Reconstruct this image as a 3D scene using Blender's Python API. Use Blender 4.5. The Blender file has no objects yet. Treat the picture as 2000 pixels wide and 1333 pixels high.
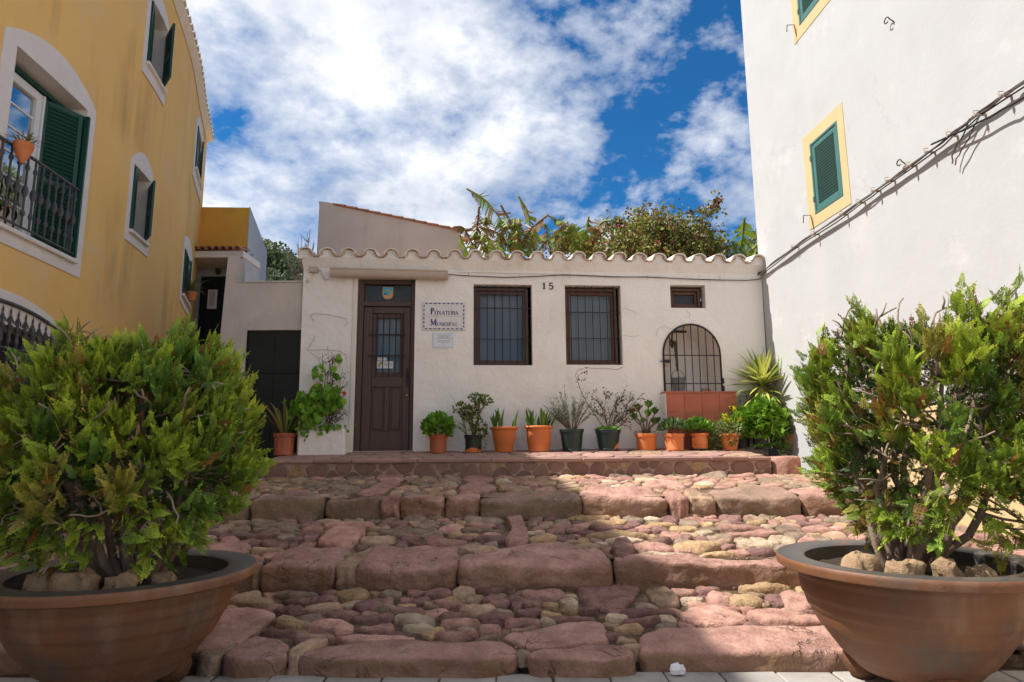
import bpy, math, random
import numpy as np
from mathutils import Vector, Matrix, noise
from mathutils.geometry import tessellate_polygon

random.seed(7); RNG = np.random.default_rng(11)
R = math.radians
scene = bpy.context.scene
col = scene.collection

# ------------------------------------------------------------------ camera
F_PX = 1270.0; PITCH = R(9.12); ROLL = R(-0.4); CAM_H = 1.16
cam_data = bpy.data.cameras.new('camera')
cam = bpy.data.objects.new('camera', cam_data); col.objects.link(cam)
cam_data.sensor_width = 36.0; cam_data.lens = F_PX / 2000.0 * 36.0
cam_data.clip_start = 0.05; cam_data.clip_end = 2000.0
CAM_M = Matrix.Rotation(math.pi / 2 + PITCH, 4, 'X') @ Matrix.Rotation(ROLL, 4, 'Z')
cam.matrix_world = Matrix.Translation((0, 0, CAM_H)) @ CAM_M
scene.camera = cam

# ------------------------------------------------------------------ sun, sky, exposure
SUN_TO = Vector((-1.0, 0.03, 1.43)).normalized()        # direction towards the sun
SUN_EL = math.asin(SUN_TO.z); SUN_AZ = math.atan2(SUN_TO.x, SUN_TO.y)
sun_d = bpy.data.lights.new('sun', 'SUN'); sun_d.energy = 2.5; sun_d.angle = R(0.7); sun_d.color = (1.0, 0.955, 0.88)
sun = bpy.data.objects.new('sun', sun_d); col.objects.link(sun)
sun.rotation_euler = SUN_TO.to_track_quat('Z', 'Y').to_euler(); sun.location = (-20, 3, 25)

world = bpy.data.worlds.new('World'); scene.world = world; world.use_nodes = True
def build_sky():
    nt = world.node_tree; nt.nodes.clear(); N = nt.nodes.new; L = nt.links.new
    out = N('ShaderNodeOutputWorld'); bg = N('ShaderNodeBackground'); bg.inputs[1].default_value = 0.15
    sky = N('ShaderNodeTexSky'); sky.sky_type = 'NISHITA'; sky.sun_disc = False
    sky.sun_elevation = SUN_EL; sky.sun_rotation = SUN_AZ; sky.air_density = 1.0; sky.dust_density = 0.2; sky.ozone_density = 3.0
    tc = N('ShaderNodeTexCoord'); sep = N('ShaderNodeSeparateXYZ'); L(tc.outputs['Generated'], sep.inputs[0])
    def M(op, a, b=None, c=None):
        n = N('ShaderNodeMath'); n.operation = op
        for i, v in enumerate((a, b, c)):
            if v is None: continue
            if isinstance(v, (int, float)): n.inputs[i].default_value = v
            else: L(v, n.inputs[i])
        return n.outputs[0]
    zc = M('MAXIMUM', sep.outputs[2], 0.0); den = M('ADD', zc, 0.55)
    u = M('DIVIDE', sep.outputs[0], den); v = M('DIVIDE', sep.outputs[1], den)
    cb = N('ShaderNodeCombineXYZ'); L(u, cb.inputs[0]); L(v, cb.inputs[1]); L(M('MULTIPLY', zc, .8), cb.inputs[2])
    def noise_tex(scale, detail, rough, dist, off):
        mp = N('ShaderNodeMapping'); mp.inputs['Location'].default_value = off; L(cb.outputs[0], mp.inputs[0])
        n = N('ShaderNodeTexNoise'); n.inputs['Scale'].default_value = scale; n.inputs['Detail'].default_value = detail
        n.inputs['Roughness'].default_value = rough; n.inputs['Distortion'].default_value = dist
        L(mp.outputs[0], n.inputs['Vector']); return n.outputs['Fac']
    big = noise_tex(2.3, 3, .5, .0, (3.1, 1.7, 0.4)); mid = noise_tex(6.5, 8, .58, .12, (0.4, 2.2, 0.9)); fine = noise_tex(24, 6, .6, .1, (1, 5, 0))
    # the cloud bank lies to the left (west) and thins towards the east
    side = M('MULTIPLY', M('ADD', u, -0.10), -0.42)
    side = M('MINIMUM', M('MAXIMUM', side, -0.105), 0.085)
    d = M('ADD', M('ADD', M('MULTIPLY', big, .62), M('MULTIPLY', mid, .42)), M('ADD', M('MULTIPLY', fine, .20), side))
    ramp = N('ShaderNodeValToRGB'); L(d, ramp.inputs[0])
    e = ramp.color_ramp.elements; e[0].position = .545; e[0].color = (0, 0, 0, 1); e[1].position = .72; e[1].color = (1, 1, 1, 1)
    m = e.new(.605); m.color = (.45, .45, .45, 1)
    shade = noise_tex(4.2, 8, .6, .1, (7.3, 4.4, 0.2)); sh2 = M('ADD', M('MULTIPLY', shade, .7), M('MULTIPLY', mid, .3))
    cr = N('ShaderNodeValToRGB'); L(sh2, cr.inputs[0])
    e = cr.color_ramp.elements; e[0].position = .40; e[0].color = (1.35, 1.5, 1.78, 1); e[1].position = .66; e[1].color = (2.95, 2.94, 2.95, 1)
    tint = N('ShaderNodeMix'); tint.data_type = 'RGBA'; tint.blend_type = 'MULTIPLY'; tint.inputs['Factor'].default_value = 1
    L(sky.outputs[0], tint.inputs['A']); tint.inputs['B'].default_value = (.046, .18, .275, 1)
    mx = N('ShaderNodeMix'); mx.data_type = 'RGBA'
    L(ramp.outputs[0], mx.inputs['Factor']); L(tint.outputs['Result'], mx.inputs['A']); L(cr.outputs[0], mx.inputs['B'])
    L(mx.outputs['Result'], bg.inputs[0]); L(bg.outputs[0], out.inputs[0])
build_sky()
vs = scene.view_settings; vs.view_transform = 'Standard'; vs.look = 'None'; vs.gamma = 1.0; vs.use_curve_mapping = False
vs.exposure = 1.58
scene.cycles.max_bounces = 10; scene.cycles.diffuse_bounces = 6; scene.cycles.transparent_max_bounces = 12
scene.cycles.sample_clamp_indirect = 8

# ------------------------------------------------------------------ pixel <-> place helpers (full-size photo pixels)
CAM_O = Vector((0, 0, CAM_H))
def ray(px, py): return (CAM_M.to_3x3() @ Vector(((px - 1000) / F_PX, (666.5 - py) / F_PX, -1.0)))
def on_plane(px, py, p, n):
    d = ray(px, py); n = Vector(n); return CAM_O + d * ((Vector(p) - CAM_O).dot(n) / d.dot(n))
def on_y(px, py, y): return on_plane(px, py, (0, y, 0), (0, 1, 0))
def on_z(px, py, z): return on_plane(px, py, (0, 0, z), (0, 0, 1))

# ------------------------------------------------------------------ object helpers
def world_off(p):
    v = Vector((0, 0, 0))
    while p is not None: v += p.location; p = p.parent
    return v
def link(name, data, parent=None):
    o = bpy.data.objects.new(name, data); col.objects.link(o)
    if parent is not None: o.parent = parent
    return o
def tag(o, label=None, cat=None, group=None, kind=None):
    if label: o['label'] = label
    if cat: o['category'] = cat
    if group: o['group'] = group
    if kind: o['kind'] = kind
    return o
def thing(name, label, cat, loc, group=None):
    o = link(name, None); o.location = loc; o.empty_display_size = .1
    return tag(o, label, cat, group)

class MB:
    """collects shapes in world coordinates, builds ONE mesh"""
    def __init__(s): s.v = []; s.f = []; s.mi = []; s.cur = 0
    def add(s, vs_, fs): 
        b = len(s.v); s.v.extend([tuple(x) for x in vs_])
        for f in fs: s.f.append(tuple(i + b for i in f)); s.mi.append(s.cur)
        return s
    def quad(s, a, b, c, d): return s.add([a, b, c, d], [(0, 1, 2, 3)])
    def hexa(s, c):   # 8 corners: bottom 4 ccw, top 4
        return s.add(c, [(3, 2, 1, 0), (4, 5, 6, 7), (0, 1, 5, 4), (1, 2, 6, 5), (2, 3, 7, 6), (3, 0, 4, 7)])
    def box(s, x0, x1, y0, y1, z0, z1, fn=None):
        c = [(x0, y0, z0), (x1, y0, z0), (x1, y1, z0), (x0, y1, z0), (x0, y0, z1), (x1, y0, z1), (x1, y1, z1), (x0, y1, z1)]
        if fn: c = [fn(*p) for p in c]
        return s.hexa(c)
    def bbox(s, x0, x1, y0, y1, z0, z1, b=.006, fn=None):   # box with bevelled edges
        vs_ = []; idx = {}
        cx, cy, cz = (x0 + x1) / 2, (y0 + y1) / 2, (z0 + z1) / 2; hx, hy, hz = (x1 - x0) / 2, (y1 - y0) / 2, (z1 - z0) / 2
        b = min(b, hx * .9, hy * .9, hz * .9)
        for sx in (-1, 1):
            for sy in (-1, 1):
                for sz in (-1, 1):
                    for ax in range(3):
                        p = [sx * (hx - b), sy * (hy - b), sz * (hz - b)]; p[ax] = (sx * hx, sy * hy, sz * hz)[ax]
                        idx[sx, sy, sz, ax] = len(vs_); vs_.append((cx + p[0], cy + p[1], cz + p[2]))
        fs = []
        for ax in range(3):
            o1, o2 = [(1, 2), (2, 0), (0, 1)][ax]
            for sg in (-1, 1):
                ring = []
                for a, c in ((-1, -1), (1, -1), (1, 1), (-1, 1)):
                    k = [0, 0, 0]; k[ax] = sg; k[o1] = a; k[o2] = c; ring.append(idx[k[0], k[1], k[2], ax])
                fs.append(tuple(ring if sg > 0 else ring[::-1]))
            for a in (-1, 1):
                for c in (-1, 1):
                    k0 = [0, 0, 0]; k1 = [0, 0, 0]; k0[ax] = -1; k1[ax] = 1
                    for k in (k0, k1): k[o1] = a; k[o2] = c
                    q = [idx[(*k0, o1)], idx[(*k1, o1)], idx[(*k1, o2)], idx[(*k0, o2)]]
                    fs.append(tuple(q if a * c > 0 else q[::-1]))
        for sx in (-1, 1):
            for sy in (-1, 1):
                for sz in (-1, 1):
                    t = [idx[sx, sy, sz, 0], idx[sx, sy, sz, 1], idx[sx, sy, sz, 2]]
                    fs.append(tuple(t if sx * sy * sz > 0 else t[::-1]))
        if fn: vs_ = [fn(*p) for p in vs_]
        return s.add(vs_, fs)
    def tube(s, pts, r, n=8, cap=True, r1=None):
        pts = [Vector(p) for p in pts]; m = len(pts); vs_ = []; fs = []
        up = Vector((0.3, .1, 1)).normalized(); prev = None
        for i, p in enumerate(pts):
            t = (pts[min(i + 1, m - 1)] - pts[max(i - 1, 0)])
            t = t.normalized() if t.length > 1e-9 else Vector((0, 0, 1))
            a = (t.cross(up) if prev is None else prev - t * prev.dot(t))
            if a.length < 1e-4: a = t.orthogonal()
            a.normalize(); prev = a; b = t.cross(a)
            rr = r[i] if isinstance(r, (list, tuple)) else (r if r1 is None else r + (r1 - r) * i / max(m - 1, 1))
            for k in range(n):
                an = 2 * math.pi * k / n; vs_.append(p + (a * math.cos(an) + b * math.sin(an)) * rr)
        for i in range(m - 1):
            for k in range(n):
                k2 = (k + 1) % n; fs.append((i * n + k, i * n + k2, (i + 1) * n + k2, (i + 1) * n + k))
        if cap and n > 2: fs.append(tuple(range(n))[::-1]); fs.append(tuple((m - 1) * n + k for k in range(n)))
        return s.add(vs_, fs)
    def lathe(s, prof, n=32, c=(0, 0, 0), fn=None, closed=False):
        vs_ = []; fs = []; m = len(prof)
        for r_, z_ in prof:
            for k in range(n):
                a = 2 * math.pi * k / n; p = (c[0] + r_ * math.cos(a), c[1] + r_ * math.sin(a), c[2] + z_)
                vs_.append(fn(p, a) if fn else p)
        for i in range(m if closed else m - 1):
            j = (i + 1) % m
            for k in range(n):
                k2 = (k + 1) % n; fs.append((i * n + k, i * n + k2, j * n + k2, j * n + k))
        return s.add(vs_, fs)
    def poly(s, loops, fn):  # polygon with holes, loops of (a,b) -> fn(a,b)
        flat = [p for lp in loops for p in lp]
        tris = tessellate_polygon([[Vector((p[0], p[1], 0)) for p in lp] for lp in loops])
        fs = []
        for t in tris:
            a, b, c = (flat[i] for i in t)
            ar = (b[0] - a[0]) * (c[1] - a[1]) - (b[1] - a[1]) * (c[0] - a[0])
            fs.append(t if ar > 0 else (t[2], t[1], t[0]))
        return s.add([fn(*p) for p in flat], fs)
    def sheet_prism(s, loop, fn0, fn1):  # solid from a 2-D loop (ccw) between two mappings (fn1 = outside)
        n = len(loop); s.poly([loop], fn1); s.add([fn0(*p) for p in loop], [tuple(range(n))[::-1]]) 
        s.add([fn0(*p) for p in loop] + [fn1(*p) for p in loop], [(i, (i + 1) % n, n + (i + 1) % n, n + i) for i in range(n)])
        return s
    def build(s, name, mat, parent=None, smooth=False, auto=None, origin=None):
        off = world_off(parent); loc = Vector((0, 0, 0))
        if origin is not None: loc = Vector(origin) - off; off = Vector(origin)
        me = bpy.data.meshes.new(name)
        V = np.array(s.v, dtype=float) - np.array(off)
        me.from_pydata(V.tolist(), [], s.f)
        mats = mat if isinstance(mat, (list, tuple)) else [mat]
        for m in mats: me.materials.append(m)
        if len(mats) > 1: me.polygons.foreach_set('material_index', s.mi)
        if smooth:
            me.polygons.foreach_set('use_smooth', [True] * len(me.polygons))
            if auto is not None: me.set_sharp_from_angle(angle=R(auto))
        me.update()
        o = link(name, me, parent); o.location = loc
        return o

def fast_mesh(name, V, Fq, mat, parent=None, tint=None, smooth=False):
    """numpy mesh: V (n,3) world, Fq (m,3|4) indices, tint (n,3) point colours"""
    off = np.array(world_off(parent)); V = np.asarray(V, dtype=np.float32) - off.astype(np.float32); Fq = np.asarray(Fq, dtype=np.int32)
    me = bpy.data.meshes.new(name); k = Fq.shape[1]; m = len(Fq)
    me.vertices.add(len(V)); me.vertices.foreach_set('co', V.ravel())
    me.loops.add(m * k); me.loops.foreach_set('vertex_index', Fq.ravel())
    me.polygons.add(m); me.polygons.foreach_set('loop_start', np.arange(0, m * k, k, dtype=np.int32))
    me.update(calc_edges=True); me.validate()
    if tint is not None:
        at = me.color_attributes.new('tint', 'FLOAT_COLOR', 'POINT')
        c = np.ones((len(V), 4), dtype=np.float32); c[:, :3] = tint; at.data.foreach_set('color', c.ravel())
    if smooth: me.polygons.foreach_set('use_smooth', [True] * m)
    me.materials.append(mat)
    return link(name, me, parent)

def copy_tree(o, parent=None):
    c = o.copy(); col.objects.link(c)
    if parent is not None: c.parent = parent
    for ch in list(o.children): copy_tree(ch, c)
    return c

# ------------------------------------------------------------------ materials
def pmat(name, c1, c2=None, scale=3.0, detail=6, lo=.35, hi=.65, rough=.85, spec=.3, bump=0.0, bscale=40, bdist=.01, bump2=0, bscale2=4,
         streak=None, streak_amt=.5, streak_scale=6, spots=None, spot_scale=8, spot_lo=.62, spot_hi=.7, rand=0.0, metallic=0, stretch=None, wave=None, coat=0, tint=False, trans=0.0, side=None, side_amt=.75, crack=0, crack_scale=3.0, grain=0):
    m = bpy.data.materials.new(name); m.use_nodes = True; nt = m.node_tree; N = nt.nodes.new; L = nt.links.new
    b = nt.nodes['Principled BSDF']; b.inputs['Roughness'].default_value = rough; b.inputs['Specular IOR Level'].default_value = spec
    b.inputs['Metallic'].default_value = metallic; b.inputs['Coat Weight'].default_value = coat
    tc = N('ShaderNodeTexCoord'); oi = N('ShaderNodeObjectInfo')
    rnd = N('ShaderNodeMath'); rnd.operation = 'MULTIPLY'; rnd.inputs[1].default_value = 91.7; L(oi.outputs['Random'], rnd.inputs[0])
    base_vec = tc.outputs['Object']
    if stretch:
        mp = N('ShaderNodeMapping'); mp.inputs['Scale'].default_value = stretch; L(base_vec, mp.inputs[0]); base_vec = mp.outputs[0]
    def noise(scale, detail=6, rough_=.6, vec=None, dist=0.0):
        n = N('ShaderNodeTexNoise'); n.noise_dimensions = '4D'; n.inputs['Scale'].default_value = scale; n.inputs['Detail'].default_value = detail
        n.inputs['Roughness'].default_value = rough_; n.inputs['Distortion'].default_value = dist
        L(vec or base_vec, n.inputs['Vector'])
        if rand > 0: L(rnd.outputs[0], n.inputs['W'])
        return n.outputs['Fac']
    def rng(v, a, b_, o0=0, o1=1):
        n = N('ShaderNodeMapRange'); n.inputs[1].default_value = a; n.inputs[2].default_value = b_; n.inputs[3].default_value = o0; n.inputs[4].default_value = o1
        L(v, n.inputs[0]); return n.outputs[0]
    def mix(f, a, b_, mode='MIX'):
        n = N('ShaderNodeMix'); n.data_type = 'RGBA'; n.blend_type = mode
        if isinstance(f, (int, float)): n.inputs['Factor'].default_value = f
        else: L(f, n.inputs['Factor'])
        for k, v in (('A', a), ('B', b_)):
            if isinstance(v, tuple): n.inputs[k].default_value = (*v, 1)
            else: L(v, n.inputs[k])
        return n.outputs['Result']
    c = None
    if tint:
        at = N('ShaderNodeAttribute'); at.attribute_name = 'tint'; c = at.outputs['Color']
    elif c2 is not None: c = mix(rng(noise(scale, detail), lo, hi), c1, c2)
    else:
        n = N('ShaderNodeRGB'); n.outputs[0].default_value = (*c1, 1); c = n.outputs[0]
    if streak is not None:
        mp = N('ShaderNodeMapping'); mp.inputs['Scale'].default_value = (streak_scale, streak_scale, streak_scale * .06); L(tc.outputs['Object'], mp.inputs[0])
        s1 = noise(1.0, 4, .6, mp.outputs[0]); s2 = noise(.8, 3, .5)
        mul = N('ShaderNodeMath'); mul.operation = 'MULTIPLY'; L(rng(s1, .5, .72), mul.inputs[0]); L(rng(s2, .42, .62), mul.inputs[1])
        m2 = N('ShaderNodeMath'); m2.operation = 'MULTIPLY'; m2.inputs[1].default_value = streak_amt; L(mul.outputs[0], m2.inputs[0])
        c = mix(m2.outputs[0], c, streak)
    if spots is not None: c = mix(rng(noise(spot_scale, 8, .7), spot_lo, spot_hi), c, spots)
    crk = None
    if grain:
        gm = N('ShaderNodeMix'); gm.data_type = 'RGBA'; gm.blend_type = 'MULTIPLY'; gm.inputs['Factor'].default_value = 1; L(c, gm.inputs['A'])
        gv = N('ShaderNodeCombineColor'); gr_ = rng(noise(70, 5, .75), .3, .7, 1 - grain, 1 + grain * .6)
        for k_ in range(3): L(gr_, gv.inputs[k_])
        L(gv.outputs[0], gm.inputs['B']); c = gm.outputs['Result']
    if crack:
        nz = noise(crack_scale, 5, .55, None, .9); a1 = N('ShaderNodeMath'); a1.operation = 'SUBTRACT'; a1.inputs[1].default_value = .5; L(nz, a1.inputs[0])
        a2 = N('ShaderNodeMath'); a2.operation = 'ABSOLUTE'; L(a1.outputs[0], a2.inputs[0]); line = rng(a2.outputs[0], .002, .011, 1, 0)
        a3 = N('ShaderNodeMath'); a3.operation = 'MULTIPLY'; L(line, a3.inputs[0]); L(rng(noise(crack_scale * .7, 2), .52, .60), a3.inputs[1]); crk = a3.outputs[0]
        a4 = N('ShaderNodeMath'); a4.operation = 'MULTIPLY'; a4.inputs[1].default_value = crack; L(crk, a4.inputs[0]); c = mix(a4.outputs[0], c, tuple(v * .25 for v in c1))
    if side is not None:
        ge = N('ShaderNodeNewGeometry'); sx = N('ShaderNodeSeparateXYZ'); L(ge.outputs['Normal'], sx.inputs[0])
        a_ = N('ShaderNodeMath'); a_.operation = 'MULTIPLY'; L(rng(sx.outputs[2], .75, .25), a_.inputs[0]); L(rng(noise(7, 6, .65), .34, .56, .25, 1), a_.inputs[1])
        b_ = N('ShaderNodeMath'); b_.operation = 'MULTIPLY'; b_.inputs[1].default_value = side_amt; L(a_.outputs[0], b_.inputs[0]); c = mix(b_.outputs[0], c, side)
    if rand > 0:
        hs = N('ShaderNodeHueSaturation'); L(c, hs.inputs['Color']); L(rng(oi.outputs['Random'], 0, 1, 1 - rand, 1 + rand), hs.inputs['Value']); c = hs.outputs[0]
    L(c, b.inputs['Base Color'])
    if bump:
        n = N('ShaderNodeBump'); n.inputs['Strength'].default_value = bump; n.inputs['Distance'].default_value = bdist; L(noise(bscale, 8, .65), n.inputs['Height'])
        if bump2:
            n2 = N('ShaderNodeBump'); n2.inputs['Strength'].default_value = bump2; n2.inputs['Distance'].default_value = bdist * 4; L(noise(bscale2, 4, .5), n2.inputs['Height']); L(n2.outputs[0], n.inputs['Normal'])
        if crk is not None:
            n3 = N('ShaderNodeBump'); n3.invert = True; n3.inputs['Strength'].default_value = min(.8, crack * 1.1); n3.inputs['Distance'].default_value = .012 if crack > .4 else .002; L(crk, n3.inputs['Height']); L(n.outputs[0], n3.inputs['Normal']); L(n3.outputs[0], b.inputs['Normal'])
        else: L(n.outputs[0], b.inputs['Normal'])
    if trans:
        tr = N('ShaderNodeBsdfTranslucent'); L(c, tr.inputs[0]); mx = N('ShaderNodeMixShader'); mx.inputs[0].default_value = trans
        o = nt.nodes['Material Output']; L(b.outputs[0], mx.inputs[1]); L(tr.outputs[0], mx.inputs[2]); L(mx.outputs[0], o.inputs[0])
    return m

def glass_mat(name, tint_=(.8, .85, .9), through=.55, rough=.02):
    """window glass: a clear pane that mirrors its surroundings by Fresnel"""
    m = bpy.data.materials.new(name); m.use_nodes = True; nt = m.node_tree; N = nt.nodes.new; L = nt.links.new
    nt.nodes.clear(); o = N('ShaderNodeOutputMaterial'); t = N('ShaderNodeBsdfTransparent'); t.inputs[0].default_value = (*tint_, 1)
    g = N('ShaderNodeBsdfGlossy'); g.inputs['Roughness'].default_value = rough; g.inputs['Color'].default_value = (.62, .60, .57, 1); lw = N('ShaderNodeFresnel'); lw.inputs[0].default_value = 1.42
    mx = N('ShaderNodeMixShader'); L(lw.outputs[0], mx.inputs[0]); L(t.outputs[0], mx.inputs[1]); L(g.outputs[0], mx.inputs[2]); L(mx.outputs[0], o.inputs[0])
    return m

M = {}
M['stone_r'] = pmat('stone_red', (0.490, 0.280, 0.220), (0.300, 0.155, 0.120), 9, lo=.38, hi=.64, rough=.82, spots=(.34, .24, .20), spot_scale=22, spot_lo=.60, spot_hi=.74, bump=.9, bscale=26, bdist=.02, bump2=.5, bscale2=6, rand=.22, crack=.6, crack_scale=5, grain=.25)
M['stone_d'] = pmat('stone_dark_red', (0.310, 0.165, 0.140), (0.150, 0.080, 0.070), 9, lo=.38, hi=.64, rough=.8, spots=(.30, .20, .17), spot_scale=24, spot_lo=.62, spot_hi=.76, bump=.9, bscale=28, bdist=.02, bump2=.5, bscale2=7, rand=.22, crack=.6, crack_scale=5, grain=.25)
M['stone_t'] = pmat('stone_tan', (0.460, 0.320, 0.210), (0.270, 0.165, 0.115), 9, lo=.38, hi=.64, rough=.88, spots=(.20, .16, .10), spot_scale=16, spot_lo=.60, spot_hi=.74, bump=.9, bscale=30, bdist=.02, bump2=.5, bscale2=7, rand=.22, grain=.3)
M['stone_g'] = pmat('stone_grey', (0.340, 0.250, 0.180), (0.180, 0.125, 0.090), 9, lo=.38, hi=.64, rough=.92, spots=(.36, .31, .24), spot_scale=30, spot_lo=.56, spot_hi=.70, bump=.9, bscale=34, bdist=.02, bump2=.5, bscale2=7, rand=.22, grain=.35)
M['stone_w'] = pmat('stone_pale', (0.560, 0.440, 0.320), (0.360, 0.260, 0.175), 9, lo=.38, hi=.64, rough=.9, spots=(.25, .19, .12), spot_scale=18, spot_lo=.60, spot_hi=.74, bump=.9, bscale=28, bdist=.02, bump2=.6, bscale2=7, rand=.22, grain=.25)
M['stone_y'] = pmat('stone_yellow', (0.470, 0.320, 0.180), (0.290, 0.180, 0.095), 9, lo=.38, hi=.64, rough=.9, spots=(.22, .17, .09), spot_scale=18, spot_lo=.60, spot_hi=.74, bump=.9, bscale=28, bdist=.02, bump2=.6, bscale2=7, rand=.22, grain=.3)
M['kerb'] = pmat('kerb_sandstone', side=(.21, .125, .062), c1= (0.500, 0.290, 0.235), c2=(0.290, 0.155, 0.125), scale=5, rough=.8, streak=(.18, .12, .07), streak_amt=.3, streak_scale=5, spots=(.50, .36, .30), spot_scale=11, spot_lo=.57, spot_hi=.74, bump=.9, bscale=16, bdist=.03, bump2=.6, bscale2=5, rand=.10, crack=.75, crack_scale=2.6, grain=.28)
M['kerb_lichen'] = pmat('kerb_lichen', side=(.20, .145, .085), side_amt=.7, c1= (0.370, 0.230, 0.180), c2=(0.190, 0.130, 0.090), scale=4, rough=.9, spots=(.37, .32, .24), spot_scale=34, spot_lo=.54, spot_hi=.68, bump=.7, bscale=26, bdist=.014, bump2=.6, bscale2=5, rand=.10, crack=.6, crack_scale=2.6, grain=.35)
M['dirt'] = pmat('dirt', (0.130, 0.085, 0.052), (0.060, 0.042, 0.027), 5, rough=.95, spots=(.32, .21, .12), spot_scale=4, spot_lo=.5, spot_hi=.62, bump=.9, bscale=90, bdist=.008, bump2=.6, bscale2=18)
M['mortar'] = pmat('mortar', (0.450, 0.330, 0.265), (0.340, 0.245, 0.190), 8, rough=.95, bump=.6, bscale=60, bdist=.006, spots=(.18, .15, .09), spot_scale=3, spot_lo=.58, spot_hi=.7)
M['flag'] = pmat('flagstone', (0.400, 0.245, 0.205), (0.310, 0.185, 0.155), 4, rough=.75, bump=.35, bscale=30, bdist=.008, rand=.14, grain=.25)
M['masonry'] = pmat('masonry_stone', (0.290, 0.170, 0.135), (0.200, 0.120, 0.095), 6, rough=.85, spots=(.33, .26, .2), spot_scale=40, spot_lo=.62, spot_hi=.72, bump=.6, bscale=30, bdist=.01, rand=.2, grain=.3)
M['paver'] = pmat('paver_concrete', (0.391, 0.374, 0.345), (0.310, 0.293, 0.270), 9, rough=.92, bump=.6, bscale=160, bdist=.004, rand=.08, spots=(.2, .18, .15), spot_scale=6, spot_lo=.6, spot_hi=.75)
M['plaster_shop'] = pmat('shop_plaster', (.88, .84, .795), (.83, .785, .735), 2.2, rough=.9, streak=(.60, .50, .38), streak_amt=.45, streak_scale=4, spots=(.56, .44, .32), spot_scale=5, spot_lo=.66, spot_hi=.80, bump=.5, bscale=22, bdist=.02, bump2=.5, bscale2=3, crack=.12, crack_scale=1.3)
M['plaster_white'] = pmat('white_plaster', (.485, .492, .503), (.452, .458, .467), 1.6, rough=.9, streak=(.54, .535, .52), streak_amt=.5, streak_scale=2.2, spots=(.575, .575, .57), spot_scale=1.3, spot_lo=.56, spot_hi=.72, bump=.35, bscale=24, bdist=.006, bump2=.3, bscale2=2.0, crack=.10, crack_scale=.9)
M['plaster_yellow'] = pmat('yellow_plaster', (.88, .55, .18), (.83, .505, .165), 1.1, rough=.9, streak=(.40, .22, .085), streak_amt=.75, streak_scale=1.9, spots=(.80, .54, .26), spot_scale=.9, spot_lo=.52, spot_hi=.7, bump=.3, bscale=25, bdist=.01)
M['plaster_ochre'] = pmat('ochre_plaster', (0.780, 0.420, 0.070), (0.700, 0.370, 0.065), 1.5, rough=.9, streak=(.40, .22, .06), streak_amt=.5, streak_scale=4, bump=.3, bscale=25)
M['plaster_cream'] = pmat('cream_surround', (.78, .72, .66), (.72, .66, .6), 3, rough=.9, streak=(.6, .53, .45), streak_amt=.4, streak_scale=6, bump=.3, bscale=30)
M['paint_yellow'] = pmat('window_band_yellow', (0.620, 0.460, 0.250), (0.585, 0.430, 0.230), 4, rough=.9, bump=.3, bscale=25)
M['plaster_grey'] = pmat('grey_plaster', (0.600, 0.540, 0.490), (0.500, 0.450, 0.410), 1.6, rough=.95, streak=(.36, .32, .26), streak_amt=.7, streak_scale=4, spots=(.63, .6, .57), spot_scale=3, spot_lo=.56, spot_hi=.7, bump=.5, bscale=25, bdist=.012)
M['plaster_mauve'] = pmat('old_mauve_plaster', (.57, .53, .50), (.50, .46, .435), 1.4, rough=.95, streak=(.34, .29, .26), streak_amt=.5, streak_scale=3, bump=.4, bscale=25, bdist=.012)
M['terracotta_tile'] = pmat('terracotta_roof_tile', (.48, .20, .10), (.36, .17, .10), 5, rough=.9, spots=(.5, .4, .3), spot_scale=7, spot_lo=.55, spot_hi=.7, bump=.4, bscale=40, rand=.15)
M['washed_tile'] = pmat('whitewashed_tile', (0.800, 0.740, 0.665), (0.720, 0.640, 0.550), 7, rough=.92, spots=(.34, .20, .13), spot_scale=9, spot_lo=.64, spot_hi=.74, bump=.5, bscale=40, rand=.06)
M['pan_tile'] = pmat('pan_tile', (0.620, 0.500, 0.410), (0.360, 0.220, 0.160), 8, rough=.92, bump=.5, bscale=40, rand=.12, lo=.4, hi=.6)
M['green_paint'] = pmat('green_shutter_paint', (.010, .070, .048), (.007, .055, .038), 8, rough=.45, spec=.4)
M['teal_paint'] = pmat('teal_shutter_paint', (0.060, 0.175, 0.160), (0.050, 0.150, 0.140), 8, rough=.4, spec=.4)
M['brown_wood'] = pmat('brown_painted_wood', (0.095, 0.055, 0.042), (0.070, 0.041, 0.032), 5, rough=.5, spec=.35, stretch=(10, 10, .7), bump=.15, bscale=10)
M['red_wood'] = pmat('red_brown_wood', (.115, .050, .030), (.075, .034, .022), 5, rough=.5, spec=.35, stretch=(8, 8, .7), bump=.15, bscale=10)
M['iron'] = pmat('black_iron', (.018, .017, .018), (.035, .028, .024), 30, rough=.6, spec=.4)
M['iron_grey'] = pmat('grey_wrought_iron', (.10, .095, .095), (.06, .056, .056), 20, rough=.55, spec=.4)
M['gate_dark'] = pmat('dark_gate_paint', (.014, .018, .018), (.010, .013, .013), 5, rough=.55, spec=.3)
M['gate_patch'] = pmat('green_patch', (.03, .11, .09), None, rough=.6)
M['gutter'] = pmat('beige_gutter', (.52, .43, .36), (.47, .38, .31), 3, rough=.5, streak=(.42, .28, .14), streak_amt=.5, streak_scale=6)
M['white_pvc'] = pmat('white_frame', (.72, .72, .72), None, rough=.4)
M['blind'] = pmat('grey_blind', (.50, .49, .475), (.40, .395, .385), 1.2, rough=.9, stretch=(14, 14, .3), lo=.3, hi=.7)
M['dark_room'] = pmat('dark_interior', (.05, .052, .058), None, rough=.9)
M['glass'] = glass_mat('window_glass')
M['tile_white'] = pmat('glazed_white_tile', (.74, .70, .66), (.70, .655, .62), 12, rough=.25, spec=.5)
M['blue_ink'] = pmat('blue_lettering', (.022, .020, .13), (.03, .03, .19), 60, rough=.3)
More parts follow.
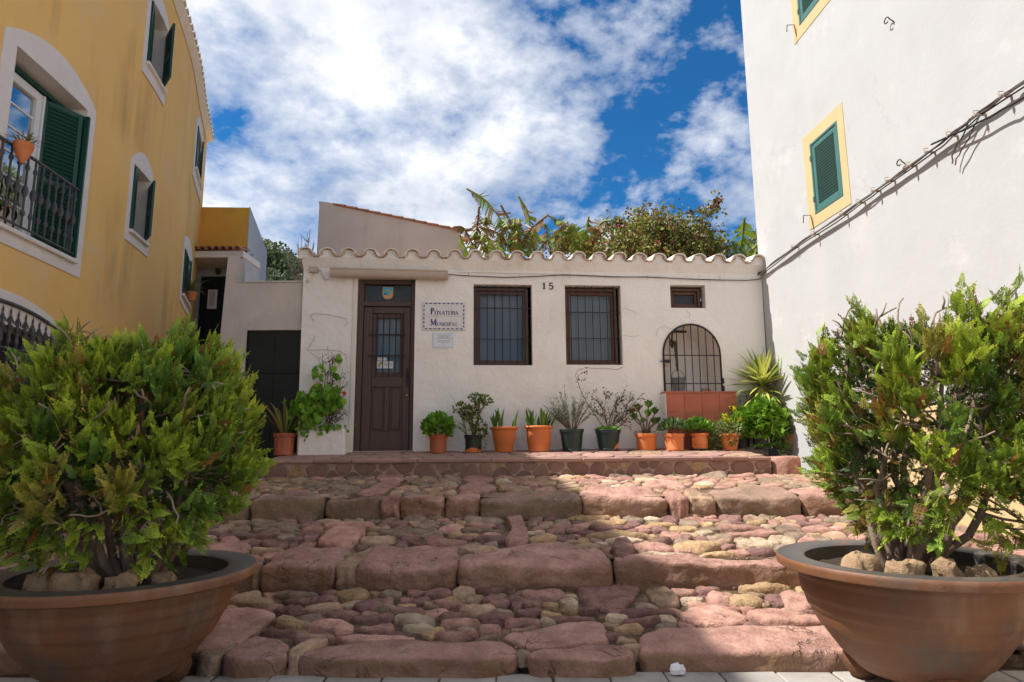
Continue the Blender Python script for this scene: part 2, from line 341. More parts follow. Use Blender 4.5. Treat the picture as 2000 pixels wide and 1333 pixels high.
M['plaque'] = pmat('plaque_tile', (.70, .74, .77), None, rough=.3)
M['plaque_blue'] = pmat('plaque_line', (.28, .45, .6), None, rough=.4)
M['plaque_text'] = pmat('plaque_text', (.25, .21, .24), None, rough=.6)
M['black_ink'] = pmat('black_number', (.012, .012, .012), None, rough=.5)
M['paper'] = pmat('white_paper', (.75, .76, .8), None, rough=.7)
M['orange'] = pmat('orange_emblem', (.72, .34, .10), None, rough=.5)
M['cyan'] = pmat('cyan_emblem', (.06, .42, .55), None, rough=.5)
M['dark_blue'] = pmat('dark_blue_emblem', (.03, .04, .16), None, rough=.5)
M['green_dot'] = pmat('green_dot', (.1, .32, .05), None, rough=.5)
M['red_dot'] = pmat('red_dot', (.5, .04, .03), None, rough=.5)
M['red_tile'] = pmat('red_clay_tile', (0.460, 0.135, 0.080), (0.380, 0.110, 0.068), 4, rough=.55, bump=.2, bscale=40, rand=.1)
M['zinc'] = pmat('zinc', (.30, .30, .29), (.22, .22, .21), 12, rough=.5, metallic=.6)
M['rope'] = pmat('rope', (.09, .09, .08), None, rough=.9)
M['brass'] = pmat('brass', (.45, .27, .07), None, rough=.35, metallic=.8)
M['rust'] = pmat('rust_iron', (.09, .045, .03), (.05, .03, .022), 20, rough=.8)
M['cable_brown'] = pmat('brown_cable', (.11, .085, .07), (.07, .055, .045), 9, rough=.7)
M['cable_black'] = pmat('black_cable', (.018, .018, .02), None, rough=.5)
M['cable_white'] = pmat('white_cable', (.62, .57, .50), None, rough=.7)
M['pot_brick'] = pmat('brick_plastic_pot', (.40, .105, .045), (.34, .09, .04), 4, rough=.5, rand=.12, streak=(.62, .40, .28), streak_amt=.5, streak_scale=9)
M['pot_terra'] = pmat('terracotta_pot', (0.660, 0.200, 0.060), (0.580, 0.170, 0.050), 4, rough=.7, spots=(.6, .36, .22), spot_scale=7, spot_lo=.64, spot_hi=.8, bump=.2, bscale=60, rand=.10, streak=(.62, .40, .28), streak_amt=.5, streak_scale=9)
M['pot_green'] = pmat('dark_green_pot', (.016, .040, .034), (.012, .028, .024), 5, rough=.4, spec=.45, spots=(.05, .06, .05), spot_scale=12, spot_lo=.62, spot_hi=.72)
M['pot_black'] = pmat('black_pot', (.016, .018, .018), (.03, .028, .026), 6, rough=.45)
M['pot_grey'] = pmat('dark_grey_pot', (.075, .07, .072), (.06, .055, .058), 5, rough=.5)
M['soil'] = pmat('soil', (.055, .038, .026), (.03, .02, .014), 30, rough=.97, bump=1, bscale=60, bdist=.01)
M['bowl'] = pmat('bronze_glaze', (0.205, 0.084, 0.035), (0.130, 0.064, 0.038), 2.6, rough=.55, spec=.4, spots=(.085, .08, .072), spot_scale=2.2, spot_lo=.55, spot_hi=.70, bump=.4, bscale=24, bdist=.01, streak=(.30, .21, .15), streak_amt=.5, streak_scale=7, crack=.12, crack_scale=1.6)
M['bowl_rim'] = pmat('rim_glaze', (.075, .066, .060), (.055, .056, .058), 3, rough=.42, spec=.45, spots=(.16, .08, .05), spot_scale=4, spot_lo=.58, spot_hi=.72, bump=.25, bscale=40, bdist=.006)
M['coir'] = pmat('rusty_clay_ball', (0.170, 0.080, 0.040), (0.100, 0.050, 0.030), 12, rough=.95, bump=1, bscale=50, bdist=.012)
M['limestone'] = pmat('porous_limestone', (.44, .31, .19), (.30, .19, .11), 8, rough=.95, spots=(.12, .08, .05), spot_scale=14, spot_lo=.58, spot_hi=.66, bump=1, bscale=22, bdist=.03, rand=.15)
M['bark'] = pmat('grey_brown_bark', (.26, .195, .15), (.14, .095, .07), 14, rough=.95, stretch=(1, 1, .4), bump=.6, bscale=40, bdist=.006)
M['bark_dark'] = pmat('dark_bark', (.13, .085, .06), (.07, .046, .034), 14, rough=.95, bump=.6, bscale=40, bdist=.006)
M['bark_light'] = pmat('pale_dry_twig', (.36, .28, .225), (.24, .18, .14), 14, rough=.95, bump=.4, bscale=40, bdist=.004)
M['street'] = pmat('street_concrete_paving', (.47, .41, .34), (.40, .35, .29), 3, rough=.9, bump=.3, bscale=60)  # tone warmed so the unseen street throws fill onto the shaded fronts
M['grit'] = pmat('grit', (.2, .15, .1), tint=True, rough=.95)
M['leaf'] = pmat('leaf', (.1, .2, .03), tint=True, rough=.5, spec=.35, trans=.32)
M['thuja'] = pmat('thuja_leaf', (.1, .2, .03), tint=True, rough=.55, spec=.3, trans=.28)
M['far_leaf'] = pmat('hill_foliage', (.1, .2, .03), tint=True, rough=.8, spec=.1, trans=.15)
M['lantern_glass'] = pmat('lantern_glass', (.12, .11, .09), None, rough=.2)
# =================================================================== GROUND, STEPS, STONES
TR = {1: (3.60, .072, 4.80, .165), 2: (4.75, .329, 6.35, .487), 3: (6.30, .661, 7.92, .80), 4: (7.90, .999, 9.15, 1.09)}
def tz(i, y): y0, z0, y1, z1 = TR[i]; return z0 + (z1 - z0) * (y - y0) / (y1 - y0)
def tp(i, px, py, dz=0.0):
    y0, z0, y1, z1 = TR[i]; s = (z1 - z0) / (y1 - y0); p = on_plane(px, py, (0, y0, z0 + dz), (0, -s, 1)); return (p.x, p.y)

g = MB()
prof = [(-60, -.03), (2.2, -.03), (3.55, -.03), (3.7, -.03), (4.7, .10), (4.8, .10), (6.3, .42), (7.8, .72), (9.0, .72), (9.6, 1.0), (12.0, 1.4), (16.0, 2.0), (30, 2.6), (60, 4), (260, 6)]
for (ya, za), (yb, zb) in zip(prof, prof[1:]): g.quad((-200, ya, za), (200, ya, za), (200, yb, zb), (-200, yb, zb))
tag(g.build('ground', M['dirt']), kind='structure')

def chaikin(P, it=2):
    for _ in range(it):
        Q = []
        for i in range(len(P)):
            a = P[i]; b = P[(i + 1) % len(P)]
            Q += [(a[0] * .75 + b[0] * .25, a[1] * .75 + b[1] * .25), (a[0] * .25 + b[0] * .75, a[1] * .25 + b[1] * .75)]
        P = Q
    return P
def resample(P, n):
    d = [0]
    for i in range(len(P)): a = P[i]; b = P[(i + 1) % len(P)]; d.append(d[-1] + math.hypot(b[0] - a[0], b[1] - a[1]))
    out = []; j = 0
    for k in range(n):
        t = d[-1] * k / n
        while d[j + 1] < t: j += 1
        f = (t - d[j]) / max(d[j + 1] - d[j], 1e-9); a = P[j % len(P)]; b = P[(j + 1) % len(P)]
        out.append((a[0] + (b[0] - a[0]) * f, a[1] + (b[1] - a[1]) * f))
    return out
def area(P): return sum(P[i][0] * P[(i + 1) % len(P)][1] - P[(i + 1) % len(P)][0] * P[i][1] for i in range(len(P))) / 2
def centroid(P): return (sum(p[0] for p in P) / len(P), sum(p[1] for p in P) / len(P))

ROUND = [(.95, -1.0), (1.0, -.3), (.995, .18), (.955, .52), (.88, .80), (.72, .95), (.46, 1.02), (.2, 1.03)]
SLAB = [(.97, -1.0), (.99, -.8), (1.0, -.6), (1.0, -.4), (1.0, -.2), (1.0, 0.01), (.994, .32), (.972, .64), (.93, .87), (.84, .99), (.68, 1.02), (.45, 1.02), (.2, 1.02)]
FLAT = [(1.0, -1.0), (1.0, .3), (.985, .8), (.955, 1.0), (.6, 1.0)]
SEED = [0]
def stone(name, poly, zf, h, mat, parent, prof=ROUND, bury=.05, n=16, amp=.010, freq=7.0, conv=None, smooth_it=2, tilt=(0, 0), auto=None, strata=0, big_amp=0):
    """one stone: outline poly (x,y) on the surface zf, rising h above it, sides going down by bury"""
    if area(poly) < 0: poly = poly[::-1]
    P = resample(chaikin(poly, smooth_it), n); c = centroid(P); V = []; Fs = []
    SEED[0] += 1; so = Vector((SEED[0] * 3.17 % 97, SEED[0] * 1.31 % 89, 0))
    r0 = math.sqrt(abs(area(P)) / math.pi)
    for s, zr in prof:
        for p in P:
            dx, dy = p[0] - c[0], p[1] - c[1]; L = math.hypot(dx, dy)
            # inset by a distance tied to the short radius so that long slabs keep straight edges
            ins = (1 - s) * min(r0, L) / max(L, 1e-6)
            x = c[0] + dx * (1 - ins); y = c[1] + dy * (1 - ins)
            hz = h * zr if zr > 0 else bury * zr
            z = zf(x, y) + hz + (big_amp * noise.noise(Vector((x * 1.7 + SEED[0], y * 1.7, 0))) * max(zr, 0)) + (dx * tilt[0] + dy * tilt[1]) * max(zr, 0)
            q = Vector((x, y, z)); d = noise.noise_vector(q * freq + so) * amp + noise.noise_vector(q * freq * 2.7 + so) * amp * .5 + noise.noise_vector(q * freq * 6.5 + so) * amp * .22
            if strata and zr < .8: w_ = noise.noise(Vector((x * 3, z * 26, SEED[0]))) * .5 + noise.noise(Vector((x * 8, z * 60, SEED[0]))) * .3; d += Vector((dx, dy, 0)).normalized() * w_ * strata
            V.append(q + d)
    m = len(prof)
    for i in range(m - 1):
        for k in range(n):
            k2 = (k + 1) % n; Fs.append((i * n + k, i * n + k2, (i + 1) * n + k2, (i + 1) * n + k))
    q = Vector((c[0], c[1], zf(*c) + h * prof[-1][1])); V.append(q + noise.noise_vector(q * freq + so) * amp)
    for k in range(n): Fs.append(((m - 1) * n + k, (m - 1) * n + (k + 1) % n, len(V) - 1))
    if conv: V = [conv(*v) for v in V]
    b = MB(); b.add(V, Fs)
    o = V[-1]
    return b.build(name, mat, parent, smooth=True, origin=tuple(o), auto=auto)

def clip_poly(P, mx, my, nx, ny):
    out = []
    for i in range(len(P)):
        a = P[i]; b = P[(i + 1) % len(P)]; da = (a[0] - mx) * nx + (a[1] - my) * ny; db = (b[0] - mx) * nx + (b[1] - my) * ny
        if da <= 0: out.append(a)
        if da * db < 0: t = da / (da - db); out.append((a[0] + (b[0] - a[0]) * t, a[1] + (b[1] - a[1]) * t))
    return out
def fill_cells(x0, x1, y0, y1, rmin, rmax, taken=(), keep=None, sy=1.0, seed=1, tries=9000, power=1.0):
    """cells of a loose paving between the outlines already laid (taken)"""
    rg = random.Random(seed); gh = []
    for P in taken:
        c = centroid(P); Q = resample(P, max(8, int(sum(math.hypot(P[i][0] - P[i - 1][0], P[i][1] - P[i - 1][1]) for i in range(len(P))) / .05)))
        for p in Q:
            L = math.hypot(p[0] - c[0], p[1] - c[1]); k = max(0, 1 - min(.05, .4 * L) / max(L, 1e-6)); gh.append((c[0] + (p[0] - c[0]) * k, (c[1] + (p[1] - c[1]) * k) * sy))
    def inside(P, x, y):
        r = False
        for i in range(len(P)):
            a = P[i]; b = P[i - 1]
            if (a[1] > y) != (b[1] > y) and x < (b[0] - a[0]) * (y - a[1]) / (b[1] - a[1]) + a[0]: r = not r
        return r
    S = []
    for _ in range(tries):
        x = rg.uniform(x0, x1); y = rg.uniform(y0, y1)
        if keep and not keep(x, y): continue
        r = rmin + (rmax - rmin) * rg.random() ** power
        if any((x - a) ** 2 + (y * sy - b) ** 2 < (r * .75 + .03) ** 2 for a, b in gh): continue
        if any((x - a) ** 2 + (y * sy - b) ** 2 < (r + q) ** 2 * .82 for a, b, q in S): continue
        if any(inside(P, x, y) for P in taken): continue
        S.append((x, y * sy, r))
    out = []
    for i, (x, y, r) in enumerate(S):
        P = [(max(x - .6, x0), max(y - .6, y0 * sy)), (min(x + .6, x1), max(y - .6, y0 * sy)), (min(x + .6, x1), min(y + .6, y1 * sy)), (max(x - .6, x0), min(y + .6, y1 * sy))]
        nb = [(math.hypot(a - x, b - y), a, b, q) for j, (a, b, q) in enumerate(S) if j != i and abs(a - x) < 1 and abs(b - y) < 1] + [(math.hypot(a - x, b - y), a, b, .05) for a, b in gh if abs(a - x) < .6 and abs(b - y) < .6]
        for d, a, b, q in sorted(nb)[:40]:
            f = min(max(r / (r + q), .3), .7) if q > .0501 else .55
            P = clip_poly(P, x + (a - x) * f, y + (b - y) * f, (a - x) / d, (b - y) / d)
            if len(P) < 3: break
        if len(P) >= 3 and abs(area(P)) > .002: out.append([(p[0], p[1] / sy) for p in P])
    return out
def shrink(P, g_):
    c = centroid(P); out = []
    for p in P:
        L = math.hypot(p[0] - c[0], p[1] - c[1]); k = max(.5, 1 - g_ / max(L, 1e-6)); out.append((c[0] + (p[0] - c[0]) * k, c[1] + (p[1] - c[1]) * k))
    return out
def px_ellipse(i, cx, cy, w, h, hs):
    xb, yb = tp(i, cx, cy - h / 2 + 1, hs * .75); xf, yf = tp(i, cx, cy + h / 2 - 1, 0)
    xl, _ = tp(i, cx - w / 2, cy, hs * .4); xr, _ = tp(i, cx + w / 2, cy, hs * .4)
    X, Y = (xl + xr) / 2, (yb + yf) / 2; a, b = (xr - xl) / 2, max((yb - yf) / 2, .035)
    e = random.uniform(1.9, 2.5); ph = random.uniform(0, 6); P = []
    rot = random.uniform(-.25, .25)
    for k in range(18):
        t = 2 * math.pi * k / 18; c, s = math.cos(t), math.sin(t)
        rr = (abs(c) ** e + abs(s) ** e) ** (-1 / e) * (1.06 + .09 * math.sin(2 * t + ph) + .08 * math.sin(3 * t + 2 * ph) + .04 * math.sin(5 * t + 3 * ph))
        u, v = a * rr * c, b * rr * s
        P.append((X + u * math.cos(rot) - v * math.sin(rot) * .5, Y + u * math.sin(rot) * .3 + v * math.cos(rot)))
    return P
PICK = {1: 'rddrtdygwr', 2: 'rddrtgygwrd', 3: 'rrtgrwrytr'}

def step_base(i, y0, y1, zlow):
    b = MB(); n = 46; ys = [y0 + (y1 - y0) * k / 6 for k in range(7)]
    V = []; Fs = []
    for yy in ys:
        for k in range(n + 1):
            x = -5.6 + 9.8 * k / n; V.append((x, yy, tz(i, yy) - .010 + .016 * noise.noise(Vector((x * 2, yy * 2, i)))))
    for r_ in range(6):
        for k in range(n): a = r_ * (n + 1) + k; Fs.append((a, a + 1, a + n + 2, a + n + 1))
    b.add(V, Fs); b.box(-5.6, 4.2, y0 + .001, y1, zlow, tz(i, y0) - .03)
    o = b.build('cobbled_step', M['dirt']); return tag(o, kind='structure')
step = {1: step_base(1, 3.66, 4.98, -.02), 2: step_base(2, 4.92, 6.5, .0), 3: step_base(3, 6.45, 8.1, .1)}

# ---- unseen street behind the camera, added pale and warm to bounce fill light
sq = MB(); sq.quad((-70, -80, -.022), (70, -80, -.022), (70, 3.66, -.022), (-70, 3.66, -.022)); tag(sq.build('street', M['street']), kind='structure')
# ---- street pavers
sp = MB(); sp.quad((-6, 1.2, -.012), (6, 1.2, -.012), (6, 3.66, -.012), (-6, 3.66, -.012))
street = tag(sp.build('street_paving', M['dirt']), kind='structure')
mesh_p = None
for r_ in range(8):
    yb = 3.585 - r_ * .168
    for k in range(-11, 12):
        x = k * .288 + (.144 if r_ % 2 else 0) + .05 + random.uniform(-.004, .004)
        if mesh_p is None:
            b = MB(); b.bbox(-.139, .139, -.079, .079, -.06, 0, .006); o = b.build('paver', M['paver'], street); mesh_p = o.data
        else: o = link('paver', mesh_p, street)
        o.location = (x, yb - .08, random.uniform(-.004, .003)); o.rotation_euler = (random.uniform(-.012, .012), random.uniform(-.012, .012), random.uniform(-.012, .012))

# ---- kerb stones and big slabs read off the photograph
taken = {1: [], 2: [], 3: []}
def kerb_row(i, items, yf, mats, lo, hi, amp=.016):
    """items: (px_left, px_right, py_top_back, material, skew px) in photo pixels at the riser's top edge"""
    z_low = tz(i - 1, yf) if i > 1 else 0.0
    for (a, b, pb, mt, sk) in items:
        zt = tz(i, yf); pf = {2: 1108, 3: 978}[i]
        xl = on_y(a, pf, yf).x - .012; xr = on_y(b, pf, yf).x + .012; _, ybk = tp(i, (a + b) / 2, pb)
        ybk = max(ybk, yf + .12)
        _slab(i, xl, xr, yf, ybk, on_y((a + b) / 2 + sk, pf, yf).x - on_y((a + b) / 2, pf, yf).x, mt, zt - z_low)
def _slab(i, xl, xr, yf, yb, sk, mt, rise):
    w = xr - xl; j = lambda s: random.uniform(-s, s)
    fo = random.uniform(-.02, .03)
    e = min(.05, w * .14)
    P = [(xl + .004, yf + fo + e), (xl + e, yf + fo)] + [(xl + w * f, yf + fo * .5 + j(.020) - .010) for f in (.3, .5, .7)] + [(xr - e, yf + j(.02)), (xr - .004, yf + e + j(.02)), (xr + sk * .6 + j(.015), (yf + yb) / 2 + j(.03)), (xr + sk + j(.02) - e * .5, yb + j(.04)), (xl + w * .66 + sk, yb + j(.05)), (xl + w * .33 + sk, yb + j(.05)), (xl + sk + j(.02) + e * .5, yb + j(.04)), (xl + sk * .5 + j(.012), (yf + yb) / 2)]
    taken[i].append(P)
    zf = lambda x, y: tz(i, y) - .075
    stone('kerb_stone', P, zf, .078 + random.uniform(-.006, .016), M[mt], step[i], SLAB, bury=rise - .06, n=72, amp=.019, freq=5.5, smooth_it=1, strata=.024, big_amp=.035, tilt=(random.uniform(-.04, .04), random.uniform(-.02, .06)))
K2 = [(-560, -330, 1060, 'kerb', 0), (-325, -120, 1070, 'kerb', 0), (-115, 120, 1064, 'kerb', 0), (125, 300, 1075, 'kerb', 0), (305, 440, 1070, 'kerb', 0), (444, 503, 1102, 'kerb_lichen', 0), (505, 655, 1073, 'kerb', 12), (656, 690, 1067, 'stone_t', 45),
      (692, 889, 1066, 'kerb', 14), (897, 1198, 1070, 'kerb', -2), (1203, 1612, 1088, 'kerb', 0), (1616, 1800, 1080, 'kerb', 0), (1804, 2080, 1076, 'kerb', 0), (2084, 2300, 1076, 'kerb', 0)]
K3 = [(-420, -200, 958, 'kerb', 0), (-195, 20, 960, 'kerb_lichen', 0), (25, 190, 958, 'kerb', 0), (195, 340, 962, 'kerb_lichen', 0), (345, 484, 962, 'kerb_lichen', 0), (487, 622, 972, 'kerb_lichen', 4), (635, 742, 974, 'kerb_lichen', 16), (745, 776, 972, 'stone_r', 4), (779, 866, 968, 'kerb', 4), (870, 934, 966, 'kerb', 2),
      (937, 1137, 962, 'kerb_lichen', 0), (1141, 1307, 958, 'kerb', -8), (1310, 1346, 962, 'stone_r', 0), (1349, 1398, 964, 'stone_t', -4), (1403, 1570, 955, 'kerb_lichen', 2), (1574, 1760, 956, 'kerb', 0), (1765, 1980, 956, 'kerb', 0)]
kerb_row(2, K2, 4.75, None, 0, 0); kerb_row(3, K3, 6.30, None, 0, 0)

def px_slab(i, pts, mt, h=.035, name='paving_slab', prof_=SLAB, bury=.11, n=36, amp=.010):
    P = [tp(i, x, y - (10 if i == 1 and y > 1280 else 0)) for x, y in pts]; taken[i].append(P)
    stone(name, P, lambda x, y: tz(i, y) - .012, h, M[mt], step[i], prof_, bury=bury, n=60, amp=.016, freq=4.5, smooth_it=1, strata=.014, big_amp=.012)
for pts, mt in [
    ([(340, 1288), (452, 1276), (508, 1228), (548, 1205), (505, 1194), (430, 1194), (372, 1240)], 'kerb'),
    ([(428, 1308), (466, 1256), (512, 1243), (568, 1262), (556, 1308)], 'kerb'),
    ([(386, 1300), (392, 1288), (452, 1272), (468, 1258), (440, 1290), (420, 1306)], 'stone_g'),
    ([(556, 1300), (572, 1272), (612, 1257), (655, 1258), (606, 1284), (585, 1304)], 'stone_t'),
    ([(572, 1307), (606, 1282), (690, 1262), (850, 1256), (925, 1264), (985, 1256), (1017, 1286), (996, 1305), (800, 1307)], 'kerb'),
    ([(974, 1250), (1040, 1236), (1120, 1221), (1178, 1217), (1188, 1252), (1184, 1264), (1110, 1270), (1035, 1276), (1006, 1260)], 'kerb'),
    ([(1022, 1304), (1045, 1286), (1140, 1265), (1215, 1268), (1246, 1294), (1240, 1306), (1130, 1306)], 'kerb'),
    ([(1244, 1236), (1400, 1230), (1560, 1228), (1662, 1226), (1718, 1284), (1722, 1292), (1480, 1292), (1262, 1293), (1248, 1275)], 'kerb'),
    ([(1119, 1162), (1140, 1138), (1240, 1136), (1256, 1152), (1236, 1174), (1228, 1190), (1190, 1197), (1166, 1194)], 'stone_d'),
    ([(1256, 1151), (1284, 1146), (1310, 1154), (1331, 1180), (1322, 1193), (1290, 1188), (1268, 1174)], 'stone_t'),
    ([(1320, 1212), (1348, 1190), (1400, 1186), (1450, 1202), (1467, 1214), (1432, 1228), (1360, 1226)], 'stone_r'),
    ([(1449, 1200), (1480, 1194), (1560, 1200), (1640, 1208), (1660, 1220), (1560, 1222), (1478, 1217)], 'stone_r'),
    ([(640, 1258), (690, 1248), (770, 1247), (830, 1252), (740, 1258)], 'stone_r'),
    ([(-60, 1296), (120, 1290), (300, 1288), (335, 1250), (180, 1236), (-40, 1240)], 'kerb'),
    ([(-330, 1300), (-70, 1298), (-60, 1240), (-300, 1235)], 'kerb'),
    ([(1728, 1288), (1960, 1286), (2000, 1230), (1740, 1226)], 'kerb'), ([(1975, 1290), (2260, 1290), (2300, 1235), (2010, 1230)], 'kerb')]:
    px_slab(1, pts, mt)
px_slab(2, [(980, 1072), (1003, 1040), (984, 1012), (1012, 1006), (1026, 1024), (1033, 1045), (1030, 1073)], 'stone_r', .05)
px_slab(2, [(1193, 1064), (1234, 1058), (1244, 1092), (1204, 1100)], 'stone_d', .06)
px_slab(2, [(614, 1071), (640, 1040), (700, 1032), (718, 1038), (700, 1062), (685, 1074)], 'stone_r', .06)
for pts in ([(688, 970), (720, 955), (752, 938), (790, 940), (762, 956), (740, 972)], [(730, 938), (742, 930), (790, 930), (786, 940)], [(893, 962), (900, 944), (965, 944), (970, 962)], [(902, 942), (908, 932), (962, 932), (966, 942)], [(1250, 952), (1262, 940), (1330, 942), (1345, 956)]):
    px_slab(3, pts, 'stone_r', .03)

E1 = """491,1175,92,22,t 582,1162,84,25,g 606,1173,105,20,d 690,1162,62,30,y 567,1193,60,24,d 628,1187,70,27,t 668,1201,63,19,d 716,1184,60,26,d 749,1187,52,18,g 732,1208,83,26,d 648,1222,85,30,r 572,1217,72,20,y 542,1236,74,22,d 617,1246,83,26,r 673,1236,34,22,r 738,1229,74,22,r 810,1211,80,29,w 819,1225,66,17,w 795,1193,65,20,d 765,1160,42,22,g 855,1159,52,26,d 822,1172,34,22,d 848,1180,38,20,t 794,1172,26,20,d 877,1180,56,22,r 887,1204,58,27,d 932,1191,68,26,t 905,1157,48,27,t 928,1169,36,22,t 960,1151,50,26,d 970,1174,54,36,d 1005,1147,40,18,r 1008,1174,32,38,d 1062,1160,80,28,r 1025,1138,44,16,g 1077,1139,46,16,t 1040,1177,46,26,d 1075,1181,28,18,y 1078,1200,44,20,y 1112,1177,36,21,w 1111,1193,38,17,y 1150,1192,43,19,d 1030,1196,50,24,d 970,1208,80,26,d 1020,1215,64,28,d 897,1218,72,25,r 960,1230,50,24,r 1067,1214,30,18,w 1120,1212,90,20,d 1205,1207,44,18,w 1262,1198,96,22,d 1250,1214,80,16,d 1228,1228,52,20,y 1200,1242,42,18,d 1225,1252,34,16,t 1235,1264,36,16,t 1025,1229,50,12,t 892,1240,86,22,r 1022,1276,26,22,g 1290,1145,62,11,d 1334,1157,50,22,r 1351,1172,42,20,w 1380,1140,64,25,y 1384,1153,46,24,d 1430,1142,28,21,d 1408,1168,56,30,r 1456,1172,76,36,y 1493,1147,106,25,y 1478,1164,40,18,t 1490,1178,26,22,t 1518,1172,36,30,d 1557,1174,56,42,r 1540,1136,40,13,t 1580,1152,40,30,y 1525,1194,50,20,t 1576,1199,50,17,d 1605,1178,44,17,t 1625,1192,46,28,t 1366,1182,42,17,r 1420,1188,56,18,r"""
E2 = """537,1024,98,17,g 611,1033,42,17,r 608,1048,28,24,d 685,1024,107,20,r 739,1031,44,15,t 729,1042,22,12,y 787,1040,94,22,g 779,1023,40,14,d 810,1013,50,17,g 851,1010,34,14,g 838,1028,40,16,g 800,1050,36,18,d 736,1055,70,22,t 756,1071,34,17,y 782,1066,26,26,d 871,1058,86,19,r 840,1043,44,12,g 884,1033,54,20,r 907,1045,60,12,y 922,1076,60,18,g 818,1062,30,14,d 499,1047,64,15,d 537,1062,56,18,d 529,1045,36,13,d 560,1048,34,16,g 573,1061,16,18,d 583,1052,20,18,d 596,1066,30,15,r 524,1074,60,16,t 519,1033,44,12,g 563,1034,44,10,g 484,1071,44,12,g 946,1015,76,22,g 940,1025,56,14,r 964,1052,66,22,d 943,1036,84,12,g 936,1073,80,24,t 1058,1052,54,21,y 1048,1039,34,12,w 1085,1036,40,18,d 1121,1037,26,16,d 1154,1010,90,16,y 1184,1020,88,14,y 1190,1030,82,15,d 1203,1045,108,22,y 1217,1055,84,17,w 1144,1040,46,13,d 1105,1052,40,20,d 1108,1060,40,13,t 1078,1068,64,13,w 1150,1066,56,18,t 1276,1068,78,22,r 1300,1082,106,11,w 1361,1065,86,24,y 1481,1062,86,19,w 1398,1081,64,12,y 1420,1068,30,13,d 1266,1046,36,12,y 1312,1045,40,20,r 1335,1048,32,18,d 1290,1025,64,15,y 1349,1005,64,15,y 1309,1004,42,12,r 1372,1015,70,14,r 1444,1029,84,19,r 1418,1002,80,16,r 1494,999,28,12,w 1477,1020,40,12,y 1467,1043,116,16,r"""
for i, txt in ((1, E1), (2, E2)):
    for it in txt.split():
        a = it.split(','); cx, cy, w, h = map(float, a[:4]); hs = min(.050, .015 + .00062 * min(w, h * 2.2))
        P = px_ellipse(i, cx, cy, w, h, hs); taken[i].append(P)
        stone('cobblestone', P, lambda x, y, i=i: tz(i, y) - .012, hs, M['stone_' + a[4]], step[i], ROUND, bury=.04, n=20, amp=.015, freq=9, smooth_it=1, tilt=(random.uniform(-.08, .08), random.uniform(-.08, .08)))
for i, (y0, y1, rmin, rmax, sy, cap) in {1: (3.78, 4.73, .045, .105, 1, 190), 2: (4.86, 6.27, .05, .115, 1, 215), 3: (6.42, 7.88, .05, .15, 1.15, 285)}.items():
    cells = fill_cells(-5.4, 4.05, y0, y1, rmin, rmax, taken[i], keep=lambda x, y: abs(x) < .80 * y + .4, sy=sy, seed=40 + i)
    cells.sort(key=lambda P: abs(centroid(P)[0]))
    for P in cells[:cap]:
        r0 = math.sqrt(abs(area(P)) / math.pi); h = min(.046, .016 + r0 * .21) * random.uniform(.7, 1.2)
        if i == 3: h *= .7
        k = random.choice(PICK[i])
        if i == 3 and centroid(P)[0] < -.6 and random.random() < .6: k = random.choice('ggt')
        stone('cobblestone', shrink(P, .004), lambda x, y, i=i: tz(i, y) - .012, h, M['stone_' + k], step[i], ROUND, bury=.04, n=16, amp=.014, freq=10, smooth_it=1, tilt=(random.uniform(-.1, .1), random.uniform(-.1, .1)))

# ---- raised terrace along the shop: masonry riser, edge slabs, crazy paving
t = MB(); X0, X1 = -2.99, 3.09
t.hexa([(X0, 7.92, .6), (X1, 7.92, .6), (X1, 9.9, .6), (X0, 9.9, .6), (X0, 7.92, .985), (X1, 7.92, .985), (X1, 9.9, tz(4, 9.9) - .006), (X0, 9.9, tz(4, 9.9) - .006)])
terrace = tag(t.build('stone_terrace', M['mortar']), kind='structure')
cells = fill_cells(X0, X1, .76, .958, .06, .14, sy=1, seed=5, tries=5000)
for P in cells:
    P = shrink(P, .010)
    stone('masonry_stone', P, lambda x, y: 0, .010 + random.uniform(-.003, .004), M['masonry' if random.random() < .93 else 'stone_y'], terrace, FLAT, bury=.02, n=14, amp=.003, freq=10, smooth_it=1, conv=lambda x, y, z: (x, 7.92 - z, y), auto=40)
x = X0
while x < X1 - .1:
    w = min(random.uniform(.45, 1.1), X1 - x)
    if X1 - x - w < .2: w = X1 - x
    e = MB(); e.bbox(x + .004, x + w - .004, 7.885 + random.uniform(-.008, .008), 8.06, .962, tz(4, 8.0) + .002 + random.uniform(-.003, .004), .010)
    e.build('edge_slab', M['flag'], terrace, origin=(x, 7.9, .98)); x += w
for P in fill_cells(X0, X1 + .02, 8.07, 9.5, .11, .24, sy=1, seed=9, tries=4000):
    stone('flagstone', shrink(P, .012), lambda x, y: tz(4, y) - .004, .010, M['flag' if random.random() < .85 else 'stone_t'], terrace, FLAT, bury=.01, n=14, amp=.002, freq=8, smooth_it=1, auto=40)
# rounded pink block closing the terrace on the right
P = [(3.10, 7.82), (3.45, 7.84), (3.5, 8.2), (3.12, 8.3)]
o = stone('boulder', P, lambda x, y: .88, .125, M['stone_r'], None, SLAB, bury=.2, n=30, amp=.012, freq=5)
tag(o, 'rounded pink sandstone block at the right end of the terrace', 'boulder')
# ---- lane climbing to the left of the terrace
lane = MB(); V = [(-9, 7.9, .76), (-3.0, 7.9, .76), (-3.0, 16.5, 2.1), (-9, 16.5, 2.1)]; lane.add(V, [(0, 1, 2, 3)])
lane_o = tag(lane.build('cobbled_lane', M['dirt']), kind='structure')
for P in fill_cells(-5.2, -3.02, 7.95, 9.6, .06, .15, seed=77, tries=2500):
    stone('cobblestone', shrink(P, .006), lambda x, y: .76 + (y - 7.9) * .156, .04, M['stone_' + random.choice('dgtr')], lane_o, ROUND, bury=.04, n=12, amp=.009, freq=9)
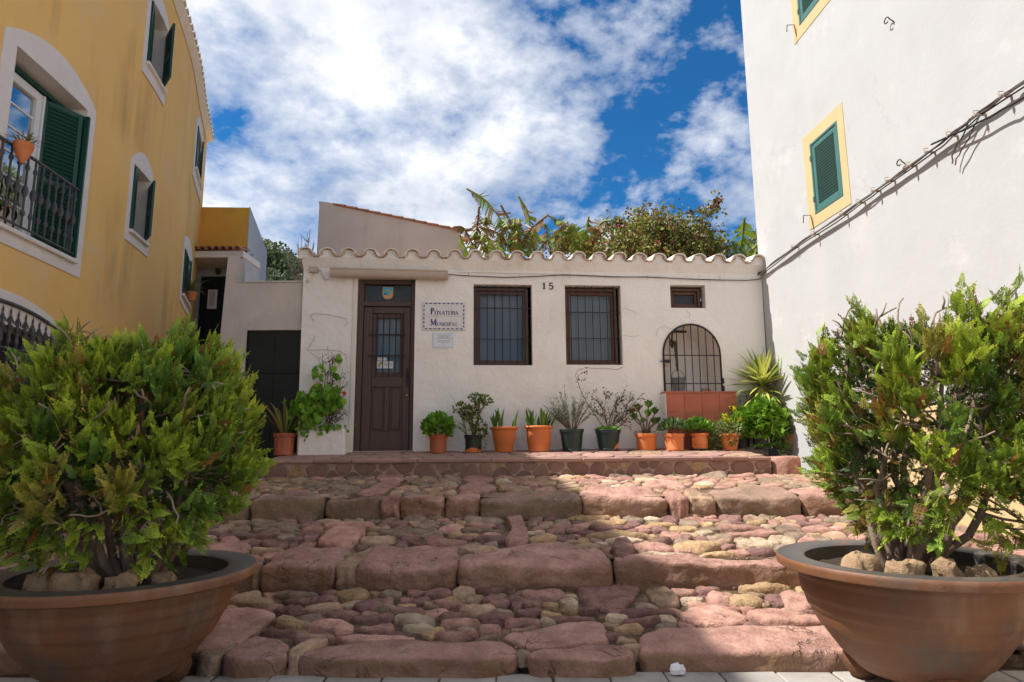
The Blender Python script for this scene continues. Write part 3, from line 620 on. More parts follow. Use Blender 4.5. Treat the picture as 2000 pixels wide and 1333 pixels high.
# crumpled scrap of paper on the kerb
b = MB(); p = on_z(1322, 1308, .03)
V = [Vector((p.x + math.cos(a) * r_, p.y + math.sin(a) * r_ * .6, .012 + zz)) + noise.noise_vector(Vector((a * 3, r_ * 40, zz * 30))) * .012 for zz, r_ in ((0, .035), (.02, .042), (.04, .028)) for a in [k * .7 for k in range(9)]]
Fs = [(i * 9 + k, i * 9 + (k + 1) % 9, (i + 1) * 9 + (k + 1) % 9, (i + 1) * 9 + k) for i in range(2) for k in range(9)] + [tuple(range(18, 27))]
b.add(V, Fs); tag(b.build('paper_scrap', M['paper'], origin=tuple(p)), 'crumpled white scrap of paper lying against the lowest stone slab', 'litter')

# grit and weeds lying in the joints
rg_ = np.random.default_rng(5); ico = np.array([(1, 0, 0), (-1, 0, 0), (0, 1, 0), (0, -1, 0), (0, 0, 1), (0, 0, -1)]) * 1.0; icf = np.array([(0, 2, 4), (2, 1, 4), (1, 3, 4), (3, 0, 4), (2, 0, 5), (1, 2, 5), (3, 1, 5), (0, 3, 5)])
for i, (ya, yb) in {1: (3.66, 4.74), 2: (4.85, 6.28), 3: (6.4, 7.9)}.items():
    n = 1500; x = rg_.uniform(-3.2, 3.4, n); y = rg_.uniform(ya, yb, n); z = np.array([tz(i, v) for v in y]) - .010; s_ = rg_.uniform(.003, .009, (n, 1, 1))
    Vv = ico[None] * s_ * rg_.uniform(.6, 1.3, (n, 6, 3)) + np.stack([x, y, z], 1)[:, None]; Fv = (icf[None] + (np.arange(n) * 6)[:, None, None]).reshape(-1, 3)
    Ci = np.array([(.30, .19, .12), (.22, .13, .10), (.40, .30, .2), (.14, .10, .07)])[rg_.integers(0, 4, n)]
    o = fast_mesh('grit', Vv.reshape(-1, 3), Fv, M['grit'], step[i], tint=np.repeat(Ci, 6, axis=0)); o['kind'] = 'stuff'

n = 160; x = rg_.uniform(X0 + .1, X1 - .05, n); y = 8.0 + rg_.random(n) ** .5 * 1.1
Vv = []; Fv = []; Cv = []
for k in range(n):
    a = rg_.uniform(0, 6.28); L_ = rg_.uniform(.012, .03); zq = tz(4, y[k]) + .012; d = np.array([math.cos(a), math.sin(a), rg_.normal(0, .15)]) * L_; e = np.array([-math.sin(a), math.cos(a), rg_.normal(0, .3)]) * L_ * .3; p = np.array([x[k], y[k], zq]); b0 = len(Vv); Vv += [p - d, p + e, p + d, p - e]; Fv.append((b0, b0 + 1, b0 + 2, b0 + 3)); c_ = np.array([(.24, .13, .05), (.30, .2, .08), (.14, .16, .04)])[rg_.integers(0, 3)]; Cv += [c_] * 4
o = fast_mesh('fallen_leaves', np.array(Vv), np.array(Fv), M['grit'], terrace, tint=np.array(Cv)); o['kind'] = 'stuff'
# =================================================================== SHOP BUILDING
SA = math.atan(.08); EX = Vector((math.cos(SA), math.sin(SA), 0)); EN = Vector((math.sin(SA), -math.cos(SA), 0)); SO = Vector((0, 9.15, 0))
def S(u, z, d=0.0): return SO + EX * u + EN * d + Vector((0, 0, z))      # d > 0 towards the street
def Sbox(b, u0, u1, z0, z1, d0, d1, bev=.006): b.bbox(u0, u1, d0, d1, z0, z1, bev, fn=lambda x, y, z: S(x, z, y))
U0, U1 = -2.93, 3.70; ZB, ZT = .85, 3.80
shop = thing('shop_building', 'low whitewashed fish shop with brown door, barred windows and a wavy tiled eave', 'building', S(0, .9))
def rect(a, b, c, d): return [(a, c), (b, c), (b, d), (a, d)]
DOOR = (-2.19, -1.378, 1.02, 3.52); W1 = (-.548, .292, 2.28, 3.455); W2 = (.775, 1.598, 2.29, 3.46); SM = (2.342, 2.868, 3.135, 3.482)
WL = (2.182, 3.05, 1.88, 2.45, 2.90)    # well arch: u0,u1,z0,spring,top
def arch_pts(u0, u1, zs, zt, n=20):      # from right spring to left spring
    c = (u0 + u1) / 2; a = (u1 - u0) / 2
    return [(c + a * math.cos(math.pi * k / n), zs + (zt - zs) * math.sin(math.pi * k / n)) for k in range(n + 1)]
well_loop = [(WL[0], WL[2]), (WL[1], WL[2])] + arch_pts(WL[0], WL[1], WL[3], WL[4])
b = MB()
outer = [(U0, ZB), (U1 - .03, ZB), (U1 + .03, 2.2), (U1 + .05, ZT), (U0 - .02, ZT)]
holes = [rect(*DOOR), rect(*W1), rect(*W2), rect(*SM), well_loop]
b.poly([outer] + [h[::-1] for h in holes], lambda u, z: S(u, z))
def reveal(b, loop, dep, close=False):
    n = len(loop)
    for i in range(n):
        p, q = loop[i], loop[(i + 1) % n]
        b.quad(S(*p), S(*p, -dep), S(*q, -dep), S(*q))
    if close: b.poly([loop], lambda u, z: S(u, z, -dep))
for h, dp in zip(holes, (.16, .17, .17, .17, .75)): reveal(b, h, dp, dp > .5)
# side walls and roof slab
b.quad(S(U0, ZB), S(U0 - .02, ZT), S(U0 - .02, ZT, -4.5), S(U0, ZB, -4.5)); b.quad(S(U1, ZB), S(U1, ZB, -4.5), S(U1 + .05, ZT, -4.5), S(U1 + .05, ZT))
b.quad(S(U0 - .02, ZT), S(U1 + .05, ZT), S(U1 + .05, ZT + .1, -4.5), S(U0 - .02, ZT + .1, -4.5))
b.quad(S(U0, ZB, -4.5), S(U0 - .02, ZT + .1, -4.5), S(U1 + .05, ZT + .1, -4.5), S(U1, ZB, -4.5))
b.build('wall', M['plaster_shop'], shop)
# lumpy mortar course under the tiles
b = MB()
for k in range(60):
    u = U0 - .03 + (U1 - U0 + .09) * k / 60; u2 = U0 - .03 + (U1 - U0 + .09) * (k + 1) / 60
    dz = lambda uu: .012 * noise.noise(Vector((uu * 4, 0, 0)))
    b.hexa([S(u, 3.66 + dz(u), .0), S(u2, 3.66 + dz(u2), .0), S(u2, 3.70, -.1), S(u, 3.70, -.1), S(u, 3.80, .085), S(u2, 3.80, .085), S(u2, 3.82, -.1), S(u, 3.82, -.1)])
b.build('mortar_band', M['plaster_shop'], shop)
# eave tiles: whitewashed covers, terracotta pans between
PITCH_T = (U1 - U0 + .06) / 22.4
def tile_mesh(r0, r1, L, up, th=.018, n=10):
    m = MB(); V = []; Fs = []
    for j, (yy, rr) in enumerate(((0, r0), (-.02, r0), (-L, r1))):
        for ring, t_ in ((0, 0), (1, th)):
            for k in range(n + 1):
                a = math.pi * k / n; V.append(((rr - t_) * math.cos(a), -yy if False else yy, (rr - t_) * math.sin(a) * .80 * up))
    w = n + 1
    for j in range(2):
        for k in range(n):
            o0 = (j * 2) * w + k; o1 = (j * 2 + 2) * w + k; Fs.append((o0, o0 + 1, o1 + 1, o1)); i0 = o0 + w; i1 = o1 + w; Fs.append((i0, i1, i1 + 1, i0 + 1))
    for k in range(n): Fs.append((k, k + w, k + w + 1, k + 1))
    for j in range(2):
        for k in (0, n): a0 = (j * 2) * w + k; Fs.append((a0, a0 + w, a0 + 3 * w, a0 + 2 * w))
    m.add(V, Fs); return m
cover = pan = None
for k in range(23):
    u = U0 + .02 + k * PITCH_T
    for kind in ('cover', 'pan'):
        if kind == 'pan' and k == 22: continue
        uu = u + (PITCH_T / 2 if kind == 'pan' else 0)
        me = cover if kind == 'cover' else pan
        if me is None:
            me = (tile_mesh(.105, .09, .55, 1) if kind == 'cover' else tile_mesh(.092, .078, .55, -1)).build('roof_tile', M['washed_tile'] if kind == 'cover' else M['pan_tile'], shop, smooth=True, auto=40).data
            bpy.data.objects.remove(col.objects[[o.name for o in col.objects if o.data == me][0]])
            if kind == 'cover': cover = me
            else: pan = me
            # undo the parent offset baked in by build
            off = np.array(world_off(shop)); co = np.zeros(len(me.vertices) * 3); me.vertices.foreach_get('co', co); co = co.reshape(-1, 3) + off; me.vertices.foreach_set('co', co.ravel())
        o = link('roof_tile', me, shop); wl = S(uu, 3.846 if kind == 'cover' else 3.872, .13 + random.uniform(-.012, .012))
        # tile axis: local +y points to the street
        o.matrix_basis = Matrix.Translation(wl - world_off(shop)) @ Matrix(((EX.x, EN.x, 0, 0), (EX.y, EN.y, 0, 0), (0, 0, 1, 0), (0, 0, 0, 1))) @ Matrix.Rotation(R(-7 + random.uniform(-1.5, 1.5)), 4, 'X') @ Matrix.Rotation(R(random.uniform(-3, 3)), 4, 'Z') @ Matrix.Scale(random.uniform(.96, 1.05), 4, (1, 0, 0))
# mortar plugs under each cover tile
b = MB()
for k in range(23):
    u = U0 + .02 + k * PITCH_T
    P = [(u + .10 * math.cos(math.pi * j / 8), 3.842 + .072 * math.sin(math.pi * j / 8)) for j in range(9)] + [(u - .115, 3.78), (u + .115, 3.78)]
    b.sheet_prism(P, lambda a, c: S(a, c, -.1), lambda a, c: S(a, c, .075 + .02 * noise.noise(Vector((a * 5, c * 5, 0)))))
b.build('eave_mortar', M['plaster_shop'], shop)
# roof tiles further back join into one ribbed sheet
b = MB()
for k in range(22):
    for j in range(6):
        u = U0 + .02 + k * PITCH_T; 
        for q in range(6):
            a0 = math.pi * q / 6; a1 = math.pi * (q + 1) / 6
            y0, y1 = -.35 - j * .5, -.85 - j * .5
            b.quad(S(u + .1 * math.cos(a0), 3.84 + .1 * math.sin(a0) + .03 * j, y0), S(u + .1 * math.cos(a1), 3.84 + .1 * math.sin(a1) + .03 * j, y0), S(u + .09 * math.cos(a1), 3.87 + .09 * math.sin(a1) + .03 * j, y1), S(u + .09 * math.cos(a0), 3.87 + .09 * math.sin(a0) + .03 * j, y1))
tag(b.build('roof_tiles', M['terracotta_tile'], shop, smooth=True), kind='stuff')

# gutter above the door
b = MB(); n = 12; prof = [(math.cos(math.pi + math.pi * k / n) * .065, math.sin(math.pi + math.pi * k / n) * .08) for k in range(n + 1)] + [(.065, .025), (.075, .03), (.075, .045), (-.06, .045)]
V = []; m_ = len(prof)
for u, s_ in ((-2.555, 1), (-.915, 1)):
    for d, z in prof: V.append(S(u, 3.585 + z - .012 * (u + 2.5), .085 + d))
b.add(V, [(i, (i + 1) % m_, m_ + (i + 1) % m_, m_ + i) for i in range(m_)] + [tuple(range(m_))[::-1], tuple(range(m_, 2 * m_))])
gut = b.build('gutter', M['gutter'], shop, smooth=True, auto=35)
for u in (-2.33, -1.09):
    b = MB(); V = []
    for uu in (u - .02, u + .02):
        for d, z in prof: V.append(S(uu, 3.585 + z * 1.07 - .012 * (u + 2.5), .085 + d * 1.09))
    b.add(V, [(i, (i + 1) % m_, m_ + (i + 1) % m_, m_ + i) for i in range(m_)] + [tuple(range(m_))[::-1], tuple(range(m_, 2 * m_))])
    b.build('gutter_clip', M['gutter'], gut, smooth=True, auto=35)

# ---- door with transom light
DD = -.10
fr = MB()
Sbox(fr, -2.185, -2.105, 1.03, 3.515, DD - .05, DD + .05); Sbox(fr, -1.435, -1.383, 1.03, 3.515, DD - .05, DD + .05)
Sbox(fr, -2.103, -1.437, 3.45, 3.513, DD - .05, DD + .05); Sbox(fr, -2.103, -1.437, 3.13, 3.20, DD - .05, DD + .045)
fr.build('door_frame', M['brown_wood'], shop)
rv = MB(); Sbox(rv, -2.25, -2.193, 1.05, 3.56, -.1, .012); Sbox(rv, -2.19, -1.38, 3.524, 3.575, -.1, .010); rv.build('plaster_reveal', M['plaster_cream'], shop)
tp_ = MB(); Sbox(tp_, -2.10, -1.44, 3.202, 3.448, DD - .012, DD - .006, .001); tp_.build('transom_pane', M['glass'], shop)
dk = MB(); Sbox(dk, -2.10, -1.44, 3.202, 3.448, DD - .30, DD - .28, .001); dk.build('transom_backing', M['dark_room'], shop)
door = MB()      # stiles, rails
dz0, dz1 = 1.105, 3.125; du0, du1 = -2.10, -1.44
for a, c in ((du0, du0 + .125), (du1 - .10, du1)): Sbox(door, a, c, dz0, dz1, DD - .03, DD + .02)
for z0, z1 in ((dz0, 1.36), (1.98, 2.13), (3.03, dz1)): Sbox(door, du0 + .1255, du1 - .1005, z0, z1, DD - .03, DD + .02)
Sbox(door, -1.79, -1.72, 1.3605, 1.9795, DD - .03, DD + .02)
door_o = door.build('door', M['brown_wood'], shop)
for a, c in ((-1.974, -1.791), (-1.719, -1.541)):
    pn = MB(); Sbox(pn, a + .001, c - .001, 1.361, 1.979, DD - .02, DD - .005, .002)
    pn.bbox(a + .03, c - .03, DD - .006, DD + .012, 1.39, 1.95, .012, fn=lambda x, y, z: S(x, z, y)); pn.build('door_panel', M['brown_wood'], door_o)
sash = MB(); gx0, gx1, gz0, gz1 = du0 + .126, du1 - .101, 2.131, 3.029
Sbox(sash, gx0, gx0 + .05, gz0, gz1, DD - .03, DD + .005); Sbox(sash, gx1 - .05, gx1, gz0, gz1, DD - .03, DD + .005); Sbox(sash, gx0 + .0505, gx1 - .0505, gz0, gz0 + .06, DD - .03, DD + .005); Sbox(sash, gx0 + .0505, gx1 - .0505, gz1 - .07, gz1, DD - .03, DD + .005)
sash.build('sash', M['brown_wood'], door_o)
pn = MB(); Sbox(pn, gx0 + .05, gx1 - .05, gz0 + .06, gz1 - .07, DD - .02, DD - .014, .001); pn.build('pane', M['glass'], door_o)
pn = MB(); Sbox(pn, gx0 + .03, gx1 - .03, gz0 + .03, gz1 - .03, DD - .075, DD - .07, .001); pn.build('blind', M['blind'], door_o)
for k in range(5):
    u = gx0 + .065 + k * .087; br = MB(); br.tube([S(u, gz0 - .02, DD + .04), S(u, gz1 + .0, DD + .04)], .0075, 8)
    for j in range(22): br.lathe([(0, -.012), (.0105, 0), (0, .012)], 6, S(u, gz0 + .02 + j * .04, DD + .04))
    br.build('bar', M['iron'], door_o)
for z in (2.42, 2.72):
    br = MB(); Sbox(br, gx0 - .05, gx1 + .03, z - .009, z + .009, DD + .032, DD + .05, .004); br.build('cross_bar', M['iron'], door_o)
hd = MB(); hd.tube([S(-1.475, 2.08, DD + .02), S(-1.475, 2.08, DD + .055), S(-1.473, 2.13, DD + .06), S(-1.473, 2.20, DD + .055), S(-1.475, 2.22, DD + .02)], .009, 8); Sbox(hd, -1.492, -1.458, 1.98, 2.25, DD + .021, DD + .026, .003); hd.build('handle', M['iron'], door_o)
hd = MB(); hd.lathe([(0, 0), (.02, .004), (.022, .02), (.012, .03), (0, .032)], 12, (0, 0, 0), fn=lambda p, a: S(-1.476 + p[0], 1.86 + p[1], DD + .02 + p[2])); hd.build('knob', M['brass'], door_o)
th = MB(); Sbox(th, -2.188, -1.38, 1.03, 1.10, -.16, .02, .008); th.build('threshold', M['mortar'], shop)
# paper notices behind the door glass
n1 = MB(); Sbox(n1, -1.90, -1.77, 2.355, 2.405, DD - .0125, DD - .0105, .0004); n1.quad(*[S(a, c, DD - .0102) for a, c in ((-1.89, 2.37), (-1.79, 2.37), (-1.79, 2.374), (-1.89, 2.374))])
nt_ = n1.build('door_notice', M['paper'], door_o)
n2 = MB(); Sbox(n2, -1.905, -1.68, 2.245, 2.345, DD - .0125, DD - .0105, .0004); n2.build('door_notice', M['paper'], door_o)
def blob(name, u, z, ru, rz, mt, d, parent):
    q = MB(); q.poly([[(u + ru * math.cos(a), z + rz * math.sin(a)) for a in [2 * math.pi * k / 12 for k in range(12)]]], lambda x, y: S(x, y, d)); return q.build(name, mt, parent)
blob('emblem_mark', -1.865, 2.305, .022, .018, M['orange'], DD - .0098, nt_); blob('emblem_mark', -1.848, 2.318, .014, .012, M['green_dot'], DD - .0094, nt_); blob('emblem_mark', -1.877, 2.285, .012, .012, M['red_dot'], DD - .0094, nt_); blob('emblem_mark', -1.868, 2.265, .01, .008, M['dark_blue'], DD - .0094, nt_)
q = MB()
for z, a, c in ((2.39, -1.875, -1.80), (2.30, -1.80, -1.745), (2.287, -1.80, -1.75), (2.315, -1.80, -1.755), (2.31, -1.725, -1.70), (2.295, -1.722, -1.70), (2.28, -1.722, -1.702)):
    x = a
    while x < c: w = random.uniform(.006, .012); q.quad(*[S(i_, j_, DD - .0096) for i_, j_ in ((x, z), (min(x + w, c), z), (min(x + w, c), z + .007), (x, z + .007))]); x += w + .004
q.build('print', M['plaque_text'], nt_)
# municipal shield on the transom
tr = MB()
def shield(u, z, w, h): return [(u - w, z + h), (u - w, z - h * .35), (u - w * .8, z - h * .72), (u - w * .4, z - h * .94), (u, z - h), (u + w * .4, z - h * .94), (u + w * .8, z - h * .72), (u + w, z - h * .35), (u + w, z + h)]
tr.sheet_prism(shield(-1.775, 3.33, .074, .09), lambda a, c: S(a, c, DD - .005), lambda a, c: S(a, c, DD + .001)); em = tr.build('shield_emblem', M['orange'], shop)
q = MB(); q.poly([shield(-1.775, 3.332, .066, .082)], lambda a, c: S(a, c, DD + .0025)); q.build('shield_field', M['cyan'], em)
blob('shield_sun', -1.775, 3.367, .017, .017, M['orange'], DD + .004, em)
q = MB()
for k in range(8):
    a = k * math.pi / 4; q.add([S(-1.775 + .016 * math.cos(a - .3), 3.367 + .016 * math.sin(a - .3), DD + .0036), S(-1.775 + .016 * math.cos(a + .3), 3.367 + .016 * math.sin(a + .3), DD + .0036), S(-1.775 + .028 * math.cos(a), 3.367 + .028 * math.sin(a), DD + .0036)], [(0, 1, 2)])
q.build('shield_rays', M['orange'], em)
q = MB(); q.poly([[(-1.837, 3.30), (-1.825, 3.277), (-1.80, 3.262), (-1.775, 3.256), (-1.75, 3.262), (-1.725, 3.277), (-1.713, 3.30), (-1.713, 3.325), (-1.73, 3.332), (-1.745, 3.318), (-1.76, 3.292), (-1.79, 3.296), (-1.815, 3.308)]], lambda a, c: S(a, c, DD + .004)); q.build('shield_land', M['orange'], em)
blob('shield_tower', -1.732, 3.348, .008, .024, M['orange'], DD + .0045, em); blob('shield_dome', -1.812, 3.315, .017, .012, M['dark_blue'], DD + .0052, em)

# ---- barred windows
def shop_window(o, name_wood, nbar, zs, label=None):
    u0, u1, z0, z1 = o; u0 += .003; u1 -= .003; z0 += .003; z1 -= .003; dd = -.13; wood = M[name_wood]; f = MB(); t_ = .042
    zt = z1 - .03
    Sbox(f, u0, u0 + t_, z0, zt, dd - .04, dd + .05); Sbox(f, u1 - t_ - .045, u1 - .045, z0, zt, dd - .04, dd + .05); Sbox(f, u0 + t_ + .0005, u1 - t_ - .0455, zt - t_, zt, dd - .04, dd + .05); Sbox(f, u0 + t_ + .0005, u1 - t_ - .0455, z0, z0 + t_, dd - .04, dd + .05)
    w = f.build('window', wood, shop)
    if label: w['label'] = label
    a, c = u0 + t_ + .001, u1 - t_ - .046; e0, e1 = z0 + t_ + .001, zt - t_ - .001
    s_ = MB(); k = .038
    Sbox(s_, a, a + k, e0, e1, dd - .03, dd + .02); Sbox(s_, c - k, c, e0, e1, dd - .03, dd + .02); Sbox(s_, a + k + .0005, c - k - .0005, e1 - k * 1.3, e1, dd - .03, dd + .02); Sbox(s_, a + k + .0005, c - k - .0005, e0, e0 + k, dd - .03, dd + .02)
    s_.build('sash', wood, w)
    p = MB(); Sbox(p, a + k * .9, c - k * .9, e0 + k * .9, e1 - k * 1.2, dd - .012, dd - .006, .001); p.build('pane', M['glass'], w)
    p = MB(); Sbox(p, a, c, e0, e1, dd - .10, dd - .09, .001)
    if nbar: p.build('blind', M['blind'], w)
    else: p.build('dark_backing', M['dark_room'], w)
    if nbar:
        for i in range(nbar):
            uu = u0 + .03 + (u1 - u0 - .07) * (i + .5) / nbar; q = MB(); q.tube([S(uu, z0 + .0, -.035), S(uu, z1 - .005, -.035)], .0065, 8); q.build('bar', M['iron'], w)
        for zz in zs: q = MB(); Sbox(q, u0 - .01, u1 - .012, zz - .007, zz + .007, -.030, -.022, .003); q.build('cross_bar', M['iron'], w)
    return w
shop_window(W1, 'brown_wood', 7, (2.66, 3.11)); shop_window(W2, 'red_wood', 7, (2.68, 3.06)); shop_window(SM, 'red_wood', 0, ())

# ---- number 15, tiled name sign, plaque
def strokes(b, segs, u, z, w, h, d, fn=S):
    for x0, y0, x1, y1, t_ in segs:
        p0 = Vector((u + x0 * w, z + y0 * h)); p1 = Vector((u + x1 * w, z + y1 * h)); dr = (p1 - p0)
        if dr.length < 1e-6: continue
        nn = Vector((-dr.y, dr.x)).normalized() * t_ * h / 2
        b.quad(*[fn(q.x, q.y, d) for q in (p0 - nn, p1 - nn, p1 + nn, p0 + nn)]); d += .00012
def arc(cx, cy, rx, ry, a0, a1, t_, n=9, thick=None):
    out = []
    for i in range(n):
        a, c = R(a0 + (a1 - a0) * i / n), R(a0 + (a1 - a0) * (i + 1) / n); tt = t_
        if thick: tt = t_ + (thick - t_) * abs(math.cos((a + c) / 2))
        out.append((cx + rx * math.cos(a), cy + ry * math.sin(a), cx + rx * math.cos(c), cy + ry * math.sin(c), tt))
    return out
K, T_ = .20, .10
GLY = {
 'P': [(.22, 0, .22, 1, K), (.05, .03, .42, .03, .06), (.05, .97, .3, .97, .06)] + arc(.3, .73, .52, .25, 90, -90, T_, 9, K),
 'E': [(.22, 0, .22, 1, K), (.05, .04, .95, .04, .08), (.05, .96, .9, .96, .08), (.22, .52, .7, .52, .08), (.93, .0, .93, .2, .08), (.88, .8, .88, 1, .08)],
 'I': [(.5, 0, .5, 1, K), (.1, .03, .9, .03, .06), (.1, .97, .9, .97, .06)],
 'X': [(.1, 1, .88, 0, K), (.88, 1, .12, 0, T_), (0, .97, .3, .97, .06), (.72, .97, 1, .97, .06), (0, .03, .28, .03, .06), (.7, .03, 1, .03, .06)],
 'A': [(.5, 1, .12, 0, T_), (.48, 1, .88, 0, K), (.25, .33, .72, .33, T_), (0, .03, .28, .03, .06), (.7, .03, 1, .03, .06)],
 'T': [(.5, 0, .5, 1, K), (0, .95, 1, .95, .09), (.03, .78, .03, 1, .08), (.97, .78, .97, 1, .08), (.3, .03, .7, .03, .06)],
 'R': [(.2, 0, .2, 1, K), (.03, .03, .4, .03, .06), (.03, .97, .3, .97, .06), (.4, .5, .95, .02, K)] + arc(.28, .74, .48, .24, 90, -90, T_, 9, K),
 'M': [(.14, 0, .14, 1, T_), (.14, 1, .5, .12, K), (.86, 1, .5, .12, T_), (.86, 0, .86, 1, K), (0, .03, .28, .03, .06), (.72, .03, 1, .03, .06)],
 'U': [(.18, .3, .18, 1, K), (.84, .3, .84, 1, T_), (.02, .97, .36, .97, .06), (.7, .97, .98, .97, .06)] + arc(.51, .3, .33, .28, 180, 360, .11),
 'N': [(.14, 0, .14, 1, T_), (.14, 1, .86, 0, K), (.86, 0, .86, 1, T_), (0, .03, .28, .03, .06), (.72, .97, 1, .97, .06)],
 'C': arc(.55, .5, .45, .47, 40, 320, T_, 14, K) + [(.9, .68, .9, .98, .07)],
 'L': [(.25, 0, .25, 1, K), (.05, .97, .45, .97, .06), (.05, .04, .95, .04, .08), (.93, 0, .93, .22, .08)],
 '1': [(.5, 0, .5, 1, .2), (.2, .04, .8, .04, .08), (.5, .96, .22, .8, .09)],
 '5': [(.25, .96, .85, .96, .14), (.25, .55, .25, .98, .09)] + arc(.45, .32, .4, .3, 140, -140, .1, 12, .2),
}
sign = thing('name_sign', 'white tile sign with a blue floral border reading PEIXATERIA MUNICIPAL beside the brown door', 'sign', S(-.97, 2.98))
su0, su1, sz0, sz1 = -1.273, -.665, 2.775, 3.182
for i in range(3):
    for j in range(2):
        w = (su1 - su0) / 3; h = (sz1 - sz0) / 2; q = MB(); Sbox(q, su0 + i * w + .0015, su0 + (i + 1) * w - .0015, sz0 + j * h + .0015, sz0 + (j + 1) * h - .0015, .001, .014, .002); q.build('sign_tile', M['tile_white'], sign)
q = MB(); Sbox(q, su0 + .001, su1 - .001, sz0 + .001, sz1 - .001, .0005, .011, .001); q.build('sign_grout', M['plaque_text'], sign)
def spx(x, y): return su0 + (x - 165) / 935 * (su1 - su0), sz1 - (y - 237) / 600 * (sz1 - sz0)
def write(txt, spans, ytop, ybot, cap):
    b = MB()
    for i, (ch, (a, c)) in enumerate(zip(txt, spans)):
        u0, zt = spx(a, cap if i == 0 else ytop); u1, zb = spx(c, ybot - (5 if i == 0 else 0)); strokes(b, GLY[ch], u0, zb, u1 - u0, zt - zb, .0148)
    return b.build('lettering', M['blue_ink'], sign)
write('PEIXATERIA', [(342, 424), (430, 478), (486, 506), (510, 578), (580, 656), (658, 722), (726, 788), (796, 852), (856, 876), (878, 945)], 425, 505, 362)
write('MUNICIPAL', [(342, 468), (480, 538), (544, 616), (620, 642), (648, 702), (706, 728), (734, 792), (796, 872), (884, 932)], 668, 745, 600)
b = MB()
for k in range(9):
    for z in (sz0 + .021, sz1 - .021):
        u = su0 + .055 + k * (su1 - su0 - .11) / 8
        b.poly([[(u + .0165 * math.cos(a) * (1 + .25 * math.sin(2 * a)), z + .0105 * math.sin(a)) for a in [2 * math.pi * j / 10 for j in range(10)]]], lambda x, y: S(x, y, .0147))
        if k < 8: strokes(b, [(0, .5, 1, .3, .25), (0, .3, 1, .7, .2)], u + .026, z - .006, .022, .012, .0147)
for k in range(6):
    for u in (su0 + .023, su1 - .023):
        z = sz0 + .055 + k * (sz1 - sz0 - .11) / 5
        b.poly([[(u + .0105 * math.cos(a), z + .0165 * math.sin(a) * (1 + .25 * math.cos(2 * a))) for a in [2 * math.pi * j / 10 for j in range(10)]]], lambda x, y: S(x, y, .0147))
        if k < 5: strokes(b, [(.2, 0, .8, 1, .18), (.8, 0, .3, 1, .15)], u - .006, z + .026, .012, .022, .0147)
b.build('floral_border', M['blue_ink'], sign)
pl = MB(); Sbox(pl, -1.122, -.822, 2.525, 2.742, .001, .012, .003); plo = pl.build('wall_plaque', M['plaque'], origin=S(-.97, 2.63)); tag(plo, 'small pale blue information plaque under the tiled name sign', 'plaque')
b = MB()
for a in ((-1.10, 2.728, -.845, 2.73), (-1.10, 2.54, -.845, 2.542)): b.quad(*[S(x, y, .0125) for x, y in ((a[0], a[1]), (a[2], a[1]), (a[2], a[3] + .001), (a[0], a[3] + .001))])
for a in (-1.10, -.848): b.quad(*[S(x, y, .0125) for x, y in ((a, 2.543), (a + .003, 2.543), (a + .003, 2.727), (a, 2.727))])
b.build('border_line', M['plaque_blue'], plo)
b = MB()
for z, a, c, h in ((2.703, -1.06, -.875, .009), (2.687, -1.045, -.885, .009), (2.671, -1.04, -.90, .009), (2.655, -1.065, -.865, .009), (2.625, -1.06, -.875, .006), (2.611, -1.055, -.88, .006), (2.597, -1.045, -.885, .006), (2.573, -.985, -.965, .014)):
    x = a
    while x < c: w = random.uniform(.006, .022); b.quad(*[S(i_, j_, .0125) for i_, j_ in ((x, z), (min(x + w, c), z), (min(x + w, c), z + h * .75), (x, z + h * .75))]); x += w + .005
b.build('print', M['plaque_text'], plo)
nb = thing('house_number', 'black house number 15 fixed between the two barred windows', 'house number', S(.52, 3.43))
for ch, a, c in (('1', .44, .505), ('5', .535, .612)):
    b = MB(); strokes(b, GLY[ch], a, 3.392, c - a, .095, .008); strokes(b, GLY[ch], a, 3.392, c - a, .095, .001); b.build('digit', M['black_ink'], nb)

# ---- the well in its arched niche
wp = MB(); Sbox(wp, 2.13, 3.15, .95, 1.885, .002, .20, .012); wpar = wp.build('well_parapet', M['plaster_shop'], shop)
tm = None
for i in range(4):
    for j in range(4):
        w = 1.015 / 4; h = .802 / 3; z0 = 1.065 + (j) * h
        if j == 3: z0 = 1.868
        q = MB()
        if j < 3: Sbox(q, 2.145 + i * w + .0015, 2.145 + (i + 1) * w - .0015, z0 + .0015 if j else .98, z0 + h - .0015, .19, .212, .003)
        else: Sbox(q, 2.125 + i * w * 1.03 + .001, 2.125 + (i + 1) * w * 1.03 - .001, 1.868, 1.895, -.02, .222, .006)
        q.build('tile', M['red_tile'], wpar)
gl = MB(); ap = [(WL[0] + .012, WL[2] + .02)] + [(u, z) for u, z in arch_pts(WL[0] + .012, WL[1] - .012, WL[3], WL[4] - .012)][::-1] + [(WL[1] - .012, WL[2] + .02)]
gl.tube([S(u, z, .012) for u, z in ap], .014, 8); gate = gl.build('well_gate', M['iron'], shop, smooth=True)
cx_, aw = (WL[0] + WL[1]) / 2, (WL[1] - WL[0]) / 2 - .012
for k in range(7):
    u = WL[0] + (WL[1] - WL[0]) * (k + 1) / 8; zt = WL[3] + (WL[4] - .012 - WL[3]) * math.sqrt(max(0, 1 - ((u - cx_) / aw) ** 2))
    q = MB(); q.tube([S(u, WL[2] + .02, .012), S(u, zt, .012)], .007, 8); q.build('bar', M['iron'], gate)
for z in (2.43, 2.02): q = MB(); q.tube([S(WL[0] + .01, z, .022), S(WL[1] - .01, z, .022)], .0075, 8); q.build('cross_bar', M['iron'], gate)
q = MB(); Sbox(q, WL[0] - .0, WL[0] + .09, 2.315, 2.365, .02, .05, .004); q.tube([S(WL[0] - .05, 2.34, .035), S(WL[0] + .02, 2.34, .035)], .007, 8); q.build('latch', M['iron'], gate)
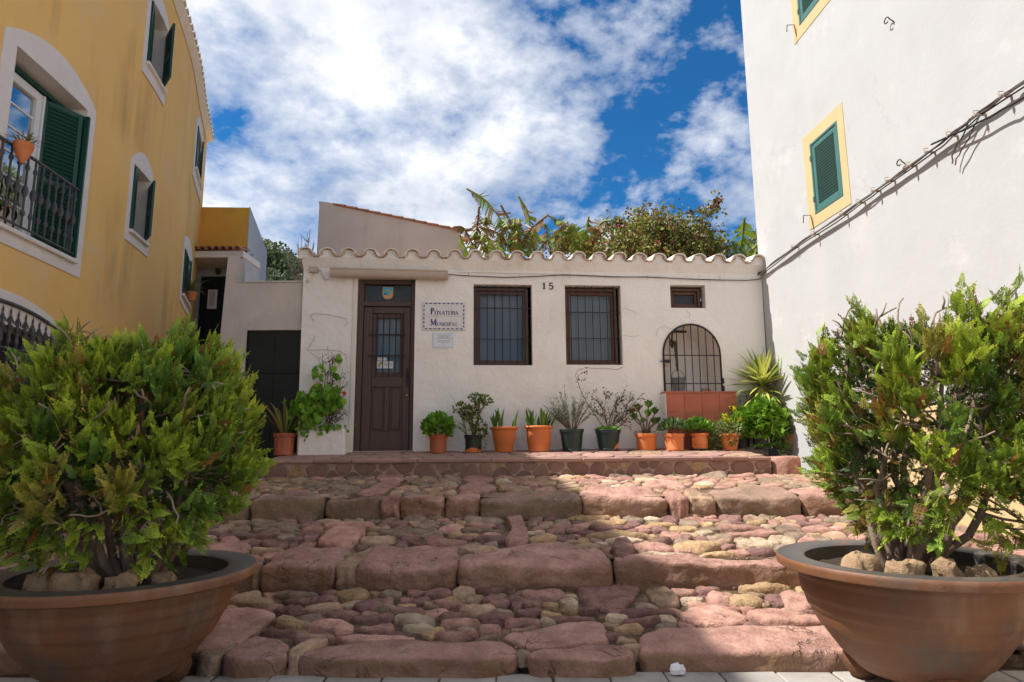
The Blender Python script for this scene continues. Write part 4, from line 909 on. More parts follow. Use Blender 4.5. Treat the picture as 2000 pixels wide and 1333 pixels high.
q = MB(); Sbox(q, WL[0] + .025, WL[0] + .06, 2.265, 2.30, .035, .055, .004); q.tube([S(WL[0] + .033, 2.30, .045), S(WL[0] + .033, 2.325, .045), S(WL[0] + .052, 2.325, .045), S(WL[0] + .052, 2.30, .045)], .003, 6); q.build('padlock', M['brass'], gate)
for z in (1.95, 2.06): q = MB(); Sbox(q, WL[1] - .01, WL[1] + .02, z - .04, z + .04, .003, .03, .004); q.build('hinge', M['iron'], gate)
# pulley, rope and bucket hanging inside
pu = thing('pulley', 'rusty spoked pulley wheel hanging under the arch of the well', 'pulley', S(2.43, 2.72, -.3))
q = MB(); W_ = lambda p, a: S(2.43 + p[0] * .55, 2.66 + p[1], -.3 + p[2] - p[0] * .8)
q.lathe([(.062, -.012), (.078, -.014), (.082, -.008), (.068, 0), (.082, .008), (.078, .014), (.062, .012)], 20, (0, 0, 0), fn=W_, closed=True)
q.build('wheel', M['rust'], pu, smooth=True, auto=40)
for k in range(4):
    a = k * math.pi / 4; q = MB(); q.tube([W_((.07 * math.cos(a), .07 * math.sin(a), 0), 0), W_((-.07 * math.cos(a), -.07 * math.sin(a), 0), 0)], .006, 6); q.build('spoke', M['rust'], pu)
q = MB(); q.tube([S(2.43, 2.66, -.3), S(2.44, 2.78, -.3), S(2.45, 2.83, -.3)], .012, 8); Sbox(q, 2.36, 2.66, 2.82, 2.85, -.33, -.27); q.build('bracket', M['rust'], pu)
q = MB(); q.tube([S(2.475, 2.69, -.3), S(2.485, 2.5, -.3), S(2.49, 2.36, -.3), S(2.495, 2.24, -.3)], [.02, .02, .016, .014], 8)
q.lathe([(0, -.03), (.026, 0), (0, .03)], 8, S(2.49, 2.33, -.3)); tag(q.build('well_rope', M['rope'], origin=S(2.48, 2.4, -.3), smooth=True), 'thick dark doubled rope running from the pulley down to the bucket', 'rope')
bk = thing('well_bucket', 'dented zinc bucket with a hoop handle hanging in the well niche', 'bucket', S(2.50, 1.93, -.3))
q = MB(); q.lathe([(0, 1.915), (.085, 1.915), (.088, 1.925), (.098, 2.12), (.104, 2.13), (.100, 2.135), (.092, 2.12), (.082, 1.93), (0, 1.93)], 24, (0, 0, 0), fn=lambda p, a: S(2.50 + p[0], p[2], -.3 + p[1])); q.build('body', M['zinc'], bk, smooth=True, auto=40)
q = MB(); q.tube([S(2.50 + .1 * math.cos(a), 2.12 + .13 * math.sin(a), -.3) for a in [math.pi * k / 14 for k in range(15)]], .005, 6); q.build('handle', M['zinc'], bk)
for s_ in (-1, 1): q = MB(); Sbox(q, 2.50 + s_ * .1 - .012, 2.50 + s_ * .1 + .012, 2.10, 2.155, -.315, -.285, .004); q.build('ear', M['zinc'], bk)
q = MB(); q.lathe([(.0925, 1.985), (.0955, 1.99), (.0965, 2.0), (.095, 2.005)], 24, (0, 0, 0), fn=lambda p, a: S(2.50 + p[0], p[2], -.3 + p[1])); q.build('hoop', M['zinc'], bk, smooth=True)
st = [(S(2.87 + .09 * math.cos(a), 0, -.2 + .07 * math.sin(a))) for a in [k * .8 for k in range(8)]]
o = stone('rubble_stone', [(p.x, p.y) for p in st], lambda x, y: 1.895, .07, M['stone_t'], None, ROUND, bury=.0, n=14, amp=.012); tag(o, 'brown stone lying on the well ledge behind the gate', 'stone')

# ---- electrics on the shop wall
jb = thing('junction_box', 'beige junction box with loose white cable under the left end of the eave', 'junction box', S(-2.80, 3.63))
q = MB(); Sbox(q, -2.862, -2.745, 3.588, 3.672, .0, .055, .006); q.build('box', M['gutter'], jb)
q = MB(); q.tube([S(-2.745, 3.63, .03), S(-2.70, 3.62, .03), S(-2.675, 3.54, .03), S(-2.63, 3.48, .03), S(-2.58, 3.50, .04), S(-2.55, 3.55, .05)], .010, 8); q.build('cable', M['cable_white'], jb, smooth=True)
q = MB(); q.tube([S(-2.80, 3.588, .02), S(-2.82, 3.52, .02), S(-2.86, 3.44, .02), S(-2.90, 3.45, .02), S(-2.89, 3.50, .02), S(-2.86, 3.50, .02)], .006, 8); q.build('cable', M['cable_white'], jb, smooth=True)
q = MB(); q.tube([S(-.915, 3.585, .03)] + [S(u, z, .02) for u, z in ((-.6, 3.57), (-.1, 3.555), (.35, 3.575), (.75, 3.605), (1.05, 3.60), (1.5, 3.585), (2.0, 3.59), (2.6, 3.57), (3.1, 3.56), (3.5, 3.56), (3.68, 3.575), (3.74, 3.60))], .0065, 8)
tag(q.build('eave_cable', M['cable_black'], origin=S(1.4, 3.58), smooth=True), 'thin dark cable sagging along the shop wall under the tiles', 'cable')
q = MB()
for u in (-.62, .85, 2.0, 3.1): q.tube([S(u, 3.56, .0), S(u, 3.60, .025), S(u, 3.62, .0)], .004, 6)
q.tube([S(-.75, 3.625, .012), S(-.2, 3.622, .015), S(.35, 3.615, .012), S(.9, 3.612, .014), S(1.9, 3.585, .012), S(3.2, 3.565, .012)], .004, 6)
tag(q.build('eave_wire', M['cable_white'], origin=S(1.0, 3.6)), 'pale old wire with clips along the shop wall just above the dark cable', 'wire')
# dry creeper stems left on the plaster
def creeper(label, lines, mt='bark_dark', r_=.0022):
    b = MB()
    for L_ in lines: b.tube([S(u, z, .008) for u, z in L_], r_, 5)
    tag(b.build('dry_creeper', M[mt], origin=S(*lines[0][0])), label, 'creeper')
creeper('thin dry creeper stem stuck to the wall between junction box and door', [[(-2.83, 2.98), (-2.75, 3.0), (-2.6, 2.99), (-2.45, 2.96), (-2.33, 2.93), (-2.31, 2.88), (-2.35, 2.82)], [(-2.83, 2.98), (-2.80, 2.93), (-2.77, 2.88)]])
creeper('wiry dry creeper above the nasturtiums left of the door', [[(-2.85, 2.48), (-2.80, 2.57), (-2.75, 2.68)], [(-2.85, 2.48), (-2.6, 2.49), (-2.4, 2.47), (-2.32, 2.42), (-2.31, 2.36)], [(-2.82, 2.46), (-2.7, 2.38), (-2.64, 2.26), (-2.63, 2.2)]])
creeper('straggling rose stem on the wall under the right barred window', [[(.93, 2.05), (.90, 2.14), (.95, 2.22), (1.05, 2.25), (1.2, 2.235), (1.35, 2.24), (1.5, 2.22), (1.6, 2.26)]])
creeper('faint cracks of dry creeper on the wall right of the windows', [[(1.62, 3.12), (1.72, 3.10), (1.82, 3.05), (1.80, 3.0)], [(1.62, 2.72), (1.75, 2.70), (1.85, 2.72)], [(2.10, 2.72), (2.13, 2.82), (2.22, 2.86), (2.32, 2.82)], [(2.6, 2.98), (2.62, 3.05), (2.56, 3.1)]], r_=.0014)

# =================================================================== WHITE HOUSE ON THE RIGHT
RC = on_y(1483, 530, 9.52); RD = Vector((.055, -1, 0)).normalized(); RN = Vector((-1, -.055, 0)).normalized()
def Wp(s, z, d=0.0): return Vector((RC.x, RC.y, 0)) + RD * s + RN * d + Vector((0, 0, z))
def wpx(px, py, d=0.0):
    p = on_plane(px, py, Wp(0, 0, d), RN); return ((p - Vector((RC.x, RC.y, 0))).dot(RD), p.z)
wh = thing('white_house', 'tall plain white house wall on the right with teal louvred shutters in yellow bands', 'building', Wp(0, .7))
WW = [(1.70, 2.335, 3.995, 4.935), (1.70, 2.335, 6.60, 7.55)]
b = MB()
b.poly([[(0, -.2), (16, -.2), (16, 11.5), (0, 11.5)]] + [rect(*w)[::-1] for w in WW], lambda s, z: Wp(s, z))
for w in WW:
    lp = rect(*w)
    for i in range(4): p, q = lp[i], lp[(i + 1) % 4]; b.quad(Wp(*p), Wp(*p, -.12), Wp(*q, -.12), Wp(*q))
b.quad(Wp(0, -.2), Wp(0, 11.5), Wp(0, 11.5, -8), Wp(0, -.2, -8)); b.quad(Wp(0, 11.5), Wp(16, 11.5), Wp(16, 11.5, -8), Wp(0, 11.5, -8)); b.quad(Wp(16, -.2), Wp(16, -.2, -8), Wp(16, 11.5, -8), Wp(16, 11.5))
b.build('wall', M['plaster_white'], wh)
b = MB(); b.bbox(1.35, 15.9, .002,   .03, -.2, 1.50, .01, fn=lambda x, y, z: Wp(x, z, y)); b.build('yellow_plinth', M['paint_yellow'], wh)
def louvre(parent, w, h, frame, slat_pitch, matname, mid=False, th=.035, M4=None, slat_tilt=35):
    """louvred leaf in local coords: x 0..w, z 0..h, front at +y; returns the frame object with slats as children"""
    b = MB(); b.bbox(0, frame, -th / 2, th / 2, 0, h, .004); b.bbox(w - frame, w, -th / 2, th / 2, 0, h, .004); b.bbox(frame + .0005, w - frame - .0005, -th / 2, th / 2, 0, frame * 1.15, .004); b.bbox(frame + .0005, w - frame - .0005, -th / 2, th / 2, h - frame, h, .004)
    zz = [(frame * 1.15, h - frame)]
    if mid: mz = h * .46; b.bbox(frame + .0005, w - frame - .0005, -th / 2, th / 2, mz - frame * .6, mz + frame * .6, .004); zz = [(frame * 1.15, mz - frame * .6), (mz + frame * .6, h - frame)]
    me = b.build('shutter', M[matname]); o = me; o.parent = parent
    o.matrix_basis = Matrix.Translation(-world_off(parent)) @ M4
    s_ = MB(); t2 = th * .9; a = R(slat_tilt); hw = slat_pitch * .62
    V = []
    for x in (frame, w - frame):
        for sx, st_ in ((-1, -1), (1, -1), (1, 1), (-1, 1)): V.append((x, -math.cos(a) * hw * sx * .9 * 0 + sx * hw * math.cos(a) * .75 + 0, -sx * hw * math.sin(a) + st_ * .003))
    s_.add(V, [(0, 1, 2, 3), (7, 6, 5, 4), (0, 4, 5, 1), (1, 5, 6, 2), (2, 6, 7, 3), (3, 7, 4, 0)])
    sm = None
    for a0, a1 in zz:
        n = int((a1 - a0) / slat_pitch)
        for k in range(n):
            if sm is None: so = s_.build('slat', M[matname]); sm = so.data
            else: so = link('slat', sm)
            so.parent = o; so.location = (0, 0, a0 + (a1 - a0) * (k + .5) / n)
    return o
def frame_matrix(origin, ex, ny):   # x along ex, y = outward normal, z up
    ex = ex.normalized(); ny = ny.normalized(); M4 = Matrix.Identity(4)
    for i in range(3): M4[i][0] = ex[i]; M4[i][1] = ny[i]; M4[i][2] = (0, 0, 1)[i]; M4[i][3] = origin[i]
    return M4
for w, (bz0, bz1) in zip(WW, ((3.85, 5.09), (6.44, 7.7))):
    s0, s1, z0, z1 = w
    b = MB(); b.poly([rect(1.535, 2.468, bz0, bz1)] + [rect(*w)[::-1]], lambda s, z: Wp(s, z, .006)); b.add([], [])
    for p, q in zip(rect(1.535, 2.468, bz0, bz1), rect(1.535, 2.468, bz0, bz1)[1:] + rect(1.535, 2.468, bz0, bz1)[:1]): b.quad(Wp(*p, .0005), Wp(*q, .0005), Wp(*q, .006), Wp(*p, .006))
    b.build('window_band', M['paint_yellow'], wh)
    f = MB()
    for a, c, e, g_ in ((s0 + .002, s0 + .035, z0 + .002, z1 - .002), (s1 - .035, s1 - .002, z0 + .002, z1 - .002), (s0 + .0355, s1 - .0355, z0 + .002, z0 + .035), (s0 + .0355, s1 - .0355, z1 - .035, z1 - .002)): f.bbox(a, c, -.05, .012, e, g_, .004, fn=lambda x, y, z: Wp(x, z, y))
    f.build('shutter_frame', M['teal_paint'], wh)
    # along-wall axis reversed so that (x, normal, z) stays right handed
    M4 = frame_matrix(Wp(s1 - .037, z0 + .037, -.012), -RD, RN)
    M4 = Matrix(((-RD.x, RN.x, 0, 0), (-RD.y, RN.y, 0, 0), (0, 0, 1, 0), (0, 0, 0, 1))); M4.translation = Wp(s1 - .037, z0 + .037, -.012)
    louvre(wh, s1 - s0 - .074, z1 - z0 - .074, .06, .036, 'teal_paint', M4=M4, slat_tilt=-40, th=.03)
    b = MB(); b.quad(Wp(s0, z0, -.1), Wp(s1, z0, -.1), Wp(s1, z1, -.1), Wp(s0, z1, -.1)); b.build('dark_backing', M['dark_room'], wh)
    for z in (z0 + .2, z1 - .2):
        q = MB(); q.bbox(s0 + .0, s0 + .03, .012, .024, z - .035, z + .035, .003, fn=lambda x, y, zz: Wp(x, zz, y)); q.build('hinge', M['teal_paint'], wh)
def hook(px, py, label):
    s, z = wpx(px, py); q = MB(); q.tube([Wp(s, z - .18, .004), Wp(s, z, .03), Wp(s - .01, z + .0, .12), Wp(s - .01, z - .10, .13)], .006, 6); tag(q.build('shutter_hook', M['rust'], origin=Wp(s, z)), label, 'hook')
hook(1588, 421, 'rusty bent iron hook at the lower corner of the yellow band of the lower shutter'); hook(1555, 49, 'rusty bent iron hook below the yellow band of the upper shutter')
def ring(px, py, label):
    s, z = wpx(px, py); q = MB(); q.tube([Wp(s + .035 * math.cos(a), z + .03 * math.sin(a) + .02, .05) for a in [2 * math.pi * k / 12 for k in range(11)]] , .006, 6); q.tube([Wp(s + .035, z + .02, .05), Wp(s + .045, z - .03, .0)], .006, 6); tag(q.build('wall_ring', M['rust'], origin=Wp(s, z)), label, 'ring bolt')
ring(1766, 322, 'iron ring bolt sticking out of the white wall just above the cables'); ring(1741, 44, 'small iron ring bolt high on the white wall')
# cables
base = [(1488, 536), (1518, 514), (1578, 470), (1640, 430), (1690, 395), (1722, 371), (1770, 338), (1828, 296), (1872, 262), (1918, 227), (1975, 187), (2000, 170), (2120, 92), (2300, -25), (2700, -290)]
def cable(name, pts, offs, r_, mt, label, dz=0, wob=.012, sd=0, group=None):
    rg = random.Random(sd); P = []
    wpts = [wpx(*p) for p in pts]
    for i, (s, z) in enumerate(wpts):
        P.append(Wp(s, z + dz + rg.uniform(-wob, wob), offs + rg.uniform(-.006, .006)))
        if i + 1 < len(wpts): s2, z2 = wpts[i + 1]; P.append(Wp((s + s2) / 2, (z + z2) / 2 + dz - .004 + rg.uniform(-wob, wob), offs + rg.uniform(-.008, .008)))
    b = MB(); b.tube([Vector(p) for p in crom3(P, 4)], r_, 6); tag(b.build(name, M[mt], origin=P[0], smooth=True), label, 'cable', group)
def crom3(P, n=6):
    P = [Vector(p) for p in P]; P = [2 * P[0] - P[1]] + P + [2 * P[-1] - P[-2]]; out = []
    for i in range(1, len(P) - 2):
        for k in range(n):
            t = k / n; a, b, c, d = P[i - 1:i + 3]; out.append(.5 * ((2 * b) + (c - a) * t + (2 * a - 5 * b + 4 * c - d) * t * t + (3 * b - a - 3 * c + d) * t ** 3))
    out.append(P[-2]); return out
gtxt = 'cables clipped in a bundle across the white wall'
cable('wall_cable', base, .055, .008, 'cable_brown', 'thickest brown cable in the middle of the bundle across the white wall', 0, .003, 1, gtxt)
cable('wall_cable', base, .05, .008, 'cable_brown', 'uppermost brown cable of the bundle across the white wall', .012, .004, 2, gtxt)
cable('wall_cable', base, .062, .007, 'cable_brown', 'outermost thin brown cable of the bundle across the white wall', -.010, .005, 3, gtxt)
cable('wall_cable', base, .035, .007, 'cable_brown', 'lowest brown cable of the bundle across the white wall', -.018, .006, 4, gtxt)
cable('black_cable', [(1836, 283), (1880, 263), (1930, 240), (1975, 215), (2000, 202), (2120, 130), (2300, 20), (2700, -230)], .08, .009, 'cable_black', 'single black cable leaving the bundle below it towards the right', 0, .002, 5)
for k, (pp, lb) in enumerate((([(1908, 232), (1895, 262), (1880, 285), (1873, 305), (1872, 320)], 'left one of two loose cable ends hanging from the bundle on the white wall'), ([(1925, 230), (1910, 260), (1893, 290), (1880, 312), (1877, 323)], 'right one of two loose cable ends hanging from the bundle on the white wall'))):
    cable('cable_end', pp, .06, .006, 'cable_brown', lb, 0, .002, 8 + k)
ORD = ['lowest', 'second', 'third', 'fourth', 'fifth', 'sixth', 'seventh', 'eighth', 'ninth', 'tenth', 'topmost']
for k, (px, py) in enumerate([(1560, 483), (1600, 458), (1656, 419), (1690, 396), (1720, 373), (1748, 353), (1790, 324), (1826, 297), (1870, 265), (1925, 224), (1975, 187)]):
    s, z = wpx(px, py); q = MB(); q.bbox(s - .012, s + .012, .0, .10, z - .012, z + .006, .003, fn=lambda x, y, zz: Wp(x, zz, y)); q.tube([Wp(s, z - .02, .10), Wp(s, z + .03, .105), Wp(s + .012, z + .03, .07)], .005, 5)
    tag(q.build('cable_clip', M['gutter'], origin=Wp(s, z)), ORD[k] + ' cable clip up from the shop roof on the white wall', 'clip', 'clips holding the cable bundle')

# =================================================================== YELLOW HOUSE ON THE LEFT (curved front)
SC = 1.5
CTRL = [(-3.40, -9), (-3.46, -6), (-3.48, 0.0), (-3.50, 2.5), (-3.53, 4.0), (-3.62, 5.1), (-3.80, 6.3), (-4.0, 7.1), (-4.33, 8.15), (-4.75, 9.23), (-5.2, 10.45)]
WC = [Vector((p.x, p.y)) for p in crom3([Vector((x * SC, y * SC, 0)) for x, y in CTRL], 24)]
WSL = [0.0]
for a, c in zip(WC, WC[1:]): WSL.append(WSL[-1] + (c - a).length)
i0 = min(range(len(WC)), key=lambda i: abs(WC[i].y)); s_off = WSL[i0] + (0 - WC[i0].y); WSL = np.array([s - s_off for s in WSL]); WX = np.array([p.x for p in WC]); WY = np.array([p.y for p in WC])
def Y(s, z, d=0.0):
    """s along the front, z height, d towards the street; s and z in survey units (x1.5)"""
    s *= SC; x, y = np.interp(s, WSL, WX), np.interp(s, WSL, WY); e = .25
    tx, ty = np.interp(s + e, WSL, WX) - np.interp(s - e, WSL, WX), np.interp(s + e, WSL, WY) - np.interp(s - e, WSL, WY); L = math.hypot(tx, ty)
    return Vector((x + ty / L * d, y - tx / L * d, CAM_H + (z - CAM_H) * SC))
yh = thing('yellow_house', 'tall curved yellow house on the left with white arched window surrounds and dark green shutters', 'building', Y(6, .8))
# opening: s0,s1,z0,z1 ; band: o_s0,o_s1,o_z0,corner z,peak z
OP = {'balcony': ((4.27, 5.19, 2.70, 4.02), (4.14, 5.325, 2.575, 4.08, 4.26)), 'a': ((6.15, 6.63, 3.29, 3.97), (6.075, 6.725, 3.165, 4.0, 4.17)), 'b': ((6.21, 6.79, 5.12, 5.85), (6.125, 6.86, 4.965, 5.86, 6.03)),
      'c': ((8.85, 9.82, 3.26, 3.92), (8.70, 9.95, 3.13, 4.0, 4.17)), 'd': ((9.33, 10.2, 5.30, 5.98), (9.15, 10.32, 5.10, 6.0, 6.2)), 'grille': ((3.78, 5.045, .9, 2.02), (3.70, 5.11, .8, 2.135, 2.26))}
SS = sorted(set([round(-1.4 + .2 * k, 3) for k in range(61)] + [v for o, _ in OP.values() for v in o[:2]])); SS = [s for s in SS if s <= 10.72] + [10.72]
ZZ = sorted(set([0.0, .9, 1.5, 4.5, 6.36] + [v for o, _ in OP.values() for v in o[2:4]]))
b = MB()
for sa, sb in zip(SS, SS[1:]):
    for za, zb in zip(ZZ, ZZ[1:]):
        sm_, zm = (sa + sb) / 2, (za + zb) / 2
        if any(o[0] < sm_ < o[1] and o[2] < zm < o[3] for o, _ in OP.values()): continue
        b.quad(Y(sa, za), Y(sb, za), Y(sb, zb), Y(sa, zb))
e1, e2 = Y(-1.4, 0), Y(-1.4, 6.36)
b.quad(e1 + Vector((-9, 0, 0)), e1, e2, e2 + Vector((-9, 0, 0)))
e1, e2 = Y(10.72, 0), Y(10.72, 6.36)
b.quad(e1, e1 + Vector((-7, .8, 0)), e2 + Vector((-7, .8, 0)), e2)
b.build('wall', M['plaster_yellow'], yh, smooth=True, auto=25)
# roof edge: tile ends over a pale verge, roof sheet behind
rb = MB(); rt = MB()
for sa, sb in zip(SS, SS[1:]):
    rb.quad(Y(sa, 6.30, .012), Y(sb, 6.30, .012), Y(sb, 6.36, .12), Y(sa, 6.36, .12)); rb.quad(Y(sa, 6.36, .12), Y(sb, 6.36, .12), Y(sb, 6.37, .14), Y(sa, 6.37, .14)); rb.quad(Y(sa, 6.37, .14), Y(sb, 6.37, .14), Y(sb, 6.40, -.5), Y(sa, 6.40, -.5))
    rt.quad(Y(sa, 6.40, -.2), Y(sb, 6.40, -.2), Y(sb, 6.75, -5), Y(sa, 6.75, -5))
rb.build('verge', M['washed_tile'], yh); rt.build('roof', M['terracotta_tile'], yh)
tm = None; s = 3.0
while s < 10.7:
    if s > 3:
        tb = MB(); p = Y(s, 6.385, .16); q_ = Y(s, 6.41, -.45); w = (Y(s + .05, 0) - Y(s - .05, 0)).normalized()
        V = []
        for base_, rr in ((p, .10), (q_, .085)):
            for k in range(7): a = math.pi * k / 6; V.append(base_ + w * math.cos(a) * rr + Vector((0, 0, math.sin(a) * rr * .8)))
        tb.add(V, [(k, k + 1, k + 8, k + 7) for k in range(6)] + [tuple(range(7))[::-1]]); tb.build('roof_tile', M['washed_tile'], yh, smooth=True, auto=40)
    s += .155
ch_ = MB(); p = Y(7.6, 6.4, -1.2); ch_.box(p.x - .35, p.x + .35, p.y - .35, p.y + .35, p.z - .3, p.z + 1.1); ch_.build('chimney', M['plaster_cream'], yh)
def band(outer, inner, arch=True, th=.014):
    o0, o1, oz, oc, pk = outer; i0_, i1, iz0, iz1 = inner; n = 14
    top = [(o0 + (o1 - o0) * k / n, oc + (pk - oc) * (1 - (2 * k / n - 1) ** 2)) for k in range(n + 1)]; itop = [(i0_ + (i1 - i0_) * k / n, iz1) for k in range(n + 1)]
    b = MB()
    for k in range(n): b.quad(Y(*itop[k], th), Y(*itop[k + 1], th), Y(*top[k + 1], th), Y(*top[k], th)); b.quad(Y(*top[k], th), Y(*top[k + 1], th), Y(*top[k + 1], .0005), Y(*top[k], .0005))
    m_ = 6
    for k in range(m_):
        f0, f1 = k / m_, (k + 1) / m_
        b.quad(Y(o0, oz + (oc - oz) * f0, th), Y(i0_, iz0 + (iz1 - iz0) * f0, th), Y(i0_, iz0 + (iz1 - iz0) * f1, th), Y(o0, oz + (oc - oz) * f1, th))
        b.quad(Y(i1, iz0 + (iz1 - iz0) * f0, th), Y(o1, oz + (oc - oz) * f0, th), Y(o1, oz + (oc - oz) * f1, th), Y(i1, iz0 + (iz1 - iz0) * f1, th))
        sa, sb = i0_ + (i1 - i0_) * f0, i0_ + (i1 - i0_) * f1; ta, tb_ = o0 + (o1 - o0) * f0, o0 + (o1 - o0) * f1
        b.quad(Y(ta, oz, th), Y(tb_, oz, th), Y(sb, iz0, th), Y(sa, iz0, th))
        b.quad(Y(sa, iz1, -.34), Y(sb, iz1, -.34), Y(sb, iz1, th), Y(sa, iz1, th)); b.quad(Y(sa, iz0, th), Y(sb, iz0, th), Y(sb, iz0, -.34), Y(sa, iz0, -.34))
    for a, c in ((o0, 0), (o1, 0)): b.quad(Y(a, oz, .0005), Y(a, oz, th), Y(a, oc, th), Y(a, oc, .0005))
    b.quad(Y(i0_, iz0, th), Y(i0_, iz0, -.34), Y(i0_, iz1, -.34), Y(i0_, iz1, th)); b.quad(Y(i1, iz0, -.34), Y(i1, iz0, th), Y(i1, iz1, th), Y(i1, iz1, -.34))
    return b.build('window_surround', M['plaster_cream'], yh)
for k, (inner, outer) in OP.items():
    band(outer, inner)
    s0, s1, z0, z1 = inner
    if k != 'grille':
        b = MB(); b.bbox(s0 - .02, s1 + .02, -.02, .075, z0 - .035, z0 - .001, .006, fn=lambda x, y, z: Y(x, z, y)); b.build('sill', M['plaster_cream'], yh)
    b = MB(); b.quad(Y(s0, z0, -.33), Y(s1, z0, -.33), Y(s1, z1, -.33), Y(s0, z1, -.33)); b.build('window_pane' if k not in ('balcony',) else 'dark_backing', M['dark_room'], yh)
def yleaf(s_h, z0, h, w, direction, d=-.01, mid=True):
    org = Y(s_h, z0, d); ex = direction.normalized(); ny = Vector((ex.y, -ex.x, 0))
    M4 = Matrix(((ex.x, -ny.x, 0, 0), (ex.y, -ny.y, 0, 0), (0, 0, 1, 0), (0, 0, 0, 1))); M4.translation = org
    return louvre(yh, w, h, .06, .042, 'green_paint', mid=mid, M4=M4, slat_tilt=35)
def tang(s): return (Y(s + .05, 0) - Y(s - .05, 0)).normalized()
def norm(s): t_ = tang(s); return Vector((t_.y, -t_.x, 0))
for k, a_near, a_far in (('a', -8, 26), ('b', -8, 26), ('c', -6, 7), ('d', -6, 7)):
    (s0, s1, z0, z1), _ = OP[k]; w = (s1 - s0) * SC / 2 - .02; h = (z1 - z0) * SC - .06
    t0, n0 = tang(s0), norm(s0); los = Vector((Y(s0, 0).x, Y(s0, 0).y, 0)).normalized()
    yleaf(s0 + .015, z0 + .015, h, w, (los * .98 + n0 * .10), d=.02)
    t1, n1 = tang(s1), norm(s1); an = R(a_far); yleaf(s1 - .01, z0 + .015, h * .93, w * (1.15 if a_far > 10 else 1.0), (-t1 * math.cos(an) + n1 * math.sin(an)), d=.0)
# balcony: glazed door, folded shutter, railing
(s0, s1, z0, z1), _ = OP['balcony']
Yb = lambda b, a, c, e, g_, d0, d1, bev=.006: b.bbox(a, c, d0, d1, e, g_, bev, fn=lambda x, y, z: Y(x, z, y))
b = MB(); Yb(b, s0 + .01, s0 + .05, z0, z1 - .06, -.30, -.24); Yb(b, 4.80, 4.86, z0, z1 - .06, -.30, -.24); Yb(b, s0 + .0505, 4.7995, z1 - .13, z1 - .06, -.30, -.24); Yb(b, s0 + .0505, 4.7995, z0, z0 + .10, -.30, -.24)
fd = b.build('glazed_door', M['white_pvc'], yh)
b = MB(); Yb(b, 4.862, 4.885, z0, z1 - .06, -.31, -.22); b.build('door_jamb', M['white_pvc'], fd)
b = MB(); Yb(b, s0 + .05, 4.80, z0 + .10, z1 - .13, -.285, -.28, .001); b.build('pane', M['glass'], fd)
b = MB(); Yb(b, s0 + .05, 4.80, z0 + .10, z1 - .13, -.325, -.32, .001); b.build('curtain', M['blind'], fd)
for z in (2.98, 3.17, 3.36, 3.55, 3.73): b = MB(); Yb(b, s0 + .0505, 4.7995, z - .008, z + .008, -.279, -.268, .002); b.build('glazing_bar', M['white_pvc'], fd)
b = MB(); Yb(b, s0 + .01, s1 - .02, z1 - .05, z1 - .015, -.26, -.20); b.build('green_lintel', M['green_paint'], yh)
p0, p1 = Y(4.90, z0, -.27), Y(5.165, z0, -.02); dv = p1 - p0; dv.z = 0
ny = Vector((dv.y, -dv.x, 0)).normalized(); M4 = Matrix(((dv.normalized().x, -ny.x, 0, 0), (dv.normalized().y, -ny.y, 0, 0), (0, 0, 1, 0), (0, 0, 0, 1))); M4.translation = p0 + Vector((0, 0, .02))
louvre(yh, dv.length, (z1 - z0) * SC - .12, .055, .05, 'green_paint', mid=True, M4=M4, slat_tilt=35)
M4b = M4.copy(); M4b.translation = Y(5.175, z0, -.26) + Vector((0, 0, .02)); nd = norm(5.175)
M4b = Matrix(((nd.x, -nd.y, 0, 0), (nd.y, nd.x, 0, 0), (0, 0, 1, 0), (0, 0, 0, 1))); M4b.translation = Y(5.178, z0 + .013, -.27)
louvre(yh, .33, (z1 - z0) * SC - .12, .055, .05, 'green_paint', mid=True, M4=M4b, slat_tilt=35)
rl = MB(); rl.tube([Y(4.0 + 1.16 * k / 8, 3.285, .03) for k in range(9)], .02, 8); rail = rl.build('railing', M['iron_grey'], yh, smooth=True)
b = MB(); b.tube([Y(4.0 + 1.16 * k / 8, 2.74, .03) for k in range(9)], .014, 8); b.build('bottom_rail', M['iron_grey'], rail, smooth=True)
bal = None
for k in range(13):
    s = 4.06 + k * .088; p = Y(s, 2.74, .03)
    if bal is None:
        b = MB(); H = .545 * SC; b.lathe([(.012, 0), (.012, .12), (.02, .135), (.026, .16), (.02, .185), (.012, .2), (.012, .34), (.02, .355), (.03, .385), (.034, .41), (.03, .435), (.02, .465), (.012, .48), (.012, H - .17), (.02, H - .16), (.024, H - .14), (.02, H - .12), (.012, H - .1), (.012, H)], 8)
        o = b.build('baluster', M['iron_grey'], rail, smooth=True); bal = o.data
        off = np.array(world_off(rail)); co = np.zeros(len(bal.vertices) * 3); bal.vertices.foreach_get('co', co); bal.vertices.foreach_set('co', (co.reshape(-1, 3) + off).ravel())
    else: o = link('baluster', bal, rail)
    o.location = p - world_off(rail)
b = MB()
for k in range(6):
    s = 4.12 + k * .06; c = Y(s, 2.86, .04); t_ = tang(s)
    b.tube([c + t_ * (.05 - .005 * j) * math.cos(j * .7) + Vector((0, 0, (.05 - .005 * j) * math.sin(j * .7) + .02)) for j in range(9)], .007, 5)
b.build('scrollwork', M['iron_grey'], rail)
